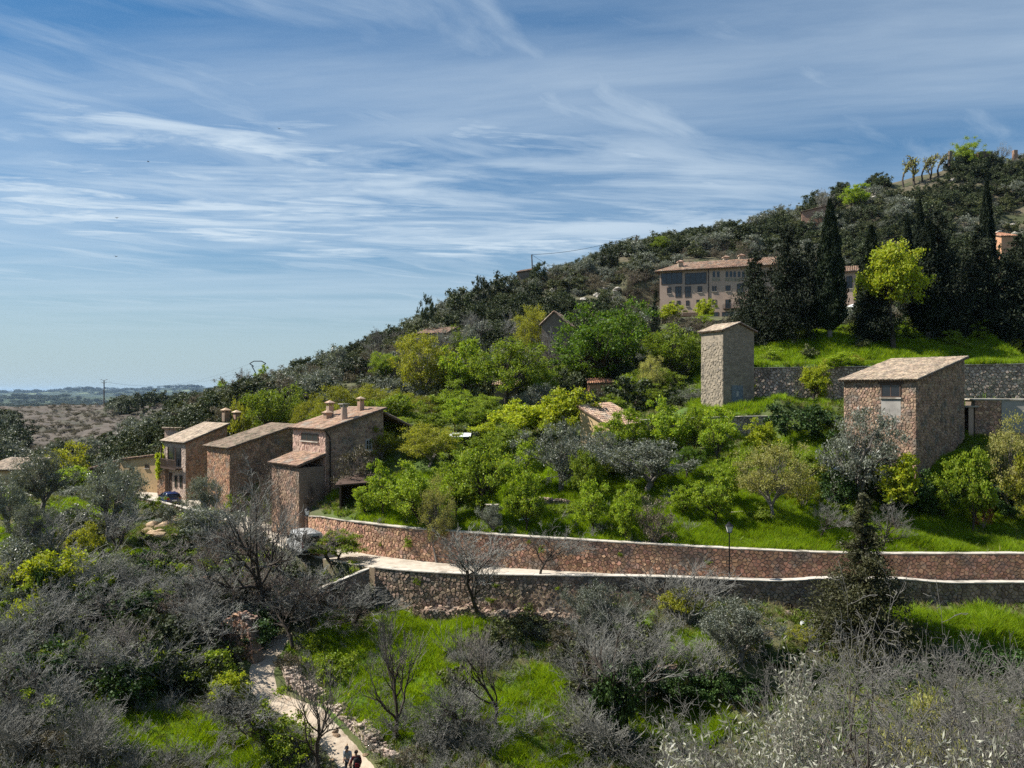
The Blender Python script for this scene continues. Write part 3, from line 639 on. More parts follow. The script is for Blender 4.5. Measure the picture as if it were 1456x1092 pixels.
def house(name, label, cx, D, phi, xl, xr, ze, zr, zb, stone_l, stone_r, tile, seed, holes_l=(), holes_r=(), oh=.35, cat='house', group=None, plaster=None, tl=None, tr=None, cw=.36):
    """mono-pitch house: near corner at pixel cx and depth D; left face faces left-front, right face right-front"""
    rnd = random.Random(seed); h = House(); f = rad(phi); h.ze, h.zr = ze + .15, zr + .15
    C2 = Vector(((cx - HX) / F * D, D)); l = Vector((-math.cos(f), math.sin(f))); r = Vector((math.sin(f), math.cos(f)))
    def solve(d, x): k = (x - HX) / F; return (k * C2.y - C2.x) / (d.x - k * d.y)
    tl = tl or solve(l, xl); tr = tr or solve(r, xr)
    h.C, h.l, h.r, h.tl, h.tr = C2, l, r, tl, tr
    h.fl = Face(C2, l, -r); h.fr = Face(C2, r, -l)
    root = h.root = empty(name, (*((C2 + l * tl / 2 + r * tr / 2)), zb), 0, label, cat, group)
    pc = [C2, C2 + r * tr, C2 + r * tr + l * tl, C2 + l * tl]; zt = [ze, zr, zr, ze]
    lo = [Vector((*p, zb - 4.0)) for p in pc]; hi = [Vector((*p, z)) for p, z in zip(pc, zt)]
    mb = MB(); mb.hexa(lo, hi); wall = h.wall = mb.build('wall', plaster or mt_mortar, root)
    h.hl = [(*sorted((h.fl.px(a, c)[0], h.fl.px(b, c)[0])), h.fl.px((a + b) / 2, d)[1], h.fl.px((a + b) / 2, c)[1]) for a, b, c, d in holes_l]
    h.hr = [(*sorted((h.fr.px(a, c)[0], h.fr.px(b, c)[0])), h.fr.px((a + b) / 2, d)[1], h.fr.px((a + b) / 2, c)[1]) for a, b, c, d in holes_r]
    if stone_l: stones_on(h.fl, [(0, zb - 1.6), (tl, zb - 1.6), (tl, ze - .02), (0, ze - .02)], wall, stone_l, rnd, holes=h.hl, cw=cw)
    if stone_r: stones_on(h.fr, [(0, zb - 1.6), (tr, zb - 1.6), (tr, zr - .02), (0, ze - .02)], wall, stone_r, rnd, holes=h.hr, cw=cw)
    s = (zr - ze) / tr; o1 = oh; up = .16
    A = C2 - r * o1 - l * o1; B = C2 - r * o1 + l * (tl + o1); E = C2 + r * (tr + o1 * .6) + l * (tl + o1); G = C2 + r * (tr + o1 * .6) - l * o1
    h.slab = tile_roof(root, (*B, ze - s * o1 + up), (*A, ze - s * o1 + up), (*G, zr + s * o1 * .6 + up), (*E, zr + s * o1 * .6 + up), tile, rnd)
    return h
def ratios(d): return d
# ---- stone hut on the right
H = house('stone_hut', 'square rubble stone hut with pale tiled single-pitch roof beside a grey olive', 1303, 64, 51, 1200, 1371, 1.0, 3.05, -5.6, st_house, st_house, mt_tilepale, 21,
          holes_l=[(1253, 1281, 546, 565), (1253, 1281, 566, 590)], cw=.30)
a, b, c, d = H.hl[0]; window(H.root, H.fl, a, b, c, d, mull=1)
m_ = MB(); H.fl.box(m_, a - .25, b + .25, d, d + .3, 0, .09); m_.build('lintel', mt_wood, H.root)
a, b, c, d = H.hl[1]; m_ = MB(); H.fl.box(m_, a, b, c - .6, d - .1, 0, .03); m_.build('grey_panel', mt_grey, H.root)
# annex to the right of the hut
def annex():
    A0 = P(1368, 640, 71); B0 = P(1470, 640, 69); d = (B0 - A0).xy.normalized(); n = Vector((d.y, -d.x)); fc = Face(A0.xy, d, n); L = (B0 - A0).xy.length
    root = empty('annex_building', (*((A0 + B0) / 2).xy, -5.6), 0, 'low flat-topped red stone annex with grey rendered panel right of the stone hut', 'building'); zt = (HY - 569) / F * 70
    uc = fc.px(1386, 600)[0]; m = MB(); fc.box(m, uc, L, -6.4, zt, -4.5, 0); w = m.build('wall', mt_mortar, root)
    up = fc.px(1424, 600)[0]
    stones_on(fc, [(uc, -5.7), (up, -5.7), (up, zt - .02), (uc, zt - .02)], w, st_red, random.Random(5), cw=.36)
    m = MB(); fc.box(m, up, L, -3.6, zt - .02, .001, .05); m.build('render_panel', mt_grey, root)
    stones_on(fc, [(up, -5.7), (L, -5.7), (L, -3.6), (up, -3.6)], w, st_red, random.Random(6), cw=.36)
    m = MB(); fc.box(m, uc - .15, L, zt, zt + .12, -4.6, .15); m.build('coping', mt_coping, root)
    u0 = fc.px(1371, 600)[0]; zp = (HY - 579) / F * 71
    m = MB(); fc.box(m, u0, uc + .3, zp, zp + .14, -1.5, .25); m.build('porch_slab', mt_coping, root)
    m = MB(); fc.box(m, fc.px(1377, 600)[0], fc.px(1384, 600)[0], -5.9, zp, -.1, .12); m.build('pillar', mt_plaster, root)
    m = MB(); fc.box(m, u0, uc, -5.9, zp, -1.5, -1.3); m.build('door', mt_wood, root)
    m = MB(); fc.box(m, u0 - .1, uc + .3, zt - .75, zt - .63, -.12, -.02); fc.box(m, fc.px(1380, 570)[0] - .05, fc.px(1380, 570)[0] + .05, zp + .14, zt - .6, -.12, -.02); m.build('rail', mt_iron, root)
annex()
# ---- the tower
def tower():
    rnd = random.Random(3); D = 79.0; f = rad(62); C2 = Vector(((1028 - HX) / F * D, D)); l = Vector((-math.cos(f), math.sin(f))); r = Vector((math.sin(f), math.cos(f)))
    def solve(d, x): k = (x - HX) / F; return (k * C2.y - C2.x) / (d.x - k * d.y)
    tl, tr = solve(l, 997), solve(r, 1072); zb, ze, za = -1.7, (HY - 470) / F * D, (HY - 459) / F * D
    root = empty('transformer_tower', (*(C2 + l * tl / 2 + r * tr / 2), zb), 0, 'tall narrow tower with small gabled tile roof, rough pale left side and grey door', 'tower')
    pc = [C2, C2 + r * tr, C2 + r * tr + l * tl, C2 + l * tl]
    m = MB(); m.hexa([Vector((*p, zb - 1)) for p in pc], [Vector((*p, ze)) for p in pc])
    mid0 = C2 + r * tr / 2; mid1 = mid0 + l * tl
    g = [Vector((*pc[0], ze)), Vector((*pc[1], ze)), Vector((*mid0, za)), Vector((*pc[3], ze)), Vector((*pc[2], ze)), Vector((*mid1, za))]
    m.add(g, [(0, 1, 2), (4, 3, 5), (0, 2, 5, 3), (2, 1, 4, 5)])
    wall = m.build('wall', mt_tower, root)
    fl, frr = Face(C2, l, -r), Face(C2, r, -l)
    # rough render lumps on the pale side
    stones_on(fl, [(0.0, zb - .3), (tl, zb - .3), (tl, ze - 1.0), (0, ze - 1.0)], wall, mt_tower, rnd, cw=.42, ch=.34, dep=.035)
    # courses of thin blocks on the shaded side
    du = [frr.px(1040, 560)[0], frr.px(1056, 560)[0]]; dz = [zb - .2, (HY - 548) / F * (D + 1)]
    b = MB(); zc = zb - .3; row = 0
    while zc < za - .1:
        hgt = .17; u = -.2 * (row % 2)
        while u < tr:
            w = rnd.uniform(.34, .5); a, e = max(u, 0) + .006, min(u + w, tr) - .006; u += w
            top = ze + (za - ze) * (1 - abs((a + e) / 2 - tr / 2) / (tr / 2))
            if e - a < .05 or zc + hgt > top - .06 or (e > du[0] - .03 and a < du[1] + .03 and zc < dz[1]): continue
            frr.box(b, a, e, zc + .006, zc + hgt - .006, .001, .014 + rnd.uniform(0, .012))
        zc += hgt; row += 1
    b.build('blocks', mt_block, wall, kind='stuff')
    mt_door = M('grey_blue_door', (.13, .155, .18), (.16, .185, .21), scale=3, rough=.6)
    m = MB(); frr.box(m, du[0], du[1], dz[0], dz[1], .001, .05); dr = m.build('door', mt_door, root)
    um = (du[0] + du[1]) / 2; m = MB()
    for x in (du[0] + .02, um - .03, du[1] - .08): frr.box(m, x, x + .06, dz[0], dz[1] - .02, .05, .075)
    frr.box(m, du[0] + .08, du[1] - .08, dz[1] - .5, dz[1] - .44, .05, .07); m.build('door_frame', mt_door, dr)
    m = MB(); frr.box(m, um - .17, um + .13, dz[1] - 1.15, dz[1] - .62, .076, .085); m.build('notice', mt_curtain, dr)
    o = .28; k = (za - ze) / (tr / 2)
    def q(p, z): return (*p, z)
    for sgn in (0, 1):
        ev = C2 - r * o if sgn == 0 else C2 + r * (tr + o); zev = ze - k * o + .12; zrd = za + .12
        a, b2 = ev - l * o, ev + l * (tl + o); c, d2 = mid0 - l * o, mid1 + l * o
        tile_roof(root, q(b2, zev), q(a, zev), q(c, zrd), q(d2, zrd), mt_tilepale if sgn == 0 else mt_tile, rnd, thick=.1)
tower()
# ---- three village houses on the left
HA = house('village_house', 'red stone house with three chimneys and a long narrow window on its lit side', 463, 73, 45, 416, 545, -3.55, -1.75, -9.6, None, st_house, mt_tile, 31, plaster=mt_plaster, holes_r=[(519.5, 528, 625, 640)], holes_l=[(429, 453, 616.5, 627)], tl=6.1)
rnd_ = random.Random(8)
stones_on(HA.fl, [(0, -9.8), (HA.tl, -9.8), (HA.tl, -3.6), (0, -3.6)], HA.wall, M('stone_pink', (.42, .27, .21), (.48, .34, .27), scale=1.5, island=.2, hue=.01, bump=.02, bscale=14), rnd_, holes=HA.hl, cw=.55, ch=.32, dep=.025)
a, b, c, d = HA.hl[0]; window(HA.root, HA.fl, a, b, c, d, mull=2)
a, b, c, d = HA.hr[0]; window(HA.root, HA.fr, a, b, c, d, mull=1, bars=1, frame=mt_curtain)
m_ = MB(); m_.tube([HA.fr.at(-.1, -3.6, .05), HA.fr.at(.35, -4.2, .12), HA.fr.at(.42, -4.6, .12), HA.fr.at(.42, -9.5, .12)], [.06] * 4, 6); m_.build('downpipe', mt_iron, HA.root)
def chimney(h, u, v, hgt, w, root, style=0, mat=None):
    """u along the eave, v up the slope, in metres from the near corner"""
    ze, zr = h.ze, h.zr; z = ze + (zr - ze) * v / h.tr; c = h.C + h.l * u + h.r * v
    M3 = Matrix((Vector((*h.l, 0)), Vector((*h.r, 0)), Vector((0, 0, 1)))).transposed(); mat = mat or st_house
    m = MB()
    if style == 1: m.tube([(c.x, c.y, z - .2), (c.x, c.y, z + hgt * .72)], [w * .62, w * .46], 10)
    else: m.box((c.x, c.y, z + hgt * .36), (w, w, hgt * .72 + .3), M3)
    ch = m.build('chimney', mat, root)
    m = MB(); z2 = z + hgt * (.72 if style == 1 else .87)
    for sx in (-1, 1):
        for sy in (-1, 1): m.box(Vector((c.x, c.y, z2 + hgt * .07)) + M3 @ Vector((sx * w * .36, sy * w * .36, 0)), (w * .2, w * .2, hgt * .16), M3)
    m.box((c.x, c.y, z2 + hgt * .18), (w * 1.35, w * 1.35, .09), M3); m.build('chimney_cap', mat if style == 0 else mt_grey, ch)
    if style == 0:
        m = MB(); zc = z2 + hgt * .18 + .05; q = [Vector((c.x, c.y, zc)) + M3 @ Vector((sx * w * .75, sy * w * .75, 0)) for sx, sy in ((-1, -1), (1, -1), (1, 1), (-1, 1))]
        m.add(q + [Vector((c.x, c.y, zc + w * .45))], [(0, 1, 4), (1, 2, 4), (2, 3, 4), (3, 0, 4), (3, 2, 1, 0)]); m.build('chimney_top', mt_tile, ch)
chimney(HA, .9, 2.6, 1.75, .62, HA.root, 1, mt_plaster); chimney(HA, 4.6, 3.3, 1.35, .55, HA.root); chimney(HA, 2.2, 5.4, 1.2, .5, HA.root); chimney(HA, 3.9, 2.6, .6, .6, HA.root)
# lean-to roofs of that house
m_ = HA.fl
zt_, zo_ = (HY - 643) / F * 75, (HY - 662) / F * 71.5
u0, u1 = -.1, HA.tl * .86
tile_roof(HA.root, m_.at(u1 + .2, zo_, 3.0), m_.at(u0, zo_, 3.0), m_.at(u0, zt_, .06), m_.at(u1 + .2, zt_, .06), mt_tile, random.Random(4), name='porch_roof')
m_b = MB(); m_.box(m_b, u0 + .2, u1, -14.0, zo_ - .2, .1, 2.7); pw_ = m_b.build('porch_wall', mt_mortar, HA.root); stones_on(Face(HA.fl.O + HA.fl.n * 2.7, HA.fl.d, HA.fl.n), [(u0 + .2, -13.6), (u1, -13.6), (u1, zo_ - .2), (u0 + .2, zo_ - .2)], pw_, st_house, random.Random(12))
E0 = HA.C + HA.r * HA.tr
tile_roof(HA.root, (*(E0 + HA.r * 3.4 - HA.l * .3), -3.5), (*(E0 + HA.r * 3.4 + HA.l * 5), -3.5), (*(E0 + HA.r * .1 + HA.l * 5), -2.05), (*(E0 + HA.r * .1 - HA.l * .3), -2.05), mt_tile, random.Random(6), name='barn_roof')
for q in (0, 2.4, 4.8): m_b = MB(); p_ = E0 + HA.r * 3.1 + HA.l * q; m_b.box((p_.x, p_.y, -6.2), (.2, .2, 5.2)); m_b.build('post', mt_wood, HA.root)
HB = house('village_house', 'low brown stone house with mossy tiled roof between two taller houses', 327, 86, 45, 295, 420, -6.25, -4.0, -11.0, st_orange, st_house, M('roof_tile_mossy', (.24, .17, .12), (.36, .28, .21), scale=1.0, island=.4, hue=.012, c3=(.15, .14, .09), c3scale=1.3, bump=.008, bscale=20), 33)
HC = house('village_house', 'tall stone house with a wooden balcony above the parked blue car', 264, 97, 43, 233, 323, -6.35, -4.3, -13.2, None, st_orange, mt_tilepale, 35, plaster=mt_plaster, holes_l=[(239, 258, 636, 664), (241, 245, 672, 700), (249, 252.5, 676, 694), (256, 259.5, 676, 694)])
chimney(HC, 2.6, 6.6, 1.25, .75, HC.root, 0, st_house); chimney(HC, 1.2, 7.4, .7, .7, HC.root, 0, st_house)
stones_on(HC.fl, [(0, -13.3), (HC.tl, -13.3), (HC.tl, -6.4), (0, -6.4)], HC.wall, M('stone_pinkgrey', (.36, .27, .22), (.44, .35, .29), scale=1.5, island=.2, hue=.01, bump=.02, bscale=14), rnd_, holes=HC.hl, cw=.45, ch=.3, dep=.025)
a, b, c, d = HC.hl[0]; m_b = MB(); HC.fl.box(m_b, a, b, c, d, .001, .02); m_b.build('balcony_recess', mt_glass, HC.root)
m_b = MB(); HC.fl.box(m_b, a - .3, b + .2, c - .2, c, 0, .9); bal = m_b.build('balcony', mt_wood, HC.root)
m_b = MB()
HC.fl.box(m_b, a - .3, b + .2, c + .95, c + 1.05, .8, .9); n_ = 14
for i in range(n_): u = a - .25 + (b - a + .4) * i / (n_ - 1); HC.fl.box(m_b, u - .06, u + .06, c, c + .95, .82, .88)
m_b.build('railing', mt_wood, bal)
for u in (a - .2, (a + b) / 2, b + .1): m_b = MB(); HC.fl.box(m_b, u - .07, u + .07, c + 1.05, d + .1, .78, .9); m_b.build('balcony_post', mt_wood, bal)
a, b, c, d = HC.hl[1]; m_b = MB(); HC.fl.box(m_b, a, b, -13.3, d, .001, .06); m_b.build('door', mt_wood, HC.root)
for hh in HC.hl[2:]: window(HC.root, HC.fl, *hh, mull=0, sill=False)
stone_wall('yard_wall', [(*P(224, 690, 101)[:2], -10.3, -13.3), (*P(235, 690, 100)[:2], -9.9, -13.3)], st_orange, 'short orange stone yard wall behind the blue car', seed=41, coping=.05)
# ---- ochre sheds and walls beyond
def simple_shed(name, label, pxl, pxr, D0, D1, ytop_l, ytop_r, zb, mat, depth, tile, cat='building', win=None, slope=.28, group=None, ov=.25, seed=1):
    A, B = P(pxl, 600, D0), P(pxr, 600, D1); d = (B - A).xy.normalized(); n = Vector((d.y, -d.x)); L = (B - A).xy.length; fc = Face(A.xy, d, n)
    zl, zr_ = (HY - ytop_l) / F * D0, (HY - ytop_r) / F * D1
    root = empty(name, (*((A + B) / 2).xy, zb), 0, label, cat, group); rise = slope * depth
    m = MB(); lo = [fc.at(0, zb, 0), fc.at(L, zb, 0), fc.at(L, zb, -depth), fc.at(0, zb, -depth)]
    hi = [fc.at(0, zl, 0), fc.at(L, zr_, 0), fc.at(L, zr_ + rise, -depth), fc.at(0, zl + rise, -depth)]; m.hexa(lo, hi); m.build('wall', mat, root)
    e = .14 + (ov * abs(slope)); tile_roof(root, fc.at(-ov, zl + .13 - slope * ov, ov), fc.at(L + ov, zr_ + .13 - slope * ov, ov), fc.at(L + ov, zr_ + rise + .13 + slope * ov, -depth - ov), fc.at(-ov, zl + rise + .13 + slope * ov, -depth - ov), tile, random.Random(seed), sp=.3, ln=.5)
    if win:
        u, z1 = fc.px(win[0], win[1]); u2, z2 = fc.px(win[2], win[3]); window(root, fc, u, u2, z2, z1, base=.02, mull=0)
    return root, fc, L
simple_shed('ochre_shed', 'low ochre plastered shed with one small square window above the olives', 171, 225, 107, 104, 655, 648, -14.5, mt_ochre, 5, mt_tile, win=(206, 660, 212, 666), slope=-.12)
simple_shed('ochre_shed', 'ochre plastered shed with sloping roof line running down behind grey olives', 126, 170, 110, 107.5, 669, 656, -14.5, mt_ochre, 5, mt_tile, slope=-.12)
simple_shed('barn', 'long plain ochre barn with thin tiled edge behind the balcony house', 234, 313, 113, 108, 610, 611, -10.5, mt_plaster, 4, mt_tilepale, slope=-.1)
simple_shed('dark_shed', 'small dark stone shed with slanting top on the slope above the barn', 219, 241, 128, 127, 598, 590, -9.5, mt_mortar, 4, mt_slab, slope=0.0)
simple_shed('tiled_outbuilding', 'low outbuilding with pale tiled roof by the leftmost olives', -25, 33, 93, 92, 669, 669, -14, mt_ochre, 4, mt_tilepale, slope=.24)
simple_shed('orchard_hut', 'small ochre hut with bright orange tiled roof among the orchard trees', 868, 912, 76, 79, 607, 601, -6.2, mt_ochre, 4.2, mt_tile, slope=.42)
simple_shed('orange_hut', 'orange plastered hut glimpsed under the big dark green tree', 838, 872, 104, 104, 546, 545, -1.2, M('orange_plaster', (.42, .22, .12), (.48, .27, .16), scale=.8), 3, mt_tilered, slope=.2)
simple_shed('garden_shed', 'tiled garden shed half hidden behind the green tree in mid slope', 702, 736, 103, 103, 548, 548, -3.5, mt_mortar, 3.5, mt_tile, slope=.35)
simple_shed('hillside_cabin', 'stone cabin with tiled roof standing alone on the shoulder of the ridge', 594, 634, 150, 148, 475, 474, 8.5, mt_mortar, 5, mt_tile, slope=.28)
simple_shed('hilltop_roof', 'small tiled shelter by the leaning power pole on the ridge', 735, 758, 185, 184, 388, 384, 26, mt_mortar, 4, mt_tile, slope=.25)
simple_shed('ruined_barn', 'ruined reddish stone barn on the ridge below a bare tree', 1140, 1176, 198, 196, 302, 293, 42, M('red_stone', (.26, .15, .105), (.34, .21, .15), scale=.8, bump=.1, bscale=2), 5, mt_tile, slope=.05)
simple_shed('hillside_house', 'orange house with tiled roof peeping above the dark conifers', 1424, 1447, 148, 148, 336, 336, 24, M('orange_plaster2', (.48, .25, .14), (.52, .3, .18), scale=.8), 5, mt_tilered, slope=.3)
def gable_shed():
    D = 125; root = empty('stone_shed', P(800, 480, D), 0, 'dark gabled stone shed with tiled roof behind the yellow-green tree on the slope', 'shed')
    A, B = P(770, 500, D), P(806, 500, D - 1); d = (B - A).xy.normalized(); n = Vector((d.y, -d.x)); fc = Face(A.xy, d, n); L = (B - A).xy.length
    ze, za, zb = (HY - 462) / F * D, (HY - 444) / F * D, 5.0; m = MB(); dp = 7
    m.hexa([fc.at(0, zb, 0), fc.at(L, zb, 0), fc.at(L, zb, -dp), fc.at(0, zb, -dp)], [fc.at(0, ze, 0), fc.at(L, ze, 0), fc.at(L, ze, -dp), fc.at(0, ze, -dp)])
    m.add([fc.at(0, ze, 0), fc.at(L, ze, 0), fc.at(L / 2, za, 0), fc.at(0, ze, -dp), fc.at(L, ze, -dp), fc.at(L / 2, za, -dp)], [(0, 1, 2), (4, 3, 5), (0, 2, 5, 3), (2, 1, 4, 5)])
    m.build('wall', mt_mortar, root); R = random.Random(2)
    for s in (0, 1):
        u = -.3 if s == 0 else L + .3; tile_roof(root, fc.at(u, ze - .05, .3), fc.at(u, ze - .05, -dp), fc.at(L / 2, za + .12, -dp), fc.at(L / 2, za + .12, .3), mt_tile, R, thick=.1, sp=.3, ln=.5)
gable_shed()
# dark open wood shed under the house
def wood_shed():
    root = empty('wood_shed', P(508, 722, 69), 0, 'dark open wooden shed with slanting roof below the red stone house', 'shed'); c = Vector(root.location); z0 = gz1(c.x, c.y)
    for dx in (-1.5, 1.5):
        for dy in (0, 2.2): m = MB(); m.box((c.x + dx, c.y + dy, z0 + 1.0), (.16, .16, 2.4)); m.build('post', mt_wood, root)
    m = MB(); m.hexa([(c.x - 1.9, c.y - .4, z0 + 1.95), (c.x + 1.9, c.y - .4, z0 + 2.25), (c.x + 1.9, c.y + 2.6, z0 + 2.7), (c.x - 1.9, c.y + 2.6, z0 + 2.4)], [(c.x - 1.9, c.y - .4, z0 + 2.05), (c.x + 1.9, c.y - .4, z0 + 2.35), (c.x + 1.9, c.y + 2.6, z0 + 2.8), (c.x - 1.9, c.y + 2.6, z0 + 2.5)]); m.build('roof', mt_wood, root)
    m = MB(); m.box((c.x, c.y + 2.3, z0 + 1.0), (3.2, .08, 2.2)); m.box((c.x - 1.55, c.y + 1.1, z0 + 1), (.08, 2.2, 2.1)); m.build('board_wall', mt_wood, root)
wood_shed()
# ---- the hotel
def hotel():
    A, B = P(938, 400, 160), P(1112, 400, 151); d = (B - A).xy.normalized(); n = Vector((d.y, -d.x)); L = (B - A).xy.length; fc = Face(A.xy, d, n)
    ze = (HY - 386.5) / F * 160; zb = 12.5; dp = 13
    root = empty('plaster_hotel', (*((A + B) / 2).xy, zb), 0, 'long pink plastered hotel with arched loggia, dark galleries and tiled roof behind conifers', 'building')
    m = MB(); m.hexa([fc.at(0, zb, 0), fc.at(L, zb, 0), fc.at(L, zb, -dp), fc.at(0, zb, -dp)], [fc.at(0, ze, 0), fc.at(L, ze, 0), fc.at(L, ze, -dp), fc.at(0, ze, -dp)]); m.build('wall', mt_plaster, root)
    R = random.Random(11); rz = ze + 2.6
    tile_roof(root, fc.at(-.9, ze - .05, .9), fc.at(L + .9, ze - .05, .9), fc.at(L + .9, rz, -dp / 2), fc.at(3.5, rz, -dp / 2), mt_tile, R, sp=.36, ln=.6)
    tile_roof(root, fc.at(-.9, ze - .05, -dp - .9), fc.at(-.9, ze - .05, .9), fc.at(3.5, rz, -dp / 2), fc.at(3.5, rz - .01, -dp / 2 - .1), mt_tile, R, sp=.36, ln=.6, name='hip_roof')
    def U(cx): return fc.px(920 + cx / 4.55, 400)[0]
    def Z(cyy, cx): return fc.px(920 + cx / 4.55, 340 + cyy / 4.55)[1]
    def win(x0, x1, y0, y1, **k): xc = (x0 + x1) / 2; return window(root, fc, U(x0), U(x1), Z(y1, xc), Z(y0, xc), base=.02, **k)
    for x0, x1 in ((92, 228), (246, 385)): win(x0, x1, 218, 292, mull=3, name='gallery', sill=False)
    for x, w, a, b in ((143, 28, 312, 352), (342, 30, 305, 345), (203, 24, 398, 436), (262, 22, 397, 434), (330, 22, 392, 430)): win(x - w / 2, x + w / 2, a, b, mull=1)
    for x in (203, 265): win(x - 20, x + 20, 306, 376, mull=1, bars=1, name='balcony_door', sill=False)
    win(142, 160, 405, 470, mull=0, name='door', sill=False)
    for x in (427, 443): win(x - 6, x + 6, 303, 339, mull=0); win(x - 6, x + 6, 391, 428, mull=0)
    win(508, 540, 300, 337, mull=1); win(582, 625, 288, 358, mull=1, bars=1, name='balcony_door', sill=False); win(506, 538, 390, 456, mull=1, name='balcony_door', sill=False); win(590, 614, 386, 425, mull=1)
    for x in (433, 461, 517, 543, 567, 596, 623, 650, 676):       # arched loggia openings
        u0, u1, z0, z1 = U(x - 9), U(x + 9), Z(246, x), Z(216, x); r = (u1 - u0) / 2; um = (u0 + u1) / 2
        prof = [(u0, z0), (u1, z0), (u1, z1)] + [(um + r * math.cos(a), z1 + r * math.sin(a)) for a in np.linspace(0, math.pi, 9)[1:-1]] + [(u0, z1)]; k = len(prof)
        m = MB(); m.add([fc.at(u, z, .012) for u, z in prof], [tuple(range(k))]); o = m.build('arch_opening', mt_glass, root)
        prof2 = [(um + (u - um) * 1.28, z0 + (z - z0) * 1.1) for u, z in prof]; m = MB()
        vs = [fc.at(u, z, .03) for u, z in prof] + [fc.at(u, z, .03) for u, z in prof2] + [fc.at(u, z, .0) for u, z in prof2]
        m.add(vs, [(i, k + i, k + (i + 1) % k, (i + 1) % k) for i in range(k)] + [(k + i, 2 * k + i, 2 * k + (i + 1) % k, k + (i + 1) % k) for i in range(k)]); m.build('arch_frame', mt_plaster, o)
        m = MB(); fc.box(m, U(x - 12), U(x + 12), Z(272, x), Z(250, x), .0, .06); m.build('parapet_panel', mt_tower, root)
    for x0, x1, z_ in ((495, 590, 456),):
        m = MB(); fc.box(m, U(x0), U(x1), Z(z_, x0), Z(z_ - 4, x0), 0, 1.0); bal = m.build('balcony', mt_wood, root); m = MB()
        for i in range(16): u = U(x0) + (U(x1) - U(x0)) * i / 15; fc.box(m, u - .03, u + .03, Z(z_ - 4, x0), Z(z_ - 30, x0), .94, .99)
        fc.box(m, U(x0), U(x1), Z(z_ - 33, x0), Z(z_ - 30, x0) + .05, .92, 1.0); m.build('railing', mt_iron, bal)
    win(412, 464, 472, 530, mull=0, name='garage_opening', sill=False); win(484, 566, 470, 516, mull=1, name='garage_opening', sill=False)
    m = MB(); fc.box(m, U(80), U(412), Z(500, 200), Z(480, 200), .0, .35); m.build('plinth_band', mt_slab, root)
    m = MB(); m.tube([fc.at(U(398), ze, .08), fc.at(U(398), zb, .08)], [.07, .07], 6); m.build('downpipe', mt_iron, root)
    for x, y in ((484, 92), (588, 80), (205, 142)):
        u = U(x); m = MB(); q = fc.at(u, 0, -dp * .5 if y < 100 else -2); zc = Z(y, x) + (.1 if y < 100 else 0); z0c = rz - 1.0 if y < 100 else ze
        m.box((q.x, q.y, (zc + z0c) / 2), (1.0, 1.0, zc - z0c)); ch = m.build('chimney', mt_tower, root); m = MB(); m.box((q.x, q.y, zc + .12), (1.35, 1.35, .16)); m.add([(q.x - .65, q.y - .65, zc + .2), (q.x + .65, q.y - .65, zc + .2), (q.x + .65, q.y + .65, zc + .2), (q.x - .65, q.y + .65, zc + .2), (q.x, q.y, zc + .55)], [(0, 1, 4), (1, 2, 4), (2, 3, 4), (3, 0, 4)]); m.build('chimney_cap', mt_tile, ch)
    # the wing seen right of the tall cypress
    A2, B2 = P(1180, 400, 140), P(1222, 400, 138); d2 = (B2 - A2).xy.normalized(); f2 = Face(A2.xy, d2, Vector((d2.y, -d2.x))); L2 = (B2 - A2).xy.length; z2 = (HY - 387) / F * 139
    r2 = empty('hotel_wing', (*((A2 + B2) / 2).xy, 9), 0, 'narrow pink plastered hotel wing with one tall dark window right of the tall cypress', 'building')
    m = MB(); m.hexa([f2.at(0, 9, 0), f2.at(L2, 9, 0), f2.at(L2, 9, -8), f2.at(0, 9, -8)], [f2.at(0, z2, 0), f2.at(L2, z2, 0), f2.at(L2, z2, -8), f2.at(0, z2, -8)]); m.build('wall', mt_plaster, r2)
    tile_roof(r2, f2.at(-.7, z2, .7), f2.at(L2 + .7, z2, .7), f2.at(L2 + .7, z2 + 1.7, -5), f2.at(-.7, z2 + 1.7, -5), mt_tile, R, sp=.36, ln=.6)
    u0, za = f2.px(1203, 393); u1, zc = f2.px(1212, 410); window(r2, f2, u0, u1, zc, za, base=.02, mull=1, bars=1)
    m = MB(); f2.box(m, L2 - 3.5, L2 - .2, z2 - 7.5, z2 - 7.3, 0, 2.0); m.build('terrace_slab', mt_coping, r2)
    for i in range(7): m = MB(); u = f2.px(1204 + i * 2.6, 455)[0]; f2.box(m, u - .12, u + .12, (HY - 456.5) / F * 136, (HY - 453.5) / F * 136, 1.8, 2.4); m.build('pergola_beam', mt_coping, r2)
    # parasol on the terrace
    p = P(1213, 437, 135); r3 = empty('parasol', (p.x, p.y, p.z - 2.6), 0, 'white square parasol open on the hotel terrace', 'parasol'); m = MB(); w = 1.5
    m.add([(p.x - w, p.y - w, p.z - .1), (p.x + w, p.y - w, p.z - .1), (p.x + w, p.y + w, p.z - .1), (p.x - w, p.y + w, p.z - .1), (p.x, p.y, p.z + .6)], [(0, 1, 4), (1, 2, 4), (2, 3, 4), (3, 0, 4)]); m.build('canopy', M('white_canvas', (.8, .8, .78)), r3)
    m = MB(); m.tube([(p.x, p.y, p.z - 4.6), (p.x, p.y, p.z + .6)], [.04, .04], 6); m.build('pole', mt_wood, r3)
hotel()
# terrace wall under the hotel
stone_wall('hotel_terrace_wall', [(*P(940, 470, 146)[:2], (HY - 452) / F * 146, 9), (*P(1000, 470, 144)[:2], (HY - 454) / F * 144, 9), (*P(1060, 470, 142)[:2], (HY - 458) / F * 142, 9)], st_shade, 'grey stone terrace wall under the hotel garden', seed=44, coping=.1, cw=.6, ch=.4)
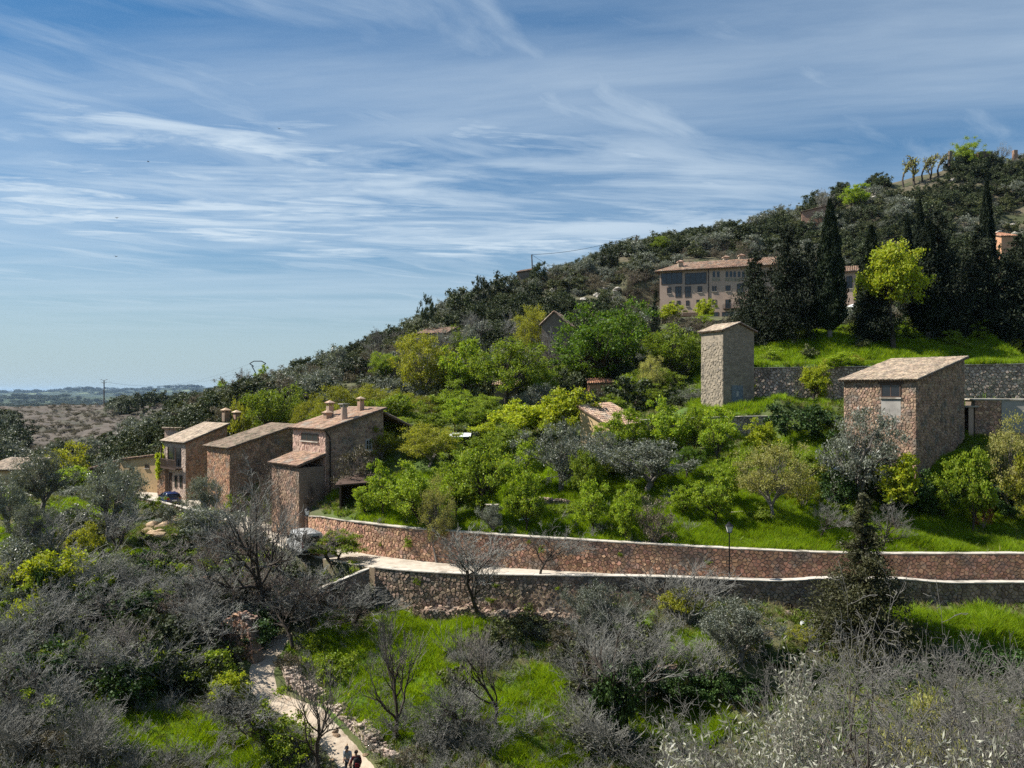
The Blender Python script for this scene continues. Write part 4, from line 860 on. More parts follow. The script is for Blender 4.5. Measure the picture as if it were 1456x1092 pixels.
# remains of the castle terrace on the hilltop
def castle():
    D = 214
    root = empty('castle_terrace', P(1370, 235, D), 0, 'reddish stone terrace end with railing and pillar on top of the hill', 'wall'); mr = M('castle_stone', (.26, .16, .11), (.34, .22, .16), scale=.8, bump=.1, bscale=2)
    m = MB(); a, b = P(1369, 236, D), P(1403, 228, D); m.hexa([a + Vector((0, 0, -2)), b + Vector((0, 0, -3)), b + Vector((0, 4, -3)), a + Vector((0, 4, -2))], [a + Vector((0, 0, .3)), b + Vector((0, 0, .4)), b + Vector((0, 4, .4)), a + Vector((0, 4, .3))]); m.build('wall', mr, root)
    c = P(1443, 220, D); m = MB(); m.box(c + Vector((0, 0, -.5)), (1.0, 1, 3.4)); m.build('pillar', mr, root)
    c = P(1452, 222, D); m = MB(); m.box(c + Vector((4, 2, -2.2)), (9, 3, 3.5)); m.build('wall', mr, root)
    c = P(1351, 228, D); m = MB(); m.box(c + Vector((0, 0, .5)), (.8, .8, 4.0)); m.build('gate_post', mt_mortar, root)
    c = P(1398, 222, D); m = MB(); m.box(c, (3.4, 3.0, 1.8)); m.build('hut', mt_slab, root)
    m = MB()
    for x in range(1338, 1394, 3):
        y = 237 - (x - 1338) * .25; q = P(x, y, D - 1); m.box(q + Vector((0, 0, .2)), (.09, .09, 2.0))
    q0, q1 = P(1338, 237, D - 1), P(1393, 223.2, D - 1)
    for k in (.4, 1.15): m.tube([q0 + Vector((0, 0, k)), q1 + Vector((0, 0, k))], [.05, .05], 4)
    m.build('railing', mt_iron, root)
castle()
# ---------------------------------------------------------------- plants
bark_grey = M('bark_grey', (.13, .115, .10), (.20, .18, .16), scale=6, rough=.95, objr=.15)
bark_twig = M('bark_twig', (.165, .16, .14), (.26, .255, .23), scale=3, rough=.95, objr=.22)
bark_near = M('bark_near', (.10, .095, .085), (.18, .172, .155), scale=5, rough=.95, objr=.2)
bark_red = M('bark_reddish', (.15, .11, .09), (.22, .17, .145), scale=3, rough=.95, objr=.2)
bark_dark = M('bark_dark', (.045, .036, .028), (.075, .06, .048), scale=6, rough=.95)
LEAF = dict(
    green=leafmat('leaf_green', (.15, .205, .021), (.235, .305, .032)),
    deep=leafmat('leaf_deep_green', (0.08, 0.145, 0.016), (0.135, 0.22, 0.022)),
    lime=leafmat('leaf_lime', (0.27, 0.315, 0.022), (0.37, 0.41, 0.03), trans=.42, island=.25),
    yellow=leafmat('leaf_yellow_green', (0.21, 0.215, 0.022), (0.29, 0.295, 0.035), island=.28),
    young=leafmat('leaf_young', (0.19, 0.265, 0.024), (0.28, 0.365, 0.032), trans=.45, island=.28),
    pale=leafmat('leaf_pale', (.29, .285, .09), (.38, .365, .13), island=.3),
    olive=leafmat('leaf_olive', (0.125, 0.138, 0.105), (0.215, 0.228, 0.19), trans=.15, island=.45, hue=.01, rough=.4),
    silver=leafmat('leaf_silver', (0.22, 0.22, 0.17), (0.38, 0.375, 0.31), trans=.2, island=.3, hue=.01, rough=.4),
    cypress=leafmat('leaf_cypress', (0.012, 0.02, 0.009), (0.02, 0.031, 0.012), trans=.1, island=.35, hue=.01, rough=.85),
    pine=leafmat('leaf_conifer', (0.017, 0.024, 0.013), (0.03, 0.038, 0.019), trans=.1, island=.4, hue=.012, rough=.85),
    conebrown=leafmat('leaf_conifer_brown', (.050, .054, .021), (.085, .084, .034), trans=.1, island=.4, hue=.015),
    scrub=leafmat('leaf_scrub', (0.066, 0.078, 0.03), (0.115, 0.125, 0.048), trans=.15, island=.4, objr=.3, hue=.02),
    scrubdark=leafmat('leaf_scrub_dark', (0.036, 0.048, 0.02), (0.064, 0.08, 0.03), trans=.12, island=.4, objr=.3, hue=.02),
    dry=leafmat('leaf_dry', (.105, .090, .060), (.165, .14, .10), trans=.15, island=.35, objr=.25, hue=.015),
    ivy=leafmat('leaf_ivy', (.028, .058, .014), (.055, .100, .022), trans=.15, island=.5, rough=.6),
    rust=leafmat('leaf_rust', (.20, .085, .025), (.26, .12, .035), trans=.2),
    grass=leafmat('grass_blade', (0.165, 0.25, 0.01), (0.245, 0.345, 0.014), trans=.5, island=.25, objr=.28, hue=.02),
    grassdry=leafmat('grass_dry', (.17, .15, .065), (.26, .22, .11), trans=.3, island=.25, objr=.25, hue=.02),
    weed=leafmat('weed_leaf', (0.09, 0.135, 0.022), (0.14, 0.195, 0.03), trans=.35, island=.3, objr=.25, hue=.02))
class Tubes:
    """many tapered sticks in one mesh, fast"""
    def __init__(s): s.a = []; s.b = []; s.ra = []; s.rb = []
    def seg(s, a, b, ra, rb): s.a.append(a); s.b.append(b); s.ra.append(ra); s.rb.append(rb)
    def path(s, pts, rs):
        for i in range(len(pts) - 1): s.seg(pts[i], pts[i + 1], rs[i], rs[i + 1])
    def arrays(s, n=4, sel=None):
        A = np.array(s.a, float); B = np.array(s.b, float); ra = np.array(s.ra); rb = np.array(s.rb)
        if sel is not None: A, B, ra, rb = A[sel], B[sel], ra[sel], rb[sel]
        d = B - A; d /= np.linalg.norm(d, axis=1, keepdims=True) + 1e-9
        ref = np.where(np.abs(d[:, 2:3]) > .9, np.array([[1., 0, 0]]), np.array([[0, 0, 1.]])); u = np.cross(d, ref); u /= np.linalg.norm(u, axis=1, keepdims=True) + 1e-9; v = np.cross(d, u)
        an = 2 * np.pi * np.arange(n) / n; c, sn = np.cos(an), np.sin(an)
        off = u[:, None] * c[None, :, None] + v[:, None] * sn[None, :, None]
        V = np.concatenate([A[:, None] + off * ra[:, None, None], B[:, None] + off * rb[:, None, None]], 1); m = len(A)
        base = np.arange(m)[:, None] * 2 * n; k = np.arange(n); k2 = (k + 1) % n
        Fq = np.stack([base + k, base + k2, base + n + k2, base + n + k], -1).reshape(-1, 4)
        return V.reshape(-1, 3), Fq
def unit(v): return v / (np.linalg.norm(v, axis=-1, keepdims=True) + 1e-9)
def leaves(C, L, Wd, rng, up=0.0, out=None, flat=0.0):
    """rhombic leaves at C; up/out bias their long axis"""
    n = len(C); u = rng.normal(size=(n, 3)); u[:, 2] += up
    if out is not None: u += out
    u = unit(u); w = rng.normal(size=(n, 3)); w[:, 2] *= (1 - flat); v = unit(np.cross(u, w)); k = rng.uniform(.6, 1.35, (n, 1)) * .5
    V = np.stack([C - u * L * k, C + v * Wd * k, C + u * L * k, C - v * Wd * k], 1).reshape(-1, 3)
    return V, (np.arange(n)[:, None] * 4 + np.arange(4))
def bend(a, b, rng, n=4, sag=.12):
    a, b = np.array(a, float), np.array(b, float); L = np.linalg.norm(b - a); m = (a + b) / 2 + rng.normal(size=3) * L * sag + np.array([0, 0, L * .06])
    t = np.linspace(0, 1, n)[:, None]; return (1 - t) ** 2 * a + 2 * t * (1 - t) * m + t ** 2 * b
PROTO = {}
LAND = [(*P(*q[:3])[:2], q[3]) for q in [(420, 1010, 48, 'the bend of the walkers\' path'), (505, 1085, 44, 'the two walkers'), (275, 835, 60, 'the ruined reddish wall'), (340, 890, 54, 'the taller ruined wall'), (480, 830, 59, 'the sloping wing wall'), (432, 790, 64, 'the parked van'), (260, 730, 84, 'the roadside parapet'), (230, 750, 80, 'the rubble bank'), (180, 1030, 44, 'the left grass patch'), (58, 1050, 42.5, 'the pale silvery bare tree'), (565, 1030, 45.3, 'the tall slim meadow tree'), (703, 1040, 44.6, 'the bent slim meadow tree'), (868, 1070, 43, 'the ivy column tree'), (660, 1060, 43.5, 'the small bare tree at the meadow edge'), (70, 870, 58, 'the lime topped tree'), (60, 720, 78, 'the two-trunked meadow olive'), (155, 750, 72, 'the large dark olive'), (295, 790, 73, 'the broad olive bush'), (122, 790, 66, 'the yellow-green sapling'), (600, 880, 57, 'the tumbled dry-stone wall'), (760, 870, 55.5, 'the bare trees against the road wall'), (950, 930, 49, 'the right-hand meadow bank'), (1050, 960, 46.5, 'the round grey olive'), (400, 850, 59, 'the large spreading bare tree'), (385, 700, 76, 'the chimney house porch'), (20, 690, 90, 'the leftmost tiled outbuilding'), (1228, 890, 46.6, 'the front conifer'), (1370, 900, 47, 'the green strip by the parapet'),
        (612, 470, 150, 'the ridge cabin'), (790, 460, 125, 'the gabled stone shed'), (745, 385, 184, 'the hilltop shelter'), (940, 440, 165, 'the left end of the hotel'), (1030, 360, 190, 'the ridge behind the hotel roof'), (1158, 295, 197, 'the ruined barn'), (1310, 240, 212, 'the pollard row'), (1400, 230, 212, 'the castle terrace'), (1436, 340, 150, 'the orange hillside house'), (1250, 380, 170, 'the limestone outcrop behind the lime-green tree'), (850, 410, 165, 'the limestone outcrop above the huge tree'), (540, 480, 160, 'the left shoulder of the ridge'), (440, 520, 155, 'the lower ridge'), (905, 345, 190, 'the ridge power pole'), (600, 520, 112, 'the big round yellow-green tree'), (850, 500, 110, 'the huge dark green tree'), (720, 520, 105, 'the wide mid-green tree'), (320, 550, 160, 'the low end of the ridge'), (680, 430, 165, 'the middle ridge'), (1330, 300, 185, 'the slope above the big conifer'), (500, 560, 118, 'the yellow-green row'), (180, 590, 320, 'the hill power pole'), (230, 600, 128, 'the small dark shed'), (150, 660, 125, 'the ochre sheds'), (100, 640, 150, 'the foot of the dry hill'), (270, 610, 115, 'the long barn'), (390, 560, 110, 'the bright green tree above the roofs'), (250, 575, 300, 'the far end of the dry hill')]]
def near(x, y): return min(LAND, key=lambda l: (l[0] - x) ** 2 + (l[1] - y) ** 2)[2]
def reg(kind, wood, leaf, bark, leafm, wn=5, woodthin=None, extra=None):
    """wood: Tubes, leaf: (V,F); normalised so that base is at z=0 and width/height are known"""
    parts = []
    pts = []
    if leaf is not None: pts.append(leaf[0])
    if wood is not None and len(wood.a): pts.append(np.array(wood.b))
    A = np.concatenate(pts); lo, hi = np.percentile(A, .4, axis=0), np.percentile(A, 99.6, axis=0)
    w = max(hi[0] - lo[0], hi[1] - lo[1]) * .5 + (hi[0] - lo[0] + hi[1] - lo[1]) * .25; h = hi[2]
    if wood is not None and len(wood.a):
        r = np.array(wood.ra); th = woodthin if woodthin is not None else -1
        big = np.nonzero(r > th)[0]; small = np.nonzero(r <= th)[0]
        V, Fq = wood.arrays(wn, big); parts.append(('trunk', mesh_np(kind + '_trunk', V, [Fq], [bark[0] if isinstance(bark, tuple) else bark], smooth=True)))
        if len(small): V, Fq = wood.arrays(3, small); parts.append(('branches', mesh_np(kind + '_branches', V, [Fq], [bark[1] if isinstance(bark, tuple) else bark])))
    if leaf is not None: parts.append(('crown', mesh_np(kind + '_crown', leaf[0], [leaf[1]], [leafm])))
    PROTO.setdefault(kind, []).append((parts, w, h))
def merge(*vf):
    V = []; Fs = []; b = 0
    for v, f in vf: V.append(v); Fs.append(f + b); b += len(v)
    return np.concatenate(V), np.concatenate(Fs)
def clump_tree(kind, seed, H, R, cb, nc, nl, L, Wd, cr, tr, leafm, bark=bark_grey, limbs=6, shell=.55, up=.1, noise=.28, bot=.75, flat=0., trunk_h=None, fork=False, top=1.0):
    rng = np.random.default_rng(seed); wood = Tubes(); zc = (H + cb) / 2; rz = (H - cb) / 2
    d = unit(rng.normal(size=(nc, 3))); rr = rng.uniform(.12, 1, nc) ** shell
    ph = rng.uniform(0, 6.28, 6); k = rng.normal(size=(6, 3)) * 2.2
    lump = 1 + noise * np.sin(d @ k.T + ph).sum(1) / 2.2
    c = d * (rr * lump)[:, None] * np.array([R, R, rz]); c[:, 2] = np.where(c[:, 2] < 0, c[:, 2] * bot, c[:, 2] * top); c[:, 2] += zc
    c *= np.array([1, rng.uniform(.85, 1.1), 1])
    th = trunk_h or cb * 1.05; lean = rng.normal(size=2) * .05 * H
    fk = np.array([lean[0], lean[1], th]); n0 = 5
    wood.path(bend((0, 0, -.25), fk, rng, n0, .05), np.linspace(tr * 1.25, tr * .85, n0))
    seeds = c[rng.choice(nc, limbs, replace=False)]
    lab = np.argmin(((c[:, None] - seeds[None]) ** 2).sum(-1), 1)
    for j in range(limbs):
        mem = c[lab == j]
        if not len(mem): continue
        e = fk + (mem.mean(0) - fk) * .62; wood.path(bend(fk, e, rng, 5, .12), np.linspace(tr * .62, tr * .3, 5))
        for q in mem:
            s = fk + (e - fk) * rng.uniform(.45, 1); wood.path(bend(s, q, rng, 4, .12), np.linspace(tr * .2, tr * .04, 4))
    idx = rng.integers(0, nc, nl); off = rng.normal(size=(nl, 3)); off = unit(off) * (np.abs(rng.normal(size=(nl, 1))) ** .7) * cr * np.array([1, 1, .72]); C = c[idx] + off
    C[:, 2] = np.maximum(C[:, 2], .12)
    reg(kind, wood, leaves(C, L, Wd, rng, up, out=off / cr * .5, flat=flat), bark, leafm, 5, tr * .1)
for s in range(3):
    clump_tree('broad', 100 + s, 9, 4.6, 1.9, 120, 15000, .21, .15, .62, .30, LEAF['green'], bark_dark)
    clump_tree('deep', 110 + s, 10, 5.5, 2.0, 150, 20000, .22, .16, .62, .40, LEAF['deep'], bark_dark, limbs=7, noise=.34)
    clump_tree('round', 120 + s, 7.5, 3.8, .9, 150, 17000, .16, .10, .52, .20, LEAF['yellow'], bark_grey, limbs=7, noise=.12, shell=.42)
    clump_tree('limebig', 125 + s, 8, 3.0, 3.0, 130, 16000, .20, .14, .50, .22, LEAF['lime'], bark_dark, noise=.25, trunk_h=3.2)
    clump_tree('young', 130 + s, 4.5, 1.8, .8, 75, 8000, .17, .115, .32, .10, LEAF['young'], bark_dark, limbs=5, noise=.35, shell=.5)
    clump_tree('orchard', 140 + s, 5.0, 2.5, .8, 95, 12000, .17, .115, .40, .15, LEAF['green'], bark_dark, limbs=4, noise=.35, trunk_h=.7)
    clump_tree('lime', 150 + s, 4.5, 1.9, .6, 75, 9000, .17, .12, .35, .10, LEAF['lime'], bark_dark, limbs=5, noise=.3)
    clump_tree('feather', 160 + s, 6.0, 2.7, 1.2, 130, 12000, .13, .065, .40, .15, LEAF['pale'], bark_grey, limbs=7, noise=.2, shell=.5, up=.5)
    clump_tree('olive', 170 + s, 4.8, 2.7, .9, 90, 13000, .17, .055, .42, .24, LEAF['olive'], bark_grey, limbs=6, noise=.34, shell=.5, up=.35)
    clump_tree('olivebush', 180 + s, 3.2, 2.1, .15, 70, 9000, .16, .05, .38, .14, LEAF['olive'], bark_grey, limbs=7, noise=.3, shell=.45, up=.6, trunk_h=.3, bot=.95)
    clump_tree('poplar', 190 + s, 4.4, .95, .9, 46, 4500, .19, .14, .27, .09, LEAF['lime'], bark_dark, limbs=4, noise=.2, up=.3)
    clump_tree('yellowshrub', 200 + s, 3.0, 1.9, .3, 50, 4600, .14, .09, .33, .08, LEAF['yellow'], bark_grey, limbs=6, noise=.35, trunk_h=.3)
    clump_tree('greenshrub', 210 + s, 2.2, 1.4, .1, 36, 3200, .15, .10, .28, .06, LEAF['green'], bark_dark, limbs=5, noise=.4, trunk_h=.2, bot=.95)
    clump_tree('ivy', 220 + s, 2.6, 2.2, .0, 60, 7000, .16, .15, .34, .06, LEAF['ivy'], bark_dark, limbs=5, noise=.35, trunk_h=.2, bot=1.0, shell=.35)
    clump_tree('scrub', 230 + s, 1.9, 1.5, .0, 34, 1900, .20, .13, .28, .05, LEAF['scrub'], bark_grey, limbs=4, noise=.4, trunk_h=.15, bot=.6, shell=.4)
    clump_tree('scrubdark', 240 + s, 2.6, 1.7, .1, 38, 2600, .20, .13, .32, .07, LEAF['scrubdark'], bark_dark, limbs=4, noise=.4, trunk_h=.2, bot=.8, shell=.4)
    clump_tree('scrubolive', 250 + s, 2.9, 1.9, .3, 40, 2600, .20, .08, .34, .08, LEAF['olive'], bark_grey, limbs=5, noise=.35, trunk_h=.3, bot=.8, up=.3)
    clump_tree('scrubdry', 260 + s, 1.6, 1.3, .0, 30, 1500, .22, .05, .28, .05, LEAF['dry'], bark_twig, limbs=6, noise=.35, trunk_h=.15, bot=.6, up=.9)
    clump_tree('brownbush', 270 + s, 3.2, 1.4, .1, 50, 3000, .14, .06, .30, .10, LEAF['dry'], bark_red, limbs=8, noise=.25, trunk_h=.2, bot=1.0, up=.9)
    clump_tree('rust', 280 + s, 1.2, .7, .0, 16, 900, .13, .05, .2, .03, LEAF['rust'], bark_red, limbs=5, trunk_h=.1)
def cypress(seed, H=16, R=1.5, base=1.4, nl=16000, L=.42, Wd=.13):
    rng = np.random.default_rng(seed); t = rng.uniform(0, 1, nl) ** .85; a = rng.uniform(0, 2 * np.pi, nl)
    prof = R * np.minimum(1, (t / .12) ** .6) * (1 - t ** 1.7) ** .9 + .03
    rib = 1 + .13 * np.sin(a * 7 + t * 9 + np.sin(t * 23)) + .10 * np.sin(a * 3 - t * 31) + .06 * rng.normal(size=nl)
    r = prof * rib * rng.uniform(.55, 1.04, nl) ** .35; C = np.stack([np.cos(a) * r, np.sin(a) * r, base + t * (H - base)], -1)
    out = np.stack([np.cos(a), np.sin(a), np.zeros(nl)], -1) * .25; V = leaves(C, L, Wd, rng, 2.2, out=out)
    wood = Tubes(); wood.path([(0, 0, -.3), (0, 0, H * .5), (0, 0, H * .93)], [.26, .16, .02])
    n = 14; tt = np.linspace(0, 1, n); rr = R * .72 * np.minimum(1, ((tt + .02) / .12) ** .6) * np.maximum(1 - tt ** 1.7, 0) ** .9; m = 12; an = 2 * np.pi * np.arange(m) / m
    Vc = np.stack([rr[:, None] * np.cos(an), rr[:, None] * np.sin(an), np.broadcast_to((base + tt * (H - base) * .97)[:, None], (n, m))], -1).reshape(-1, 3)
    i = (np.arange(n - 1)[:, None] * m + np.arange(m)[None]).ravel(); j = (np.arange(n - 1)[:, None] * m + (np.arange(m)[None] + 1) % m).ravel()
    reg('cypress', wood, merge(V, (Vc, np.stack([i, j, j + m, i + m], -1))), bark_grey, LEAF['cypress'], 6, None)
for s in range(3): cypress(300 + s)
def conifer(kind, seed, H, R, leafm, nw=26, per=7, nl=30, droop=.25, base=.08, L=.34, Wd=.12, pw=1.0, ragged=.35, dens=1.0, top=.0):
    """spreading conifer: whorls of branches carrying sprays"""
    rng = np.random.default_rng(seed); wood = Tubes(); Cs = []; outs = []
    wood.path([(0, 0, -.3), (H * .01, 0, H * .5), (0, H * .008, H * .98)], [H * .022, H * .013, .02])
    for i in range(nw):
        t = (i + rng.uniform(0, .6)) / nw; z = H * (base + (1 - base) * t)
        rad_ = R * ((1 - t) ** pw * (1 - .35 * max(0, .18 - t) / .18)) + R * .05
        for j in range(max(3, int(per * (.45 + 1.1 * (1 - t))))):
            a = rng.uniform(0, 6.283); ln = rad_ * (1 + rng.normal() * ragged); ln = max(ln, .12 * R)
            dirv = np.array([math.cos(a), math.sin(a), rng.uniform(-.1, .35) - droop * (1 - t)]); e = np.array([0, 0, z]) + dirv * ln; e[2] = max(e[2], .3)
            p = bend((0, 0, z - ln * .1), e, rng, 4, .06); wood.path(p, [.05, .035, .022, .01])
            m = max(8, int(nl * dens * (.25 + 1.1 * ln / R))); q = rng.uniform(.15, 1.05, m) ** .8; sprd = (.10 + .16 * q * (1 - q * .5)) * ln * .8 + .08
            C = np.stack([np.interp(q, [0, .33, .67, 1.0], p[:, k]) for k in range(3)], -1); o = rng.normal(size=(m, 3)) * np.array([1, 1, .7]); C = C + o * sprd[:, None] * .75
            Cs.append(C); outs.append(np.tile(dirv * 1.1, (m, 1)) + np.array([0, 0, -.25]))
    C = np.concatenate(Cs); reg(kind, wood, leaves(C, L, Wd, rng, .1, out=np.concatenate(outs)), bark_dark, leafm, 6, .06)
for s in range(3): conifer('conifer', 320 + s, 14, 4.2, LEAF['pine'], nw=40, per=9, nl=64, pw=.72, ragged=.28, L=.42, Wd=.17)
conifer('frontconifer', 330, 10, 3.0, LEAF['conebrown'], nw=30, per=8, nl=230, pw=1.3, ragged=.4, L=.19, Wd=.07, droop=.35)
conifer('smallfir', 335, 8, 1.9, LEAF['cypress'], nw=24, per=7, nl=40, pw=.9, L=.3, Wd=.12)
def bare(kind, seed, H, spread, bark, levels=4, kids=(7, 6, 5, 4), tr=.16, ang=.75, upb=.35, wander=.18, thin=.02, lens=(1, .62, .55, .5, .5), ivy=False, multi=1, tw=.006, buds=None):
    rng = np.random.default_rng(seed); wood = Tubes(); tips = []
    def grow(p, d, L, r, lev):
        n = 5 if lev < 2 else 3; pts = [np.array(p, float)]; dd = np.array(d, float); rs = [r]
        for i in range(n):
            dd = dd + rng.normal(size=3) * wander + np.array([0, 0, upb * (.25 if lev else .05)]); dd /= np.linalg.norm(dd); pts.append(pts[-1] + dd * L / n); rs.append(max(tw, r * (1 - .62 * (i + 1) / n)))
        wood.path(pts, rs)
        if lev >= levels: tips.append(pts[-1]); return
        kk = kids[min(lev, len(kids) - 1)]
        for c in range(kk):
            f = rng.uniform(.28 if lev else .3, 1.0) if c else 1.0; x = f * n; i = min(int(x), n - 1); q = pts[i] + (pts[i + 1] - pts[i]) * (x - i)
            ax = dd if c == 0 else unit(pts[i + 1] - pts[i]); s = unit(np.cross(ax, rng.normal(size=3))); a = ang * rng.uniform(.6, 1.25) * (1 if c else .4)
            nd = ax * math.cos(a) + s * math.sin(a); nd[2] = nd[2] * .9 + .08; nd[:2] *= spread
            grow(q, unit(nd), L * lens[lev + 1] * rng.uniform(.7, 1.2), max(tw, r * (1 - .6 * f) * .72), lev + 1)
    for m in range(multi):
        a = 6.283 * m / max(1, multi) + rng.uniform(-.4, .4); o = np.array([math.cos(a), math.sin(a), 0]) * (.15 * H * .2 if multi > 1 else 0)
        d = np.array([math.cos(a) * .45, math.sin(a) * .45, 1.0]) if multi > 1 else np.array([rng.normal() * .06, rng.normal() * .06, 1.0])
        grow(o + np.array([0, 0, -.2]), unit(d), H * .55 * (1 if multi == 1 else rng.uniform(.7, 1)), tr, 0)
    lf = None
    if ivy or buds:
        sel = np.nonzero(np.array(wood.ra) > (tr * .35 if ivy else 0))[0]; k = rng.choice(sel, 4200 if ivy else buds[0]); A = np.array(wood.a)[k]; B = np.array(wood.b)[k]; C = A + (B - A) * rng.uniform(0, 1, (len(k), 1))
        C = C + rng.normal(size=C.shape) * (tr * 1.5 if ivy else .06); 
        if ivy: C = C[C[:, 2] < H * .62]
        lf = leaves(C, .17 if ivy else buds[1], .15 if ivy else buds[2], rng, .1 if ivy else .5)
    b = np.array(wood.b); s = H / np.percentile(b[:, 2], 99.6)
    wood.a = list(np.array(wood.a) * s); wood.b = list(b * s)
    if lf is not None: lf = (lf[0] * s, lf[1])
    reg(kind, wood, lf, (bark_dark if tr > .1 else bark, bark), LEAF['ivy'] if ivy else (LEAF[buds[3]] if buds else None), 5, thin)
for s in range(3):
    bare('bare', 400 + s, 8, 1.15, bark_twig, kids=(8, 7, 5, 4), tr=.17, tw=.011)
    bare('slim', 410 + s, 8, .8, bark_grey, kids=(8, 6, 5, 3), tr=.15, ang=.6, upb=.6, tw=.011)
    bare('thicket', 420 + s, 4.2, 1.25, bark_twig, levels=3, kids=(7, 6, 4), tr=.07, multi=6, ang=.7, tw=.0115, wander=.22, lens=(1, .6, .5, .45))
    bare('redthicket', 430 + s, 4.0, 1.1, bark_red, levels=3, kids=(7, 6, 4), tr=.06, multi=6, ang=.6, tw=.0105, buds=(900, .12, .05, 'dry'))
    bare('brush', 440 + s, 1.6, 1.3, bark_twig, levels=2, kids=(6, 5), tr=.03, multi=7, ang=.7, tw=.009, wander=.25, lens=(1, .6, .5))
for s in range(2):
    bare('ivytree', 450 + s, 8, 1.0, bark_twig, kids=(7, 6, 5, 4), tr=.22, ivy=True, tw=.0075)
    bare('pollard', 460 + s, 5, 1.2, M('plane_bark%d' % s, (.30, .28, .20), (.38, .36, .27), scale=3), levels=2, kids=(6, 9), tr=.22, ang=.8, tw=.035, lens=(1, .5, .5), buds=(220, .25, .16, 'pale'))
    bare('nearbare', 470 + s, 8.5, 1.5, bark_near, kids=(8, 8, 6, 4), levels=4, tr=.15, ang=.85, tw=.009, multi=3, wander=.26, lens=(.8, .75, .55, .45, .4), upb=.12)
bare('nearolive', 480, 4.0, 1.1, bark_grey, kids=(9, 8, 3), levels=3, tr=.05, ang=.5, tw=.004, multi=9, wander=.12, lens=(1, .6, .45, .4), upb=.7, buds=(15000, .085, .02, 'silver'))

CNT = {}
def plant(kind, px, top, w, D, label, name='tree', cat='tree', group=None, var=None, rz=None, sink=.1, lean=0.0, X=None, base=None):
    """tree whose top is at pixel (px, top), w pixels wide, standing on the ground at depth D"""
    x = (px - HX) / F * D if X is None else X; g = gz1(x, D) if base is None else base; zt = (HY - top) / F * D; h = max(zt - g, .4)
    v = PROTO[kind]; c = CNT.get(kind, 0); CNT[kind] = c + 1; parts, pw, ph = v[(c if var is None else var) % len(v)]
    sx = (w * D / F) / pw; sz = h / ph
    R = random.Random(int(px * 7 + top * 13)); a = R.uniform(0, 6.28) if rz is None else rz
    root = empty(name, (x, D, g - sink), a, label, cat, group); root.scale = (sx, sx, sz)
    if lean: root.rotation_euler = (lean, 0, 0)
    for nm, me in parts: link(nm, me, root)
    return root
SH = {}
def shrub(kind, x, y, s, label, name='shrub', cat='shrub', group=None, R=random, sz=1.0, z=None):
    """small plant at a ground point: one mesh of stems and leaves"""
    v = PROTO[kind]; i = R.randrange(len(v)); key = (kind, i)
    if key not in SH:
        parts = v[i][0]; V = []; Fs = []; mi = []; b = 0; ms = []
        for k, (nm, me) in enumerate(parts):
            a = np.empty(len(me.vertices) * 3, np.float32); me.vertices.foreach_get('co', a); q = np.empty(len(me.loops), np.int32); me.loops.foreach_get('vertex_index', q)
            V.append(a.reshape(-1, 3)); Fs.append(q.reshape(-1, 4) + b); mi += [k] * len(me.polygons); b += len(me.vertices); ms.append(me.materials[0])
        SH[key] = mesh_np(kind + '_shrub', np.concatenate(V), [np.concatenate(Fs)], ms, midx=mi)
    o = link(name, SH[key]); o.location = (x, y, (gz1(x, y) if z is None else z) - .08 * s); o.rotation_euler = (0, 0, R.uniform(0, 6.28)); o.scale = (s * R.uniform(.85, 1.2), s * R.uniform(.85, 1.2), s * sz)
    return tag(o, label, cat, group)
def pshrub(kind, px, py, s, label, **k):
    h = hit(px, py); return shrub(kind, h.x, h.y, s, label, **k)
# geometry-node scatter for what nobody could count
def scatter(name, kind_mesh, pts, scl, label, cat, seed=0, tilt=.12, wide=1.0):
    rng = np.random.default_rng(seed); n = len(pts)
    src = bpy.data.objects.new(name + '_source', kind_mesh)
    me = bpy.data.meshes.new(name); me.vertices.add(n); me.vertices.foreach_set('co', np.asarray(pts, np.float32).ravel())
    a = me.attributes.new('rot', 'FLOAT_VECTOR', 'POINT'); r = np.stack([rng.normal(size=n) * tilt, rng.normal(size=n) * tilt, rng.uniform(0, 6.283, n)], -1).astype(np.float32); a.data.foreach_set('vector', r.ravel())
    a = me.attributes.new('scl', 'FLOAT_VECTOR', 'POINT'); s = np.asarray(scl, np.float32); a.data.foreach_set('vector', np.stack([s * wide, s * wide, s], -1).astype(np.float32).ravel())
    o = link(name, me); tag(o, label, cat, None, 'stuff')
    g = bpy.data.node_groups.new(name, 'GeometryNodeTree'); g.interface.new_socket('Geometry', in_out='INPUT', socket_type='NodeSocketGeometry'); g.interface.new_socket('Geometry', in_out='OUTPUT', socket_type='NodeSocketGeometry')
    n_ = g.nodes; gi = n_.new('NodeGroupInput'); go = n_.new('NodeGroupOutput'); ip = n_.new('GeometryNodeInstanceOnPoints'); oi = n_.new('GeometryNodeObjectInfo'); oi.inputs['Object'].default_value = src
    mp = n_.new('GeometryNodeMeshToPoints')
    def na(nm):
        q = n_.new('GeometryNodeInputNamedAttribute'); q.data_type = 'FLOAT_VECTOR'; q.inputs['Name'].default_value = nm; return q.outputs['Attribute']
    g.links.new(gi.outputs[0], mp.inputs['Mesh']); g.links.new(mp.outputs[0], ip.inputs['Points']); g.links.new(oi.outputs['Geometry'], ip.inputs['Instance'])
    g.links.new(na('rot'), ip.inputs['Rotation']); g.links.new(na('scl'), ip.inputs['Scale']); g.links.new(ip.outputs[0], go.inputs[0])
    md = o.modifiers.new('scatter', 'NODES'); md.node_group = g
    return o
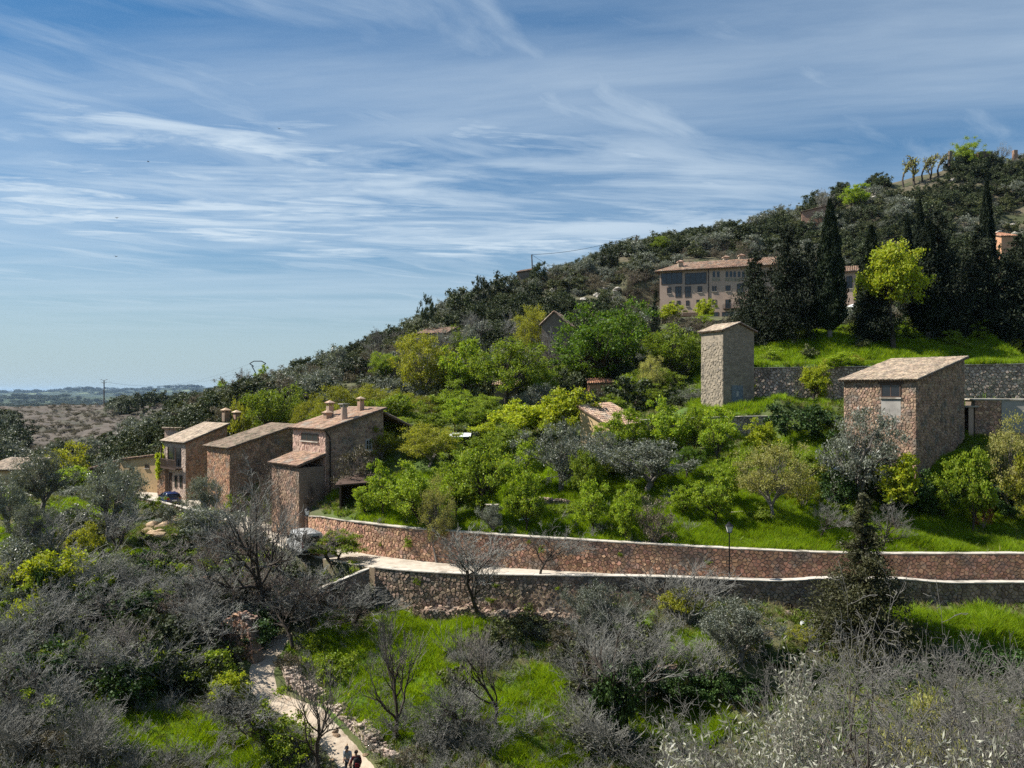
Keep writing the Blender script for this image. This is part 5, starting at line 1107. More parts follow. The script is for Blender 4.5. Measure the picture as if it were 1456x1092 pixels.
def tuft(name, seed, n, h, w, spread, mat, lean=.35):
    rng = np.random.default_rng(seed); a = rng.uniform(0, 6.28, n); r = rng.uniform(0, spread, n); b = np.stack([np.cos(a) * r, np.sin(a) * r, np.zeros(n)], -1)
    d = np.stack([rng.normal(size=n) * lean, rng.normal(size=n) * lean, np.ones(n)], -1) * (h * rng.uniform(.6, 1.2, (n, 1))); s = unit(np.cross(d, rng.normal(size=(n, 3)))) * w / 2
    m = b + d * .55; e = b + d + np.stack([d[:, 0] * .35, d[:, 1] * .35, np.zeros(n)], -1)
    V = np.stack([b - s, b + s, m + s * .8, e, m - s * .8], 1).reshape(-1, 3); i = np.arange(n)[:, None] * 5
    return mesh_np(name, V, [i + np.array([0, 1, 2, 4]), i + np.array([4, 2, 3])], [mat])
# ---------------------------------------------------------------- planting: cypress lawn
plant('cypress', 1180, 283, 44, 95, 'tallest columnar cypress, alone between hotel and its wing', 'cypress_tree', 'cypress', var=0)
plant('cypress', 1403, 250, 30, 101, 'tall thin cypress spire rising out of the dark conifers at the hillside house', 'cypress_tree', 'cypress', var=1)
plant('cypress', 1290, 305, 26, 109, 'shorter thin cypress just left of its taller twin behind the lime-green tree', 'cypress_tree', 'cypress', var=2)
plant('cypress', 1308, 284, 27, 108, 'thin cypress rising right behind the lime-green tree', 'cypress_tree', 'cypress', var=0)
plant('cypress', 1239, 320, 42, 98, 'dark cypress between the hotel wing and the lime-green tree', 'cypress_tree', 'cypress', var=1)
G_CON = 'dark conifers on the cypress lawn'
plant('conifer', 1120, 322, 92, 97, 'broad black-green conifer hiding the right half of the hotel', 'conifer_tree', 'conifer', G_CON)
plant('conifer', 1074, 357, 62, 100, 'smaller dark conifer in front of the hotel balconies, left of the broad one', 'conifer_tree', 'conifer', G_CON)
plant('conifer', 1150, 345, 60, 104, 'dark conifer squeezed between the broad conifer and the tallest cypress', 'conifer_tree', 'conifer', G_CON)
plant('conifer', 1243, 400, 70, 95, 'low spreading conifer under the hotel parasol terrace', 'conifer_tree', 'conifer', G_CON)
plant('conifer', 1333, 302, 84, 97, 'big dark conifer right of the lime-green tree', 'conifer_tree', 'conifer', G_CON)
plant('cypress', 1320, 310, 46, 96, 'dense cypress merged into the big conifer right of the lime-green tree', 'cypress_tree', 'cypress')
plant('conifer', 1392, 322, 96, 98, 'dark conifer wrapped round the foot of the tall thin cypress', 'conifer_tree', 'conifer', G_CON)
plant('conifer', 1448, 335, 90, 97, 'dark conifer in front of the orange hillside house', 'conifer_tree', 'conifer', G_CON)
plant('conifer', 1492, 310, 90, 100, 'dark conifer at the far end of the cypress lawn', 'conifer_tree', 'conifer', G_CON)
plant('limebig', 1271, 347, 84, 93, 'bright lime-green tree with clean trunk among black conifers', 'lime_green_tree', var=0)
plant('lime', 1226, 378, 26, 104, 'small yellow-green tree half hidden beside the hotel wing', 'small_tree', 'tree')
plant('smallfir', 932, 412, 26, 125, 'small dark fir at the left end of the hotel', 'fir_tree', 'fir')
plant('lime', 1001, 425, 30, 139, 'small yellow-green tree against the hotel wall', 'small_tree')
plant('lime', 955, 428, 40, 143, 'yellow-green tree at the left corner of the hotel', 'small_tree')
plant('young', 1001, 447, 30, 134, 'green tree in front of the hotel garage openings', 'small_tree')
plant('lime', 1158, 511, 44, 81.5, 'vivid lime-yellow tree against the speckled wall', 'small_tree')
plant('young', 1190, 500, 50, 82.5, 'loose fresh green tree left of the stone hut roof', 'small_tree')
plant('yellowshrub', 1215, 503, 34, 83.5, 'yellow-green bush peeping over the stone hut roof', 'shrub', 'shrub')
# ---- mid slope
plant('deep', 850, 430, 138, 108, 'huge dark green tree with dark forked trunk in mid slope', 'broadleaf_tree', var=0)
plant('deep', 895, 432, 70, 113, 'bright topped green tree merging with the right side of the huge tree', 'broadleaf_tree', var=1)
plant('broad', 956, 464, 92, 104, 'round green tree left of the tower', 'broadleaf_tree')
plant('feather', 925, 505, 44, 97, 'pale feathery small tree in front of the round green tree near the tower', 'small_tree')
plant('round', 601, 473, 92, 110, 'big round yellow-green tree on the slope below the ridge cabin', 'round_tree', var=0)
plant('young', 662, 482, 66, 107, 'bright green tree between the round yellow tree and the mid-green one', 'broadleaf_tree')
plant('broad', 722, 480, 112, 99, 'wide mid-green tree in front of the garden shed', 'broadleaf_tree')
plant('broad', 768, 505, 56, 101, 'narrow green tree between the two widest trees in mid slope', 'broadleaf_tree')
plant('round', 758, 434, 50, 129, 'yellow-green tree beside the gabled stone shed', 'round_tree')
plant('broad', 395, 549, 84, 100, 'bright green tree above the mossy roofed house', 'broadleaf_tree')
plant('yellowshrub', 345, 566, 48, 104, 'yellowish leafy tree left of the bright green tree above the village roofs', 'small_tree', 'tree')
for px, top, w, D, q in [(440, 562, 62, 97, 'left of the chimneys'), (482, 548, 66, 101, 'right behind the chimneys'), (528, 546, 64, 102, 'behind the ridge of the chimney house'), (570, 553, 62, 100, 'behind the barn lean-to'), (612, 562, 58, 97, 'below the round yellow tree')]:
    plant('round', px, top, w, D, 'yellow-green bushy tree in the thick row, ' + q, 'bushy_tree', 'tree', 'yellow-green row behind the chimney house')
plant('orchard', 560, 560, 90, 88, 'spreading green tree with white blossom tint right of the barn lean-to', 'broadleaf_tree')
plant('orchard', 615, 575, 60, 85, 'green tree behind the round orchard tree', 'broadleaf_tree')
plant('lime', 800, 552, 84, 81, 'large yellow-green tree behind the left-hand silver olive', 'broadleaf_tree')
plant('lime', 738, 568, 82, 83, 'yellow-green tree left of the large one behind the olives', 'broadleaf_tree')
plant('orchard', 720, 602, 66, 76, 'mid-green tree between the round orchard tree and the silver olive', 'broadleaf_tree')
plant('young', 646, 566, 40, 88, 'bright green crown behind the white sheet', 'small_tree')
plant('orchard', 682, 578, 50, 87, 'green crown in the gap below the wide mid-green tree', 'small_tree')
plant('round', 608, 601, 90, 75, 'dome shaped yellow-green orchard tree right of the chimney house', 'round_tree', var=1)
plant('yellowshrub', 545, 606, 46, 77, 'olive-brown leafy tree against the end wall of the chimney house', 'small_tree', 'tree')
plant('brownbush', 505, 630, 60, 71, 'brownish twiggy tree in front of the chimney house wall', 'bare_tree', 'tree')
# ---- orchard above the wall
plant('orchard', 689, 637, 96, 64, 'vase shaped green orchard tree with dark forked trunk', 'orchard_tree', var=0)
plant('orchard', 590, 655, 88, 63.5, 'wide fresh green orchard tree with thin dark trunk, below the dome shaped tree', 'orchard_tree', var=1)
plant('young', 545, 655, 46, 66, 'fresh green tree beside the dark wood shed', 'orchard_tree')
plant('feather', 622, 676, 56, 61.3, 'small pale green tree close to the coping in front of the wide orchard tree', 'orchard_tree')
plant('young', 648, 668, 50, 65, 'light green orchard tree between the wide and the vase shaped one', 'orchard_tree')
plant('young', 748, 671, 62, 61.5, 'leafy light green tree beside the white sack', 'orchard_tree', var=2)
plant('young', 842, 682, 54, 60.7, 'small open green tree with clean dark trunk beside the vegetable bed', 'orchard_tree', var=0)
plant('young', 888, 688, 42, 58.6, 'slender sparse green tree at the coping beside the brown bush', 'orchard_tree', var=1)
plant('brownbush', 931, 704, 62, 57.9, 'dark brown-grey bush on the coping', 'shrub', 'shrub')
plant('olive', 797, 598, 118, 69, 'large silver-grey olive behind the small dry-stone wall', 'olive_tree', 'olive tree', var=0)
plant('olive', 850, 612, 60, 71, 'silver olive merging into the large one, near the orange roofed hut', 'olive_tree', 'olive tree', var=1)
plant('olive', 918, 624, 136, 66.5, 'widest silver-grey olive in the orchard', 'olive_tree', 'olive tree', var=2)
plant('olive', 1222, 580, 118, 63, 'grey olive leaning against the stone hut', 'olive_tree', 'olive tree', var=1)
plant('orchard', 833, 640, 50, 65.5, 'green crown between the two silver olives', 'orchard_tree')
plant('greenshrub', 894, 693, 46, 61.5, 'low green shrub under the widest silver olive', 'shrub', 'shrub')
plant('young', 893, 580, 62, 73.5, 'fluffy fresh green tree hiding the orange roofed hut', 'orchard_tree')
plant('young', 953, 565, 64, 73, 'tall fluffy green tree below the tower lawn', 'orchard_tree', var=1)
plant('young', 990, 577, 40, 73.8, 'narrow fluffy green tree directly below the tower', 'orchard_tree')
plant('young', 1021, 578, 56, 70, 'rounded fresh green tree with dark trunk below the tower', 'orchard_tree', var=2)
plant('lime', 1084, 594, 54, 70, 'yellow-green tree against the pale terrace wall', 'orchard_tree')
plant('deep', 978, 634, 46, 68, 'darker green tree behind the widest olive', 'orchard_tree', var=2)
plant('feather', 1100, 627, 112, 59.8, 'large pale feathery tree with slim trunk on the lawn', 'feathery_tree', var=0)
plant('young', 1017, 666, 58, 60.5, 'small crooked green tree on the lawn behind the street lamp', 'orchard_tree', var=1)
plant('young', 1034, 650, 46, 63, 'green crown above the crooked tree', 'orchard_tree')
plant('bare', 1165, 705, 72, 57.4, 'bare grey tree on the lawn right of the feathery tree', 'bare_tree', 'bare tree', var=1)
plant('bare', 1257, 710, 58, 57.1, 'bare grey sapling on the lawn behind the front conifer', 'bare_tree', 'bare tree', var=2)
plant('poplar', 1277, 645, 50, 60.5, 'bright young lime tree shaped like a flame before the shaded wall', 'young_lime_tree', var=0)
plant('young', 1384, 637, 62, 61.2, 'fig-like green tree with dark trunk before the terrace wall', 'fig_tree', var=2)
plant('young', 1340, 656, 44, 62.5, 'low leafy branching bush left of the fig-like tree', 'shrub', 'shrub')
plant('feather', 1442, 590, 86, 62.5, 'yellow-green tree in front of the grey rendered panel', 'small_tree', var=1)
plant('yellowshrub', 1470, 640, 80, 61, 'dense yellow-green bush right of the fig-like tree', 'shrub', 'shrub')
plant('ivy', 1146, 574, 96, 71, 'dark glossy ivy mound left of the stone hut', 'ivy_mound', 'ivy')
plant('ivy', 1192, 668, 62, 63, 'black-green ivy mound at the foot of the hut olive', 'ivy_mound', 'ivy')
plant('ivy', 1310, 668, 80, 63.6, 'dark ivy hanging over the shaded terrace wall behind the flame shaped tree', 'ivy_mound', 'ivy')
plant('ivy', 1262, 660, 60, 63.8, 'dark ivy in the corner between hut and terrace wall', 'ivy_mound', 'ivy')
plant('ivy', 1442, 690, 66, 62.6, 'light green ivy cascading over the right end of the terrace wall', 'ivy_mound', 'ivy')
plant('yellowshrub', 1142, 668, 56, 62, 'green bush between the feathery tree and the black ivy mound', 'shrub', 'shrub')
plant('rust', 1398, 700, 32, 61.4, 'rust coloured dry shrub under the fig-like tree', 'shrub', 'shrub')
plant('scrubdark', 665, 606, 60, 79, 'dark bush beside the white sheet', 'shrub', 'shrub')
plant('scrubdark', 890, 535, 70, 92, 'dark shrub mass under the huge tree, left of the pale feathery tree', 'shrub', 'shrub')
plant('scrubdark', 830, 555, 60, 90, 'dark shrub under the huge tree by the orange hut', 'shrub', 'shrub')

# ---- fill of the tree belt between houses, orchard and hillside
FILL = [('orchard', 640, 540, 60, 96, 'green tree below the bright green one'), ('broad', 690, 560, 64, 92, 'mid-green tree in front of the garden shed wall'), ('lime', 770, 575, 60, 84, 'yellow-green tree between the two large ones behind the olives'), ('orchard', 870, 560, 60, 90, 'green tree under the huge dark tree'), ('broad', 920, 545, 66, 94, 'green tree between the huge tree and the tower'), ('scrubdark', 960, 560, 60, 88, 'dark bush left of the tower foot'),
        ('olive', 760, 545, 60, 96, 'grey olive below the narrow green tree'), ('round', 520, 590, 60, 88, 'yellow-green tree peeping over the barn lean-to'), ('young', 640, 612, 46, 76, 'fresh green sapling left of the white sheet'), ('orchard', 690, 620, 60, 73, 'green orchard tree right of the white sheet'), ('young', 750, 628, 50, 70, 'fresh green tree left of the large silver olive'), ('orchard', 640, 640, 60, 69, 'mid-green orchard tree behind the light green one'),
        ('young', 520, 690, 44, 67, 'small fresh tree beside the wood shed'), ('lime', 868, 640, 46, 70, 'yellow-green crown between the silver olives'), ('young', 930, 600, 50, 75, 'fresh green tree behind the widest olive'), ('orchard', 1060, 640, 56, 66, 'green tree behind the pale feathery tree'), ('young', 970, 690, 40, 62, 'small green tree on the grass by the blue bag'), ('orchard', 1140, 640, 60, 66, 'green tree left of the hut olive'), ('greenshrub', 1080, 715, 50, 60, 'green shrub at the foot of the pale feathery tree'), ('greenshrub', 1210, 715, 44, 60, 'green shrub below the black ivy mound'),
        ('olive', 700, 715, 40, 61, 'grey shrubby olive at the coping below the vase shaped tree'), ('greenshrub', 800, 716, 44, 64, 'green shrub beside the low dry-stone wall'), ('broad', 560, 590, 70, 82, 'mid-green tree right of the chimney house'), ('orchard', 445, 590, 50, 90, 'green tree behind the chimney house eave'), ('broad', 820, 505, 60, 112, 'green crown left of the huge dark tree'), ('broad', 985, 480, 56, 108, 'green tree behind the tower'), ('lime', 540, 575, 50, 94, 'yellow-green crown above the barn lean-to'), ('broad', 640, 515, 50, 112, 'green tree right of the big round yellow-green tree'), ('deep', 700, 505, 60, 112, 'deep green tree behind the wide mid-green tree'), ('scrubdark', 800, 525, 60, 104, 'dark bush left of the huge tree trunk'), ('round', 470, 572, 54, 94, 'yellow-green bush right behind the round chimney'),
        ('orchard', 655, 555, 70, 94, 'green crown filling the gap left of the garden shed'), ('broad', 935, 520, 70, 100, 'green crown between the round tree and the huge tree'), ('olive', 985, 550, 50, 86, 'grey bush beside the tower wall'), ('orchard', 905, 530, 60, 98, 'leafy crown at the right foot of the huge tree'), ('lime', 690, 600, 56, 80, 'yellow-green crown below the garden shed'), ('scrubdark', 845, 552, 46, 99, 'dark bush in front of the orange plastered hut'), ('scrubdark', 1428, 347, 34, 140, 'dark oak in front of the orange hillside house'), ('scrubdark', 1449, 349, 34, 139, 'dark oak at the right side of the orange hillside house'), ('young', 862, 600, 46, 74.5, 'fresh green tree in front of the orange roofed hut'), ('lime', 240, 905, 44, 52, 'small lime-green tree in the brushwood behind the left grass patch'), ('olive', 330, 800, 60, 64, 'grey olive below the parked van'), ('olive', 95, 830, 60, 60, 'grey olive beside the lime topped tree'), ('young', 200, 800, 50, 63, 'fresh green tree in the left brushwood'), ('olive', 250, 880, 60, 54, 'dark olive in the brushwood left of the path'), ('orchard', 20, 905, 60, 50, 'dull green tree at the edge of the left brushwood'), ('olive', 230, 735, 50, 82, 'grey olive at the rubble bank'), ('olive', 40, 715, 60, 68, 'small dark olive in the left meadow'), ('scrubolive', 20, 760, 70, 66, 'grey bush below the left meadow'), ('lime', 30, 850, 50, 54, 'lime-green sapling in the left brambles'), ('olive', 160, 785, 70, 62, 'grey olive in the thicket under the large dark one')]
for k, px, top, w, D, lab in FILL: plant(k, px, top, w, D, lab, 'tree' if 'shrub' not in k else 'shrub', 'tree' if 'shrub' not in k else 'shrub')
for i, (px, py) in enumerate([(1095, 505), (1130, 498), (1205, 496), (1225, 505), (1290, 495), (1310, 502), (1355, 498), (1375, 505), (1420, 500), (1440, 506), (1260, 505), (1150, 505), (1395, 490)]):
    x = (px - HX) / F * (92 + (i * 37 % 11)); pk = R_ = random.Random(i + 5); shrub(['greenshrub', 'yellowshrub', 'greenshrub', 'scrub'][i % 4], x, 92 + (i * 37 % 11), R_.uniform(.6, 1.2), 'rough green bush in the undergrowth below the cypresses', 'undergrowth_bush', 'bush', 'undergrowth below the cypresses', R_)
# ---- left olives and shrubs
plant('olive', 155, 650, 112, 72, 'large dark olive beside the rubble bank, in front of the ochre shed', 'olive_tree', 'olive tree', var=0)
plant('olive', 58, 642, 84, 78, 'olive with two dark trunks in the left meadow', 'olive_tree', 'olive tree', var=2)
plant('olive', 12, 672, 70, 72, 'grey olive at the edge of the left meadow', 'olive_tree', 'olive tree', var=1)
plant('olive', 178, 668, 60, 86, 'grey olive crown under the ochre shed window', 'olive_tree', 'olive tree', var=2)
plant('olivebush', 292, 676, 52, 84, 'round olive bush beside the mossy roofed house', 'olive_tree', 'olive tree')
plant('olivebush', 295, 718, 100, 73, 'broad grey olive bush below the roadside parapet', 'olive_bush', 'olive bush', var=1)
plant('olivebush', 105, 690, 70, 88, 'low grey-green olive bush between the meadow olives and the ochre shed', 'olive_bush', 'olive bush')
plant('yellowshrub', 95, 628, 62, 100, 'golden green tree behind the left meadow olives', 'small_tree', 'tree')
plant('young', 105, 662, 54, 94, 'bright green bush under the golden tree', 'shrub', 'shrub')
plant('poplar', 229, 632, 18, 101, 'slim bright green tree squeezed between ochre shed and balcony house', 'small_tree', 'tree')
plant('lime', 70, 782, 88, 58, 'ivy-dark tree with bright lime topmost leaves in the left thicket', 'small_tree', var=1)
plant('ivy', 72, 800, 66, 57.6, 'black ivy mass under the lime topped tree', 'ivy_mound', 'ivy')
plant('lime', 8, 800, 62, 60, 'lime-green bush at the left thicket edge', 'small_tree')
plant('yellowshrub', 122, 742, 54, 66, 'yellow-green sapling above the left thicket', 'small_tree', 'tree')
plant('greenshrub', 100, 878, 34, 52, 'small bright green plant topping the dark brambles', 'shrub', 'shrub')
plant('lime', 322, 950, 60, 47.5, 'bright green shrub at the turn of the walkers\' path', 'shrub', 'shrub')
plant('greenshrub', 162, 982, 40, 46.5, 'small leafy green clump behind the left grass patch', 'shrub', 'shrub')
# ---- bare trees and thicket in the valley
BT = [('bare', 372, 648, 160, 59, 'large spreading bare tree rising in front of the houses'), ('slim', 400, 700, 90, 60.5, 'slim bare tree just left of the parked van'), ('slim', 565, 838, 92, 45.3, 'tall slim bare tree in the middle of the meadow'),
      ('slim', 703, 866, 92, 44.6, 'slim bare tree in the meadow with a bent trunk, right of the tall one'), ('bare', 683, 735, 112, 55.9, 'bare tree standing against the road wall'), ('bare', 768, 742, 96, 55.5, 'dense bare tree leaning on the road wall, right of the other'),
      ('bare', 652, 945, 84, 44.3, 'small bare tree at the near edge of the meadow'), ('slim', 462, 925, 120, 42.5, 'bare tree with straight trunk left of the walkers'), ('bare', 58, 922, 130, 42.5, 'pale silvery bare tree in the left grass patch'),
      ('ivytree', 868, 858, 130, 43.0, 'bare tree with thick ivy column trunk right of the meadow'), ('bare', 290, 800, 150, 57, 'bare grey tree over the ruined wall'), ('bare', 205, 815, 140, 55, 'bare grey tree in the thicket left of the ruined wall'),
      ('bare', 345, 850, 120, 52, 'bare tree with pale forked trunk beside the path head'), ('bare', 420, 830, 140, 55, 'bare tree over the wing wall'), ('bare', 500, 815, 130, 57, 'bare tree in front of the wing wall'), ('bare', 150, 720, 80, 66, 'bare tree in front of the large dark olive'),
      ('slim', 250, 760, 100, 64, 'bare tree below the broad olive bush'), ('bare', 30, 840, 130, 52, 'bare tree at the left thicket edge'), ('bare', 130, 880, 120, 48, 'bare tree above the left grass patch'), ('slim', 240, 860, 110, 49, 'slim bare tree with dark trunk behind the left grass patch'),
      ('bare', 395, 960, 120, 44, 'bare tree overhanging the path from the left'), ('bare', 820, 880, 100, 46, 'bare tree left of the ivy column tree'), ('bare', 950, 890, 90, 46, 'bare tree before the meadow bank'), ('slim', 470, 745, 110, 62.2, 'bare tree standing right of the van')]
for k, px, top, w, D, lab in BT: plant(k, px, top, w, D, lab, 'bare_tree', 'bare tree')
plant('orchard', 480, 752, 72, 62.6, 'grey-green leafing tree at the roadside right of the van', 'small_tree')
plant('olive', 845, 826, 78, 51, 'grey olive at the foot of the road wall, left of its smaller twin', 'olive_tree', 'olive tree')
plant('olive', 900, 838, 56, 50.8, 'smaller grey olive at the foot of the road wall', 'olive_tree', 'olive tree')
plant('olive', 1050, 850, 112, 46.5, 'round grey olive in front of the road wall below the street lamp', 'olive_tree', 'olive tree', var=2)
plant('frontconifer', 1228, 704, 150, 46.6, 'ragged brown-green conifer standing alone in front of the road walls', 'conifer_tree', 'conifer')
plant('yellowshrub', 965, 832, 60, 50.8, 'yellowish leafy shrub clinging to the road wall', 'shrub', 'shrub')
plant('greenshrub', 1162, 868, 44, 49.8, 'bright green shrub left of the front conifer', 'shrub', 'shrub')
plant('yellowshrub', 1138, 890, 50, 47.6, 'yellow-green shrub between grey olive and front conifer', 'shrub', 'shrub')
for i, (px, top, w, D) in enumerate([(905, 935, 70, 46.4), (960, 948, 80, 46.2), (1010, 950, 80, 46.0), (1060, 960, 80, 45.6), (1110, 925, 70, 46)]):
    plant('ivy', px, top, w, D, 'dark ivy mound hanging over the bank below the right-hand meadow', 'ivy_mound', 'ivy', 'ivy along the meadow bank')
for i, (px, top, w, D) in enumerate([(1320, 918, 70, 45.0), (1370, 924, 70, 44.8), (1430, 922, 80, 44.6), (1300, 940, 60, 43)]):
    plant('ivy', px, top, w, D, 'dark ivy mound hanging under the green strip at the parapet', 'ivy_mound', 'ivy', 'ivy under the green strip')
plant('ivy', 872, 945, 56, 42.9, 'black ivy column round the bare tree trunk', 'ivy_mound', 'ivy')
# near ones, rising from the slope under the camera
NB = [(1240, 900, 330, 22, 'nearest big tangle of curved grey twigs below the conifer'), (1380, 935, 330, 20, 'curved grey twig tangle on the near slope beside the nearest big one'), (1130, 930, 300, 30, 'grey bare tree behind the round grey olive, twigs over the ivy'), (1010, 1010, 240, 28, 'grey bare tree between the lower meadow patch and the olive shoots'), (1290, 940, 320, 30, 'grey bare tree under the front conifer foot'), (1420, 945, 280, 30, 'grey bare tree before the ivy under the green strip'), (1190, 880, 350, 27, 'large grey bare tree below the front conifer, tangled twigs'), (1080, 960, 260, 25, 'grey bare tree tangled behind the silvery olive shoots'), (1330, 905, 300, 25, 'wide grey bare tree on the near slope, next to the largest'),
      (1450, 900, 280, 23, 'grey bare tree with pale twigs at the end of the near slope'), (1230, 1000, 300, 20, 'low grey bare tree in the foreground thicket'), (1390, 1010, 300, 18, 'grey bare tree in the foreground below the ivy bank')]
for px, top, w, D, lab in NB: plant('nearbare', px, top, w, D, lab, 'bare_tree', 'bare tree')
plant('nearolive', 1075, 985, 330, 9.5, 'silvery olive shoots with long pale leaves close to the viewer', 'olive_tree', 'olive tree')
plant('nearolive', 1215, 1020, 330, 8.5, 'low silvery olive shoots beside the tallest ones, close to the viewer', 'olive_tree', 'olive tree', rz=2.2)
plant('feather', 1330, 985, 160, 24, 'pale greenish leafing bush among the near grey twigs', 'small_tree', 'tree')
# ---- thicket shrubs: each its own object
R = random.Random(77)
zones = [('thicket', 16, (0, 500, 780, 930)), ('redthicket', 8, (180, 520, 720, 900)), ('ivy', 10, (20, 420, 820, 1000)), ('thicket', 5, (0, 380, 900, 1000)), ('thicket', 8, (560, 880, 1045, 1092)), ('brush', 20, (0, 420, 1000, 1092)), ('brush', 26, (420, 900, 900, 1080)), ('thicket', 10, (0, 130, 1030, 1092)),
         ('scrub', 34, (0, 420, 730, 960)), ('scrubdark', 34, (0, 470, 780, 1000)), ('greenshrub', 16, (0, 400, 760, 990)), ('scrubolive', 24, (0, 360, 740, 960)), ('greenshrub', 30, (0, 520, 720, 1092)), ('redthicket', 9, (370, 470, 680, 760)), ('thicket', 8, (830, 1010, 880, 1000)), ('scrub', 10, (560, 900, 880, 1060)), ('scrubdry', 20, (0, 900, 880, 1092)),
         ('brush', 10, (1060, 1456, 920, 1010))]
LB = dict(ivy=('dark glossy evergreen mound', 'evergreen_mound', 'bush', 'glossy mounds'), thicket=('leafless grey thicket bush', 'bare_shrub', 'bare shrub', 'grey thicket bushes'), redthicket=('leafless reddish-brown bush', 'bare_shrub', 'bare shrub', 'reddish bushes'), brush=('knee-high tangle of bare grey twigs', 'twig_tangle', 'brush', 'twig tangles'),
          scrub=('low olive-drab shrub', 'shrub', 'shrub', 'valley shrubs'), scrubdark=('dark evergreen thicket bush', 'evergreen_bush', 'bush', 'dark valley bushes'), scrubolive=('grey-green bush', 'grey_bush', 'bush', 'grey-green bushes'), greenshrub=('small leafy green bush', 'green_bush', 'bush', 'small green bushes'), scrubdry=('dry straw-brown bush', 'dry_bush', 'bush', 'dry bushes'))
for kind, n, (x0, x1, y0, y1) in zones:
    k = 0
    for _ in range(n * 6):
        if k >= n: break
        h = hit(R.uniform(x0, x1), R.uniform(y0, y1))
        if yL(h.x) - .6 < h.y < yU(h.x) + .3 or h.y > 105: continue
        if float(green(np.array([h.x]), np.array([h.y]))[0]) > .62 and R.random() < .86: continue
        dp = min(math.hypot(h.x - a[0], h.y - a[1]) for a in PATH)
        if dp < 2.2: continue
        k += 1; s = R.uniform(.6, 1.15) * (.8 if kind in ('thicket',) and h.y < 47 else 1)
        lab, nm, cat, grp = LB[kind]; shrub(kind, h.x, h.y, s, lab + ' near ' + near(h.x, h.y), nm, cat, grp, R)
# ---- hillside scrub: single shrubs where they show largest, the rest as one mass
HK = [('scrub', 'olive-drab hillside shrub', 'hill_shrub'), ('scrubdark', 'dark evergreen hillside shrub', 'hill_evergreen'), ('scrubolive', 'grey-green wild olive', 'wild_olive'), ('scrubdry', 'dry brown hillside shrub', 'hill_dry_shrub'), ('brownbush', 'leafless brown hillside bush', 'hill_bare_bush')]
rg = np.random.default_rng(8); cand = []
for _ in range(26000):
    px = rg.uniform(-40, 1500); D = 100 + 130 * rg.random() ** .8; x = (px - HX) / F * D; cand.append((px, x, D))
cand = np.array(cand); Z = gz(cand[:, 1], cand[:, 2]); Z2 = gz(cand[:, 1], cand[:, 2] - 3)
slope = Z - Z2; dens = .44 + vnoise(cand[:, 1], cand[:, 2], 9, 61) * 1.1
# keep clear of the lawn and the hotel court, keep behind the orchard line
ok = ~((cand[:, 1] > 24) & (cand[:, 2] < 112)) & ~((cand[:, 0] > 930) & (cand[:, 0] < 1240) & (cand[:, 2] > 128) & (cand[:, 2] < 172)) & (cand[:, 2] > 104) & ~((cand[:, 1] < -45) & (cand[:, 2] > 135)) & (cand[:, 2] < 222) & ~((cand[:, 0] > 1262) & (cand[:, 0] < 1345) & (cand[:, 2] > 207))
ok &= rg.random(len(cand)) < np.clip(dens, .06, 1)
hp = np.column_stack([cand[ok][:, 1:], Z[ok], cand[ok][:, 0]])
order = rg.permutation(len(hp)); hp = hp[order]
vis = []; cell = {}
for i, (x, y, z, px) in enumerate(hp):
    key = (int(x // 1.9), int(y // 1.9))
    if key in cell: continue
    cell[key] = 1; vis.append(i)
hp = hp[vis]
def kind_at(x, y, r):
    n = float(vnoise(np.array([x]), np.array([y]), 16, 62)[0]) + r * .5 - .25
    return 1 if n < -.16 else 0 if n < .08 else 2 if n < .24 else 3 if n < .36 else 4
cnt = [0] * 5; rest = [[] for _ in range(5)]
for i, (x, y, z, px) in enumerate(hp):
    k = kind_at(x, y, rg.random()); py = HY - z / y * F; s = float(np.clip(rg.normal(1.0, .32), .5, 1.9)) * (1.0 if k != 4 else .8)
    inframe = 0 < px < 1456 and py < 545
    if inframe and cnt[k] < 110 and rg.random() < .35:
        cnt[k] += 1; shrub(HK[k][0], x, y, s, HK[k][1] + ' near ' + near(x, y), HK[k][2], 'shrub', 'shrubs over the hillside', R, z=z)
    else: rest[k].append((x, y, z - .1, s))
for k in range(5):
    if not rest[k]: continue
    a = np.array(rest[k]); half = len(a) // 2 + 1
    for v, (q0, q1) in enumerate(((0, half), (half, len(a)))):
        if q1 <= q0: continue
        key = (HK[k][0], v)
        if key not in SH: o_ = shrub(HK[k][0], 0, 0, 1, 'x', R=random.Random(v + 3)); bpy.data.objects.remove(o_)
        me = SH.get(key) or [SH[q] for q in SH if q[0] == HK[k][0]][0]
        scatter('hillside_scrub', me, a[q0:q1, :3], a[q0:q1, 3], 'continuous low scrub covering the hillside', 'scrub', 90 + k * 2 + v, .06)
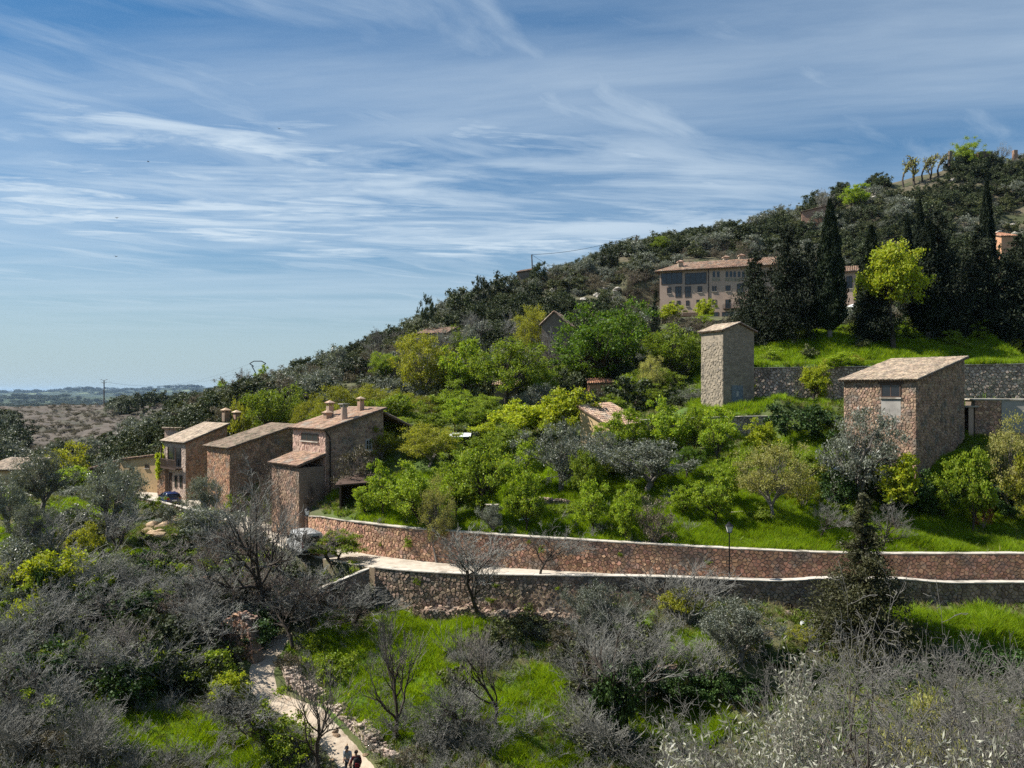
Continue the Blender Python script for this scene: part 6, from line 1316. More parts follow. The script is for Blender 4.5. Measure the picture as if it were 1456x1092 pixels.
# trees standing out on the skyline
SK = [('scrubdark', 607, 419, 26, 160, 'lone dark tree on the skyline above the ridge cabin'), ('bare', 1178, 263, 30, 197, 'bare tree on the ridge beside the ruined barn'), ('broad', 1376, 193, 42, 214, 'rounded green tree on the hilltop terrace'), ('scrubdark', 1360, 218, 22, 213, 'small dark tree left of the hilltop rounded tree'),
      ('pollard', 1285, 222, 26, 213, 0), ('pollard', 1299, 220, 30, 213, 0), ('pollard', 1312, 219, 26, 214, 0), ('pollard', 1322, 220, 24, 214, 0), ('pollard', 1335, 214, 28, 214, 0), ('bare', 1421, 201, 20, 215, 'thin bare tree on the hilltop beside the pillar'),
      ('slim', 540, 463, 26, 160, 'thin bare tree on the left shoulder of the ridge'), ('slim', 552, 470, 22, 160, 'smaller bare tree on the left shoulder of the ridge'), ('slim', 352, 522, 22, 168, 'bent bare tree on the low end of the ridge'), ('young', 370, 519, 22, 166, 'sparse green tree in front of the pylon'), ('young', 318, 541, 26, 165, 'sparse tree at the low end of the ridge'),
      ('bare', 520, 470, 50, 158, 'bare brown tree crowning the lower ridge'), ('scrubolive', 480, 490, 50, 150, 'grey wild olive on the lower ridge'), ('scrubdark', 430, 508, 46, 155, 'dark evergreen tree on the lower ridge'), ('broad', 545, 500, 40, 135, 'mid-green tree under the lower ridge'), ('scrubdark', 505, 505, 56, 140, 'dark evergreen tree under the lower ridge'), ('scrubolive', 455, 530, 60, 130, 'grey-green tree on the slope above the chimney house'), ('scrubdark', 395, 540, 60, 135, 'dark evergreen above the bright green tree'),
      ('scrubdark', 655, 408, 44, 170, 'dark holm oak on the middle ridge'), ('scrubdark', 685, 392, 34, 172, 'smaller dark holm oak on the middle ridge, right of the first'), ('scrubdark', 715, 385, 40, 176, 'dark holm oak left of the hilltop shelter'), ('scrubdark', 768, 372, 26, 182, 'dark bush beside the leaning power pole'), ('scrubolive', 835, 362, 40, 185, 'grey-green oak right of the leaning pole'), ('scrubdark', 862, 350, 44, 188, 'dark oak on the ridge above the huge green tree'), ('scrubolive', 905, 342, 44, 190, 'grey oak on the ridge left of the hotel roof'), ('broad', 938, 336, 30, 192, 'green tree on the ridge above the hotel left end'), ('scrubdark', 975, 335, 50, 192, 'dark oak on the ridge above the hotel roof'), ('scrubolive', 1020, 330, 46, 192, 'grey oak on the ridge behind the hotel chimneys'), ('scrubdark', 1065, 322, 44, 194, 'dark oak on the ridge behind the smaller hotel conifer'), ('young', 1218, 262, 40, 203, 'green tree on the ridge between ruined barn and pollards'),
      ('bare', 690, 440, 50, 140, 'bare grey tree on the slope left of the gabled shed'), ('bare', 722, 442, 46, 138, 'bare grey tree close to the gabled shed'), ('bare', 795, 465, 50, 122, 'bare grey tree in front of the gabled shed'), ('bare', 640, 470, 40, 135, 'bare grey tree right of the big round yellow-green tree'), ('scrubolive', 670, 460, 36, 135, 'grey olive right of the round yellow tree'), ('broad', 650, 462, 32, 138, 'small green tree near the ridge cabin')]
for k, px, top, w, D, lab in SK:
    if lab == 0: plant(k, px, top, w, D, 'pollarded plane tree with stubby pale branches in the hilltop row', 'pollard_tree', 'tree', 'pollards on the hilltop')
    else: plant(k, px, top, w, D, lab, 'tree')
# dark trees and bushes along the dry hill on the left
for i in range(44):
    px = R.uniform(150, 285); D = R.uniform(285, 350); x = (px - HX) / F * D; o = shrub(R.choice(['scrubdark', 'scrubdark', 'scrubolive']), x, D, R.uniform(1.4, 2.6), 'dark evergreen crowning the dry hill, near ' + near(x, D), 'evergreen_bush', 'bush', 'bushes crowning the dry hill', R)
for i in range(34):
    px = R.uniform(-20, 32); D = R.uniform(170, 260); x = (px - HX) / F * D; shrub(R.choice(['scrubdark', 'scrubolive']), x, D, R.uniform(1.3, 2.6), 'dark bush on the dry hill flank, near ' + near(x, D), 'evergreen_bush', 'bush', 'bushes flanking the dry hill', R)
for i in range(34):
    px = R.uniform(60, 235); D = R.uniform(118, 165) ; x = (px - HX) / F * D
    if px < 125 and D < 130: continue
    shrub(R.choice(['scrubdark', 'scrubolive', 'scrub', 'scrub']), x, D, R.uniform(.9, 1.9), 'bush in the hollow below the dry hill, near ' + near(x, D), 'hollow_bush', 'bush', 'bushes in the hollow', R)
for i in range(70):
    px = R.uniform(225, 430); D = R.uniform(112, 175); x = (px - HX) / F * D; shrub(R.choice(['scrubdark', 'scrubolive', 'scrub', 'brownbush']), x, D, R.uniform(.9, 1.8), 'bush on the slope above the village, near ' + near(x, D), 'slope_bush', 'bush', 'bushes above the village roofs', R)
n = 3600; px = rg.uniform(-30, 232, n); D = rg.uniform(175, 365, n); x = (px - HX) / F * D
row = D * .105 + x * .02 + vnoise(x, D, 24, 8) * 1.8 + vnoise(x, D, 7, 9) * .45; row = row - np.floor(row); k = (row > .7) | (rg.random(n) < .12)
scatter('dry_brush', SH[[q for q in SH if q[0] == 'scrubdry'][0]], np.stack([x, D, gz(x, D) - .2], -1)[k], rg.uniform(.25, .55, k.sum()), 'rows of grey-brown dry brush on the bare hill', 'brush', 101, .05, wide=1.8)
# far woods on the plain
n = 5200; D = 430 * (9000 / 430) ** rg.random(n); px = rg.uniform(-60, 420, n); x = (px - HX) / F * D
PL = bpy.data.objects['plain'].data; pv = np.empty(len(PL.vertices) * 3, np.float32); PL.vertices.foreach_get('co', pv); pv = pv.reshape(170, 260, 3)
ri = np.clip(np.round(np.log(D / 420) / np.log(26000 / 420) * 169).astype(int), 0, 169); ci = np.clip(np.round((x / (D * .9 + 500) + 1) / 2 * 259).astype(int), 0, 259); k = vnoise(x, D, 300, 71) + vnoise(x, D, 1100, 72) > -.08
scatter('far_woods', SH[[q for q in SH if q[0] == 'scrubdark'][0]], np.stack([x, D, pv[ri, ci, 2] - 1], -1)[k], (1.6 + D / 1100)[k] * rg.uniform(.7, 1.4, k.sum()), 'dark woods scattered over the far plain', 'woods', 111, .03, wide=1.7)
# ---- grass
T1 = tuft('grass_tuft', 1, 16, .42, .022, .16, LEAF['grass']); T2 = tuft('grass_tuft_long', 2, 14, .62, .024, .14, LEAF['grass'], .28); T3 = tuft('dry_tuft', 3, 14, .45, .018, .14, LEAF['grassdry'], .5); T4 = tuft('weed_tuft', 4, 14, .26, .075, .16, LEAF['weed'], .7)
def grass_pts(n, xr, yr, lo, seed, back=False, power=1.0):
    g = np.random.default_rng(seed); px = g.uniform(*xr, n); D = g.uniform(*yr, n); x = (px - HX) / F * D
    gr = green(x, D); k = (g.random(n) < np.clip((gr - lo) / (1 - lo), 0, 1) ** power) & ((D < yL(x) - .15) | (D > yU(x) + .55))
    if True:
        pa = np.array(PATH); q = np.linspace(0, len(pa) - 1, 80); pxs = np.interp(q, np.arange(len(pa)), pa[:, 0]); pys = np.interp(q, np.arange(len(pa)), pa[:, 1])
        d = np.min((x[:, None] - pxs) ** 2 + (D[:, None] - pys) ** 2, 1); k &= d > 1.15 ** 2
    x, D = x[k], D[k]; return np.stack([x, D, gz(x, D) - .03], -1), g
p_, g_ = grass_pts(90000, (-20, 1480), (36, 60), .45, 1); scatter('meadow_grass', T2, p_, g_.uniform(.5, 1.2, len(p_)) * np.clip(.95 + vnoise(p_[:, 0], p_[:, 1], 1.6, 81) * 1.1 + vnoise(p_[:, 0], p_[:, 1], 5, 82) * .6, .35, 1.7), 'bright green grass of the valley meadow', 'grass', 1)
p_, g_ = grass_pts(90000, (380, 1480), (55, 74), .4, 2); scatter('orchard_grass', T1, p_, g_.uniform(.5, 1.25, len(p_)) * np.clip(.95 + vnoise(p_[:, 0], p_[:, 1], 1.6, 81) * 1.1 + vnoise(p_[:, 0], p_[:, 1], 5, 82) * .6, .35, 1.7), 'bright green grass under the orchard trees', 'grass', 2)
p_, g_ = grass_pts(34000, (980, 1480), (76, 110), .4, 3); scatter('lawn_grass', T1, p_, g_.uniform(.6, 1.4, len(p_)) * np.clip(.95 + vnoise(p_[:, 0], p_[:, 1], 1.6, 81) * 1.1 + vnoise(p_[:, 0], p_[:, 1], 5, 82) * .6, .35, 1.7), 'green grass round the tower and under the cypresses', 'grass', 3, wide=1.3)
p_, g_ = grass_pts(40000, (-20, 560), (60, 96), .30, 4); scatter('left_meadow_grass', T1, p_, g_.uniform(.5, 1.2, len(p_)) * np.clip(.95 + vnoise(p_[:, 0], p_[:, 1], 1.6, 81) * 1.1 + vnoise(p_[:, 0], p_[:, 1], 5, 82) * .6, .35, 1.7), 'green grass of the left slope', 'grass', 4, wide=1.2)
def uni(n, xr, yr, seed):
    g = np.random.default_rng(seed); px = g.uniform(*xr, n); D = g.uniform(*yr, n); x = (px - HX) / F * D; gr = green(x, D); k = ((gr < .8) | (g.random(n) < .28)) & ((D < yL(x) - .2) | (D > yU(x) + .6))
    pa = np.array(PATH); q = np.linspace(0, len(pa) - 1, 80); pxs = np.interp(q, np.arange(len(pa)), pa[:, 0]); pys = np.interp(q, np.arange(len(pa)), pa[:, 1]); k &= np.min((x[:, None] - pxs) ** 2 + (D[:, None] - pys) ** 2, 1) > 1.2 ** 2
    return np.stack([x[k], D[k], gz(x[k], D[k]) - .03], -1), g
p_, g_ = uni(16000, (-20, 1480), (34, 90), 5); scatter('dry_grass', T3, p_, g_.uniform(.5, 1.3, len(p_)), 'dry straw-coloured grass between the valley bushes', 'dry grass', 5, .25)
p_, g_ = uni(22000, (-20, 1480), (36, 110), 6); scatter('ground_weeds', T4, p_, g_.uniform(.6, 1.5, len(p_)), 'low green weeds covering the valley slopes', 'weeds', 6, .2)
p_, g_ = uni(7000, (-20, 1000), (36, 66), 7); b0 = SH[[q for q in SH if q[0] == 'brush'][0]]; scatter('brushwood', b0, p_[:900], g_.uniform(.35, .8, 900), 'dead grey brushwood littering the valley floor', 'brushwood', 7, .3)

FL = tuft('flower_tuft', 9, 7, .38, .05, .2, M('yellow_flower', (.55, .42, .03), (.6, .55, .25), scale=2, island=.3), .3)
p_, g_ = grass_pts(2600, (-20, 1480), (38, 72), .5, 12); scatter('wild_flowers', FL, p_, g_.uniform(.35, .8, len(p_)), 'sparse yellow wild flowers in the grass', 'flowers', 12, .1)
WG = random.Random(4)
for i in range(16):
    x = WG.uniform(-12, 34); up = i % 2; y = float((yU if up else yL)(x)) - (.12 if up else .15); z = (ROADZ + WG.uniform(.2, 2.0)) if up else ROADZ - WG.uniform(.5, 2.2)
    shrub('greenshrub', x, y, WG.uniform(.12, .26), 'small weed growing from the joints of the %s road wall' % ('upper' if up else 'lower'), 'wall_weed', 'weed', 'weeds in the road walls', WG, z=z)
for px, top, w, D, q in [(500, 800, 60, 60.2, 'grey-green bush filling the corner above the wing wall'), (470, 812, 56, 60.4, 'bush on the bank between the van and the wing wall'), (440, 815, 60, 61.5, 'twiggy bush on the bank below the van'), (352, 690, 60, 77, 'reddish twiggy bush in front of the porch of the chimney house'), (380, 680, 56, 73, 'twiggy bush at the foot of the porch wall')]:
    plant('greenshrub' if px not in (440, 352, 380) else 'redthicket', px, top, w, D, q, 'shrub', 'shrub')
# ---------------------------------------------------------------- rocks
mt_lime = M('limestone', (.34, .31, .27), (.52, .48, .42), scale=1.0, bump=.12, bscale=3, c3=(.20, .18, .15), c3scale=.6)
mt_ochrock = M('ochre_rock', (.36, .25, .15), (.50, .37, .24), scale=1.2, bump=.1, bscale=4, c3=(.22, .15, .10), c3scale=.8)
def rockmesh(seed):
    rng = np.random.default_rng(seed); bm = bmesh.new(); bmesh.ops.create_icosphere(bm, subdivisions=2, radius=1)
    k = rng.normal(size=(5, 3)) * 1.6; ph = rng.uniform(0, 6, 5)
    for v in bm.verts:
        c = np.array(v.co); f = 1 + .22 * np.sin(k @ c + ph).sum() / 2; v.co = Vector(c * f); v.co.z *= .7
        for ax in (Vector((.8, .3, .5)).normalized(), Vector((-.6, -.5, .6)).normalized()):
            d = v.co.dot(ax)
            if d > .62: v.co -= ax * (d - .62)
    me = bpy.data.meshes.new('rock'); bm.to_mesh(me); bm.free(); return me
RM = [rockmesh(i) for i in range(5)]; RL = []; RO = []
for m in RM:
    a = m.copy(); a.materials.append(mt_lime); RL.append(a); b = m.copy(); b.materials.append(mt_ochrock); RO.append(b)
def rock(px, py, s, label, group, lst=RL, R=R):
    h = hit(px, py, 30); o = link('rock', R.choice(lst)); o.location = h + Vector((0, 0, s * .1)); o.scale = (s * R.uniform(.8, 1.5), s * R.uniform(.7, 1.1), s * R.uniform(.5, .9)); o.rotation_euler = (R.uniform(-.3, .3), R.uniform(-.3, .3), R.uniform(0, 6)); tag(o, label, 'rock', group)
for (x0, x1, y0, y1, n_, q) in [(1215, 1285, 350, 410, 26, 'white limestone outcrop on the slope behind the lime-green tree'), (820, 880, 395, 430, 18, 'white limestone outcrop on the slope above the huge green tree'), (780, 812, 408, 425, 8, 'pale limestone rock near the gabled shed'), (1400, 1456, 320, 335, 6, 'pale limestone rock above the orange hillside house'), (1240, 1262, 268, 282, 6, 'limestone ledge below the pollards'), (1340, 1400, 258, 330, 8, 'scattered white boulder high on the scrub slope')]:
    for _ in range(n_): rock(R.uniform(x0, x1), R.uniform(y0, y1), R.uniform(.35, 1.1), q, q)
for _ in range(22): rock(R.uniform(212, 252), R.uniform(728, 764), R.uniform(.3, .85), 'sunlit ochre boulder of the rubble bank below the parapet', 'boulders of the rubble bank', RO)
for _ in range(16): rock(R.uniform(470, 545), R.uniform(1000, 1085), R.uniform(.08, .2), 'fallen stone at the foot of the crumbling path wall', 'fallen stones on the path', RO)
# ---------------------------------------------------------------- street lamps
mt_lampglass = M('lamp_glass', (.62, .62, .58), None, rough=.3)
def lamp(px, ytop, D, zb, label):
    x = (px - HX) / F * D; zt = (HY - ytop) / F * D; root = empty('street_lamp', (x, D, zb), 0, label, 'street lamp', 'street lamps'); m = MB()
    m.lathe((x, D, zb), [(.13, 0), (.13, .12), (.09, .2), (.09, .75), (.055, .85), (.05, 1.6), (.04, zt - zb - .85), (.06, zt - zb - .8), (.03, zt - zb - .74)], 10); m.build('pole', mt_iron, root)
    m = MB(); h0 = zt - .72
    for sx, sy in ((-1, -1), (1, -1), (1, 1), (-1, 1)): m.tube([(x + sx * .12, D + sy * .12, h0), (x + sx * .21, D + sy * .21, h0 + .45)], [.014, .014], 4)
    m.box((x, D, h0), (.28, .28, .04)); m.build('lantern_frame', mt_iron, root)
    m = MB(); a, b = .11, .20; m.hexa([(x - a, D - a, h0 + .02), (x + a, D - a, h0 + .02), (x + a, D + a, h0 + .02), (x - a, D + a, h0 + .02)], [(x - b, D - b, h0 + .45), (x + b, D - b, h0 + .45), (x + b, D + b, h0 + .45), (x - b, D + b, h0 + .45)]); m.build('lantern_glass', mt_lampglass, root)
    m = MB(); m.lathe((x, D, h0 + .45), [(.30, 0), (.28, .04), (.14, .14), (.12, .2), (.05, .23), (.03, .3)], 8); m.build('lantern_cap', mt_iron, root)
lamp(1037, 742, 52.9, ROADZ, 'black street lamp with white lantern on the road in front of the lawn')
lamp(437, 721, 67.5, ROADZ, 'street lamp lantern behind bare twigs above the parked van')
# ---------------------------------------------------------------- vehicles
def loft(stations, mat, name, parent, smooth=True):
    """stations: list of (y, [(x,z)...]) open half outlines from bottom to top centre; mirrored"""
    V = []; Fs = []; n = len(stations[0][1]); rings = []
    for y, pr in stations:
        rings.append([Vector((x, y, z)) for x, z in pr] + [Vector((-x, y, z)) for x, z in reversed(pr)])
    k = 2 * n; vs = [v for r in rings for v in r]
    for i in range(len(rings) - 1):
        for j in range(k): Fs.append((i * k + j, i * k + (j + 1) % k, (i + 1) * k + (j + 1) % k, (i + 1) * k + j))
    Fs += [tuple(range(k))[::-1], tuple((len(rings) - 1) * k + j for j in range(k))]
    me = bpy.data.meshes.new(name); me.from_pydata(vs, [], Fs); me.materials.append(mat); bm = bmesh.new(); bm.from_mesh(me); bmesh.ops.recalc_face_normals(bm, faces=bm.faces); bm.to_mesh(me); bm.free()
    if smooth:
        for p in me.polygons: p.use_smooth = len(p.vertices) == 4
    o = link(name, me, parent); return o
mt_rubber = M('tyre_rubber', (.012, .012, .013), None, rough=.85); mt_rim = M('wheel_rim', (.45, .46, .48), None, rough=.35, metal=.8); mt_tail = M('tail_lamp', (.35, .01, .012), None, rough=.25); mt_white = M('white_plate', (.75, .75, .73), None); mt_head = M('head_lamp', (.7, .72, .74), None, rough=.15)
def wheels(root, ys, hx, r):
    for y in ys:
        for s in (-1, 1):
            m = MB(); M3 = Matrix.Rotation(rad(90), 3, 'Y'); pr = [(r * .62, -.1), (r * .94, -.1), (r, -.07), (r, .07), (r * .94, .1), (r * .62, .1)]; n = 20; vs = []; fs = []
            for a, z in pr: vs += [M3 @ Vector((a * math.cos(6.2832 * k / n), a * math.sin(6.2832 * k / n), z)) + Vector((s * hx, y, r)) for k in range(n)]
            for i in range(len(pr)):
                i2 = (i + 1) % len(pr)
                for k in range(n): fs.append((i * n + k, i * n + (k + 1) % n, i2 * n + (k + 1) % n, i2 * n + k))
            m.add(vs, fs); w = link('wheel', m.mesh('tyre', mt_rubber, True), root)
            m = MB(); m.tube([(s * hx - s * .09, y, r), (s * hx + s * .075, y, r)], [r * .62, r * .6], 14); link('rim', m.mesh('rim', mt_rim), w)
def lbox(name, mat, c, size, root):
    m = MB(); m.box(c, size); return link(name, m.mesh(name, mat), root)
def blue_car():
    c = P(241, 712, 93.5); root = empty('parked_car', (c.x, c.y, ROADZ + .02), math.atan2(.62, .78), 'dark blue hatchback parked below the balcony house, rear to the road', 'car')
    paint = M('blue_paint', (.010, .020, .085), None, rough=.22, spec=.6); W_ = .88
    def st(y, w, zb, zs, zh): return (y, [(w * .9, zb), (w, zb + .18), (w * 1.0, zs * .62 + zb * .38), (w * .97, zs), (w * .82, zh), (0.001, zh + .02)])
    loft([st(-2.12, W_ * .86, .34, .72, .78), st(-2.0, W_ * .95, .22, .86, .98), st(-1.5, W_, .2, .94, 1.0), st(0, W_, .2, .94, .97), st(1.0, W_, .2, .9, .96), st(1.7, W_ * .96, .2, .78, .86), st(2.05, W_ * .88, .25, .64, .72), st(2.15, W_ * .78, .34, .56, .6)], paint, 'body', root)
    def gh(y, wb, wt, zb, zt): return (y, [(wb, zb), (wb * .5 + wt * .5, (zb + zt) / 2), (wt, zt), (0.001, zt + .02)])
    loft([gh(-2.02, .74, .70, .9, .98), gh(-1.72, .80, .62, .92, 1.38), gh(-1.2, .82, .63, .92, 1.46), gh(0, .82, .64, .92, 1.47), gh(.45, .81, .62, .92, 1.38), gh(1.25, .76, .70, .9, .96)], mt_glass, 'windows', root)
    loft([(-1.78, [(.66, 1.37), (.6, 1.40), (0.001, 1.42)]), (-1.2, [(.67, 1.44), (.6, 1.49), (0.001, 1.51)]), (0, [(.67, 1.45), (.6, 1.5), (0.001, 1.52)]), (.5, [(.65, 1.35), (.58, 1.39), (0.001, 1.41)])], paint, 'roof', root)
    for s in (-1, 1):
        for y0, y1, z0, z1, x0, x1 in ((-2.0, -1.74, .93, 1.39, .79, .66), (-.55, -.5, .93, 1.46, .835, .67), (.5, 1.28, 1.36, .93, .655, .79)):
            m = MB(); m.tube([(s * x0, y0, z0), (s * x1, y1, z1)], [.05, .05], 5); link('pillar', m.mesh('pillar', paint), root)
        lbox('tail_light', mt_tail, (s * .68, -2.05, .86), (.26, .12, .2), root); lbox('headlight', mt_head, (s * .6, 2.02, .62), (.28, .16, .14), root); lbox('mirror', paint, (s * .98, .75, 1.0), (.18, .1, .13), root)
    lbox('number_plate', mt_white, (0, -2.12, .66), (.52, .03, .12), root); lbox('bumper', M('dark_plastic', (.02, .02, .022), None, rough=.6), (0, -2.08, .4), (1.5, .12, .2), root)
    wheels(root, (-1.3, 1.32), .78, .31)
blue_car()
def van():
    c = P(432, 790, 65.3); root = empty('parked_van', (c.x, c.y, ROADZ + .02), math.atan2(.55, .83), 'pale grey van parked on the road behind bare twigs', 'van'); paint = M('grey_paint', (.42, .42, .41), (.5, .5, .49), scale=1, rough=.3, spec=.5); W_ = .92
    def st(y, w, zb, zt): return (y, [(w * .95, zb), (w, zb + .2), (w, zt * .6), (w * .95, zt * .88), (w * .85, zt), (0.001, zt + .03)])
    loft([st(-2.2, W_ * .95, .3, 1.86), st(-2.1, W_, .22, 1.9), st(0, W_, .22, 1.92), st(.9, W_, .22, 1.86), st(1.5, W_ * .97, .22, 1.12), st(2.1, W_ * .9, .25, .95), st(2.25, W_ * .8, .35, .7)], paint, 'body', root)
    lbox('rear_window', mt_glass, (0, -2.205, 1.42), (1.42, .03, .48), root); lbox('number_plate', mt_white, (0, -2.215, .78), (.52, .03, .12), root); lbox('bumper', M('dark_plastic2', (.03, .03, .03), None, rough=.6), (0, -2.22, .45), (1.7, .12, .2), root)
    lbox('door_seam', mt_iron, (0, -2.2, 1.0), (.015, .03, 1.4), root)
    for s in (-1, 1):
        lbox('tail_light', mt_tail, (s * .82, -2.19, 1.05), (.13, .07, .42), root); lbox('side_window', mt_glass, (s * .895, .55, 1.38), (.03, .85, .42), root); lbox('side_window', mt_glass, (s * .9, -1.2, 1.4), (.03, 1.3, .42), root); lbox('mirror', mt_iron, (s * 1.02, 1.0, 1.25), (.16, .1, .24), root); lbox('headlight', mt_head, (s * .65, 2.17, .75), (.25, .1, .2), root)
    lbox('windscreen', mt_glass, (0, 1.25, 1.5), (1.4, .5, .35), root).rotation_euler = (0, 0, 0)
    wheels(root, (-1.35, 1.4), .82, .33)
van()
# ---------------------------------------------------------------- the two walkers
mt_skin = M('skin', (.45, .27, .19), None, rough=.6)
def skin_body(name, joints, edges, rad_, mat, parent, sub=2):
    me = bpy.data.meshes.new(name); me.from_pydata(joints, edges, []); o = bpy.data.objects.new(name, me); COL.objects.link(o); o.parent = parent; me.materials.append(mat)
    o.modifiers.new('skin', 'SKIN'); o.modifiers.new('sub', 'SUBSURF').levels = sub; o.modifiers['sub'].render_levels = sub
    if not me.skin_vertices: me.skin_vertices.new()
    for i, r in enumerate(rad_): me.skin_vertices[0].data[i].radius = (r, r) if not isinstance(r, tuple) else r; me.skin_vertices[0].data[i].use_root = i == 0
    return o
def walker(px, py_head, D, rz, shirt, trousers, hair, label, stride, bendf=.0, cap=None, pack=None):
    h_ = hit(px, py_head + 1.74 * F / D); D = h_.y; x = h_.x; z = gz1(x, D) + .03; root = empty('person', (x, D, z), rz, label, 'person')
    b = bendf; hipz = .92; ch = (0, b * .35, 1.36); nk = (0, b * .5, 1.49); hd = (0, b * .62, 1.64)
    J = [(0, 0, hipz), (0, b * .15, 1.12), ch, nk, hd]; E = [(0, 1), (1, 2), (2, 3), (3, 4)]; Rr = [(.15, .115), (.14, .11), (.17, .115), .055, .095]
    ends = {}
    for s in (-1, 1):
        f = stride * s; i = len(J); J += [(s * .10, 0, hipz - .06), (s * .10, f * .2 + .03, .50), (s * .10, f * .36 - .02, .09), (s * .11, f * .36 + .13, .04)]; E += [(0, i), (i, i + 1), (i + 1, i + 2), (i + 2, i + 3)]; Rr += [.095, .062, .042, .035]
        i = len(J); J += [(s * .19, ch[1], 1.40), (s * .25, ch[1] - f * .15 - .02, 1.13), (s * .23, ch[1] - f * .25 + .12, .92), (s * .225, ch[1] - f * .25 + .17, .84)]; E += [(2, i), (i, i + 1), (i + 1, i + 2), (i + 2, i + 3)]; Rr += [.06, .046, .036, .03]
        w = J[-1]
        for q, (dx, dy, dz) in enumerate([(.03, .03, -.04), (.012, .03, -.085), (0, .02, -.09), (-.012, .01, -.085), (-.024, .0, -.07)]):
            k = len(J); J.append((w[0] + s * dx, w[1] + dy, w[2] + dz)); E.append((i + 3, k)); Rr.append(.01)
    skin_body('body', J, E, Rr, mt_skin, root)
    L = [J[0], J[1], J[2], (0, (ch[1] + nk[1]) / 2, 1.44)]; e = [(0, 1), (1, 2), (2, 3)]; r = [(.165, .13), (.155, .125), (.185, .13), .08]
    for s, o in ((-1, 0), (1, 1)):
        base = 5 + o * 13 + 4; i = len(L); L += [J[base], J[base + 1], tuple(np.add(J[base + 1], np.subtract(J[base + 2], J[base + 1]) * .5))]; e += [(2, i), (i, i + 1), (i + 1, i + 2)]; r += [.072, .058, .05]
    skin_body('shirt', L, e, r, shirt, root)
    L = [J[0]]; e = []; r = [(.168, .132)]
    for o in (0, 1):
        base = 5 + o * 13; i = len(L); L += [J[base], J[base + 1], J[base + 2]]; e += [(0, i), (i, i + 1), (i + 1, i + 2)]; r += [.11, .078, .062]
    skin_body('trousers', L, e, r, trousers, root)
    m = MB(); m.lathe((hd[0], hd[1] - .012, hd[2] + .01), [(.098, -.03), (.106, .02), (.10, .065), (.075, .1), (.03, .118)], 12); link('cap' if cap else 'hair', m.mesh('hair', cap or hair, True), root)
    if cap: m = MB(); m.box((0, hd[1] + .13, hd[2] + .03), (.14, .12, .015)); link('cap_brim', m.mesh('brim', cap), root)
    for s in (-1, 1): m = MB(); m.box((s * .1, hd[1] + .0, hd[2] - .01), (.02, .035, .06)); link('ear', m.mesh('ear', mt_skin), root)
    m = MB(); m.box((0, hd[1] + .1, hd[2] - .01), (.028, .035, .04)); link('nose', m.mesh('nose', mt_skin), root)
    for s in (-1, 1):
        f = stride * s; m = MB(); m.box((s * .105, f * .36 + .05, .045), (.1, .28, .09)); link('shoe', m.mesh('shoe', mt_iron), root)
    if pack:
        q = Matrix.Rotation(rz, 3, 'Z') @ Vector((0, ch[1] - .2, 1.2)); o = empty('backpack', Vector((x, D, z)) + q + Vector((0, 0, -.26)), rz, 'dark red and black backpack on the second walker', 'backpack')
        m = MB(); m.lathe((0, 0, 0), [(.10, 0), (.16, .04), (.175, .2), (.16, .42), (.11, .5), (.04, .52)], 12); me = m.mesh('pack', pack, True); b_ = link('bag', me, o); b_.scale = (1.1, .75, 1)
        m = MB(); m.box((0, -.13, .17), (.2, .08, .2)); link('pocket', m.mesh('pocket', M('red_fabric', (.16, .012, .016), None)), o)
    return root
walker(495.5, 1060, 43, 2.9, M('grey_shirt', (.33, .37, .42), None), M('dark_trousers', (.03, .035, .045), None), mt_wood, 'walker in pale grey shirt and dark cap leaning slightly on the path', .5, .35, cap=M('dark_cap', (.035, .04, .05), None))
walker(506.5, 1069, 42.4, .35, M('maroon_shirt', (.10, .012, .016), None), M('black_trousers', (.02, .02, .024), None), mt_wood, 'walker in dark maroon top with backpack behind the pale shirted one', .4, .05, pack=M('black_fabric', (.022, .02, .022), None))
# ---------------------------------------------------------------- poles, pylon and wires
def pole(px, ytop, ybase, D, label, r=.14, lean=0, arm=False):
    a, b = P(px, ybase, D), P(px + lean, ytop, D); root = empty('utility_pole', a, 0, label, 'pole'); a.z = min(a.z, gz1(a.x, a.y) - .3); m = MB(); m.tube([a, b], [r, r * .7], 7); m.build('shaft', mt_wood, root)
    if arm:
        for k, w in ((0, 1.6), (-1.3, 1.2)): m = MB(); m.tube([b + Vector((-w, 0, k + .5)), b + Vector((0, 0, k)), b + Vector((w, 0, k + .5))], [.09] * 3, 5); m.build('crossarm', mt_wood, root)
    return b
pole(148, 541, 580, 355, 'tall thin power pole with forked arms on top of the dry hill', .3, 0, True)
b1 = pole(758, 362, 386, 184, 'leaning wooden power pole on the ridge beside the shelter', .2, -2)
b2 = pole(905, 334, 360, 192, 'thin power pole among oaks on the ridge', .16)
def wire(name, label, a, b, sag, r=.035):
    m = MB(); pts = [Vector(a).lerp(Vector(b), k / 14) + Vector((0, 0, -sag * 4 * (k / 14) * (1 - k / 14))) for k in range(15)]; m.tube(pts, [r] * 15, 4); o = m.build(name, mt_iron); tag(o, label, 'cable', 'overhead wires')
wire('power_cable', 'overhead cable running from the leaning pole along the ridge', b1, b2, 1.0, .05); wire('power_cable', 'short stay cable dropping from the leaning pole', b1, P(785, 378, 184), .2, .04)
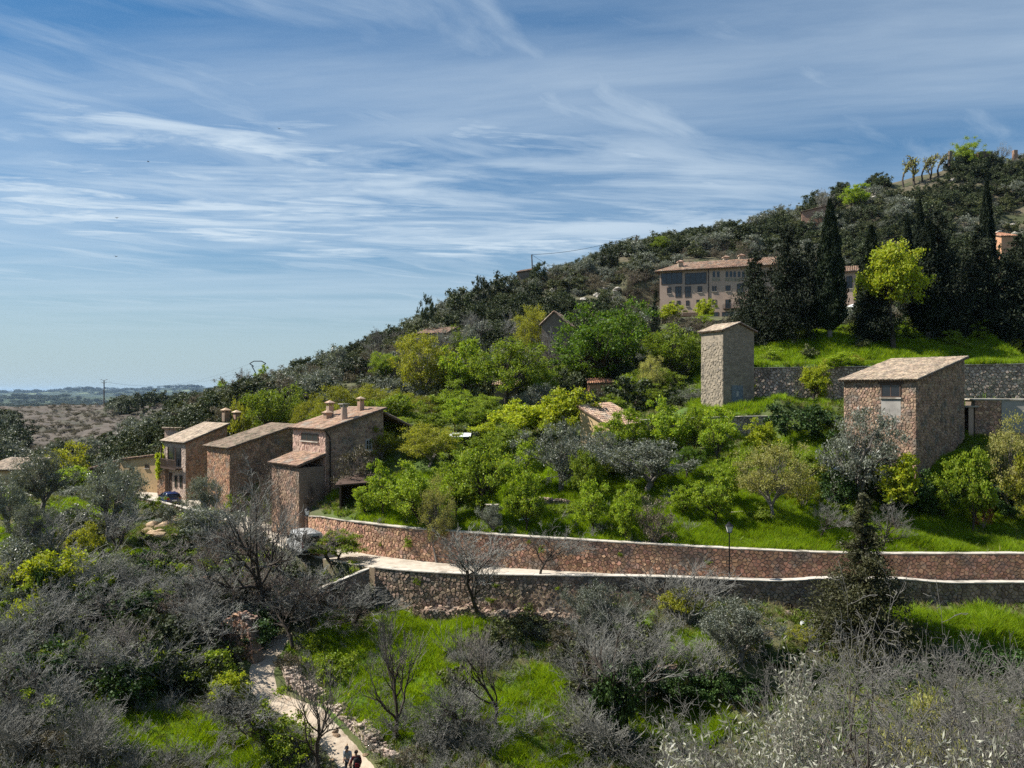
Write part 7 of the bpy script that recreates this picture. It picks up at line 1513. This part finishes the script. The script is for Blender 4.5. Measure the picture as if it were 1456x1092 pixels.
def pylon():
    D = 330; c = P(366, 545, D); root = empty('power_pylon', c, 0, 'steel pylon top with hexagonal crossarm on the low ridge end', 'pylon'); t = 3.0
    def q(px, py): return P(px, py, D)
    m = MB(); r = .2
    for a, b in (((360, 560), (364, 531)), ((372, 560), (369, 531)), ((364, 531), (358, 520)), ((369, 531), (375, 520))): m.tube([q(*a), q(*b)], [r, r], 5)
    m.build('legs', mt_iron, root); m = MB()
    for a, b in (((355, 517), (361, 513.5)), ((361, 513.5), (372, 513.5)), ((372, 513.5), (378, 517)), ((355, 517), (361, 521)), ((378, 517), (372, 521))): m.tube([q(*a), q(*b)], [r, r], 5)
    m.build('crossarm', mt_iron, root)
    for k in ((355, 517), (378, 517)):
        for e in ((150, 543), ): wire('power_cable', 'faint long power line hanging between the pylon and the hill pole', q(*k), P(e[0], e[1], 355), 5.0, .025)
pylon()
# ---------------------------------------------------------------- garden odds and ends
mt_sheet = M('white_sheet', (.72, .73, .74), None, rough=.6); mt_bluebag = M('pale_blue_plastic', (.45, .55, .70), None, rough=.4)
def lump(name, px, py, size, mat, label, cat, seed, D=None):
    h = hit(px, py) if D is None else P(px, py, D); rng = np.random.default_rng(seed); bm = bmesh.new(); bmesh.ops.create_icosphere(bm, subdivisions=2, radius=1)
    for v in bm.verts: v.co *= 1 + rng.normal() * .12; v.co.z = max(v.co.z, -.35)
    me = bpy.data.meshes.new(name); bm.to_mesh(me); bm.free(); me.materials.append(mat); o = link(name, me); o.location = h + Vector((0, 0, size[2] * .3)); o.scale = size; tag(o, label, cat)
lump('white_sack', 745, 742, (.75, .4, .25), mt_sheet, 'crumpled white sack on the lawn beside the leafy light green tree', 'sack', 1); lump('plastic_bag', 952, 712, (.28, .24, .3), mt_bluebag, 'pale blue plastic bag on the grass above the brown bush', 'bag', 2)
lump('white_sack', 1196, 668, (.6, .35, .2), mt_sheet, 'white plastic scrap on top of the black ivy mound', 'plastic', 3, 62.5); lump('white_stone', 1285, 876, (.2, .16, .15), mt_sheet, 'small white block at the foot of the road wall right of the conifer', 'block', 4); lump('white_stone', 1141, 892, (.16, .14, .3), mt_sheet, 'upright white stone left of the front conifer', 'stone', 5)
def sheet_roof():
    c = P(654, 619, 77.5); root = empty('garden_shelter', (c.x, c.y, gz1(c.x, c.y)), 0, 'small garden shelter roofed with a white sheet beside the dark bush', 'shelter'); g = gz1(c.x, c.y); m = MB(); m.hexa([c + Vector((-1.1, -1, -.15)), c + Vector((1.1, -1, -.1)), c + Vector((1.1, 1, .15)), c + Vector((-1.1, 1, .15))], [c + Vector((-1.1, -1, -.1)), c + Vector((1.1, -1, -.05)), c + Vector((1.1, 1, .2)), c + Vector((-1.1, 1, .2))]); m.build('roof_sheet', mt_sheet, root)
    for sx in (-1, 1):
        for sy in (-.9, .9): m = MB(); m.tube([(c.x + sx, c.y + sy, g - .2), (c.x + sx, c.y + sy, c.z)], [.05, .05], 5); m.build('post', mt_wood, root)
sheet_roof()
def plank(px0, py0, px1, py1, D, label):
    a, b = P(px0, py0, D), P(px1, py1, D); a.z, b.z = gz1(a.x, a.y) + .12, gz1(b.x, b.y) + .12; m = MB(); d = (b - a).normalized(); n = Vector((-d.y, d.x, 0)) * .12; m.hexa([a - n, b - n, b + n, a + n], [v + Vector((0, 0, .05)) for v in (a - n, b - n, b + n, a + n)]); o = m.build('plank', mt_coping); tag(o, label, 'plank')
plank(828, 730, 858, 738, 62.5, 'pale plank lying on the grass beside the vegetable bed'); plank(1034, 696, 1056, 704, 62, 'pale plank lying behind the crooked tree')
# rows of cabbages
for i in range(16):
    x = P(770, 735, 63)[0] + (i % 8) * .42 + R.uniform(-.08, .08); y = 63.2 + (i // 8) * .7; rng = np.random.default_rng(i); n = 40; C = rng.normal(size=(n, 3)) * np.array([.16, .16, .08]) + np.array([0, 0, .14])
    if i < 3:
        V, Fq = leaves(C, .24, .2, rng, .3); CB = globals().setdefault('CB', []); CB.append(mesh_np('cabbage', V, [Fq], [M('cabbage_leaf%d' % i, (.16, .22, .15), (.24, .30, .22), scale=3, trans=.2)]))
    o = link('cabbage', CB[i % len(CB)]); o.location = (x, y, gz1(x, y)); o.rotation_euler = (0, 0, R.uniform(0, 6)); tag(o, 'pale blue-green cabbage in the vegetable bed', 'cabbage', 'cabbages in the vegetable bed')
# drain pipes in the lower road wall
for px, py in ((1121, 862), (1305, 867)):
    a = (px - HX) / F; D = float(yL(a * 52)) - .06; c = P(px, py, D); m = MB(); m.tube([c + Vector((0, .3, 0)), c + Vector((0, -.14, 0))], [.24, .24], 14, cap=False); m.tube([c + Vector((0, .28, 0)), c + Vector((0, -.14, 0))], [.19, .19], 14, cap=False); m.add([c + Vector((.2 * math.cos(6.28 * k / 12), .1, .2 * math.sin(6.28 * k / 12))) for k in range(12)], [tuple(range(12))]); o = m.build('drain_pipe', mt_iron); tag(o, 'dark round drain mouth in the road wall, %s of the front conifer' % ('left' if px < 1200 else 'right'), 'drain pipe', 'wall drains')
# ---------------------------------------------------------------- birds
mt_bird = M('bird_dark', (.02, .02, .024), None)
for i, (px, py, D) in enumerate([(397, 183, 70), (211, 230, 75), (166, 310, 80), (165, 365, 75)]):
    c = P(px, py, D); root = empty('bird', c, i * 1.3 + .4, 'small dark bird flying among the cirrus clouds', 'bird', 'birds in the sky'); s = .9
    m = MB(); m.tube([(0, -.11 * s, 0), (0, -.04 * s, 0), (0, .05 * s, .01), (0, .1 * s, .015), (0, .13 * s, .01)], [.008, .03, .035, .022, .004], 8); link('body', m.mesh('bird_body', mt_bird, True), root)
    for sd in (-1, 1): m = MB(); m.add([(sd * .02, .05 * s, .01), (sd * .14 * s, .06 * s, .07), (sd * .26 * s, -.04 * s, .03), (sd * .12 * s, .0, .06), (sd * .02, -.03 * s, .01), (sd * .02, .05 * s, .018), (sd * .14 * s, .06 * s, .078), (sd * .26 * s, -.04 * s, .036), (sd * .12 * s, .0, .068), (sd * .02, -.03 * s, .018)], [(0, 1, 3, 4), (1, 2, 3), (5, 9, 8, 6), (6, 8, 7), (0, 5, 6, 1), (1, 6, 7, 2), (2, 7, 8, 3), (3, 8, 9, 4)]); link('wing', m.mesh('wing', mt_bird), root)
# ---------------------------------------------------------------- haze
def haze():
    m = bpy.data.materials.new('air'); m.use_nodes = True; t = m.node_tree; t.nodes.clear(); o = t.nodes.new('ShaderNodeOutputMaterial'); v = t.nodes.new('ShaderNodeVolumePrincipled')
    v.inputs['Color'].default_value = (.45, .68, 1.0, 1); v.inputs['Density'].default_value = HAZE; v.inputs['Anisotropy'].default_value = .2; t.links.new(v.outputs[0], o.inputs['Volume'])
    mb = MB(); mb.box((0, 12900, -22), (52000, 26600, 236)); ob = mb.build('haze', m); ob['kind'] = 'stuff'; tag(ob, 'thin blue haze over the far plain', 'haze')
HAZE = .000030
haze()
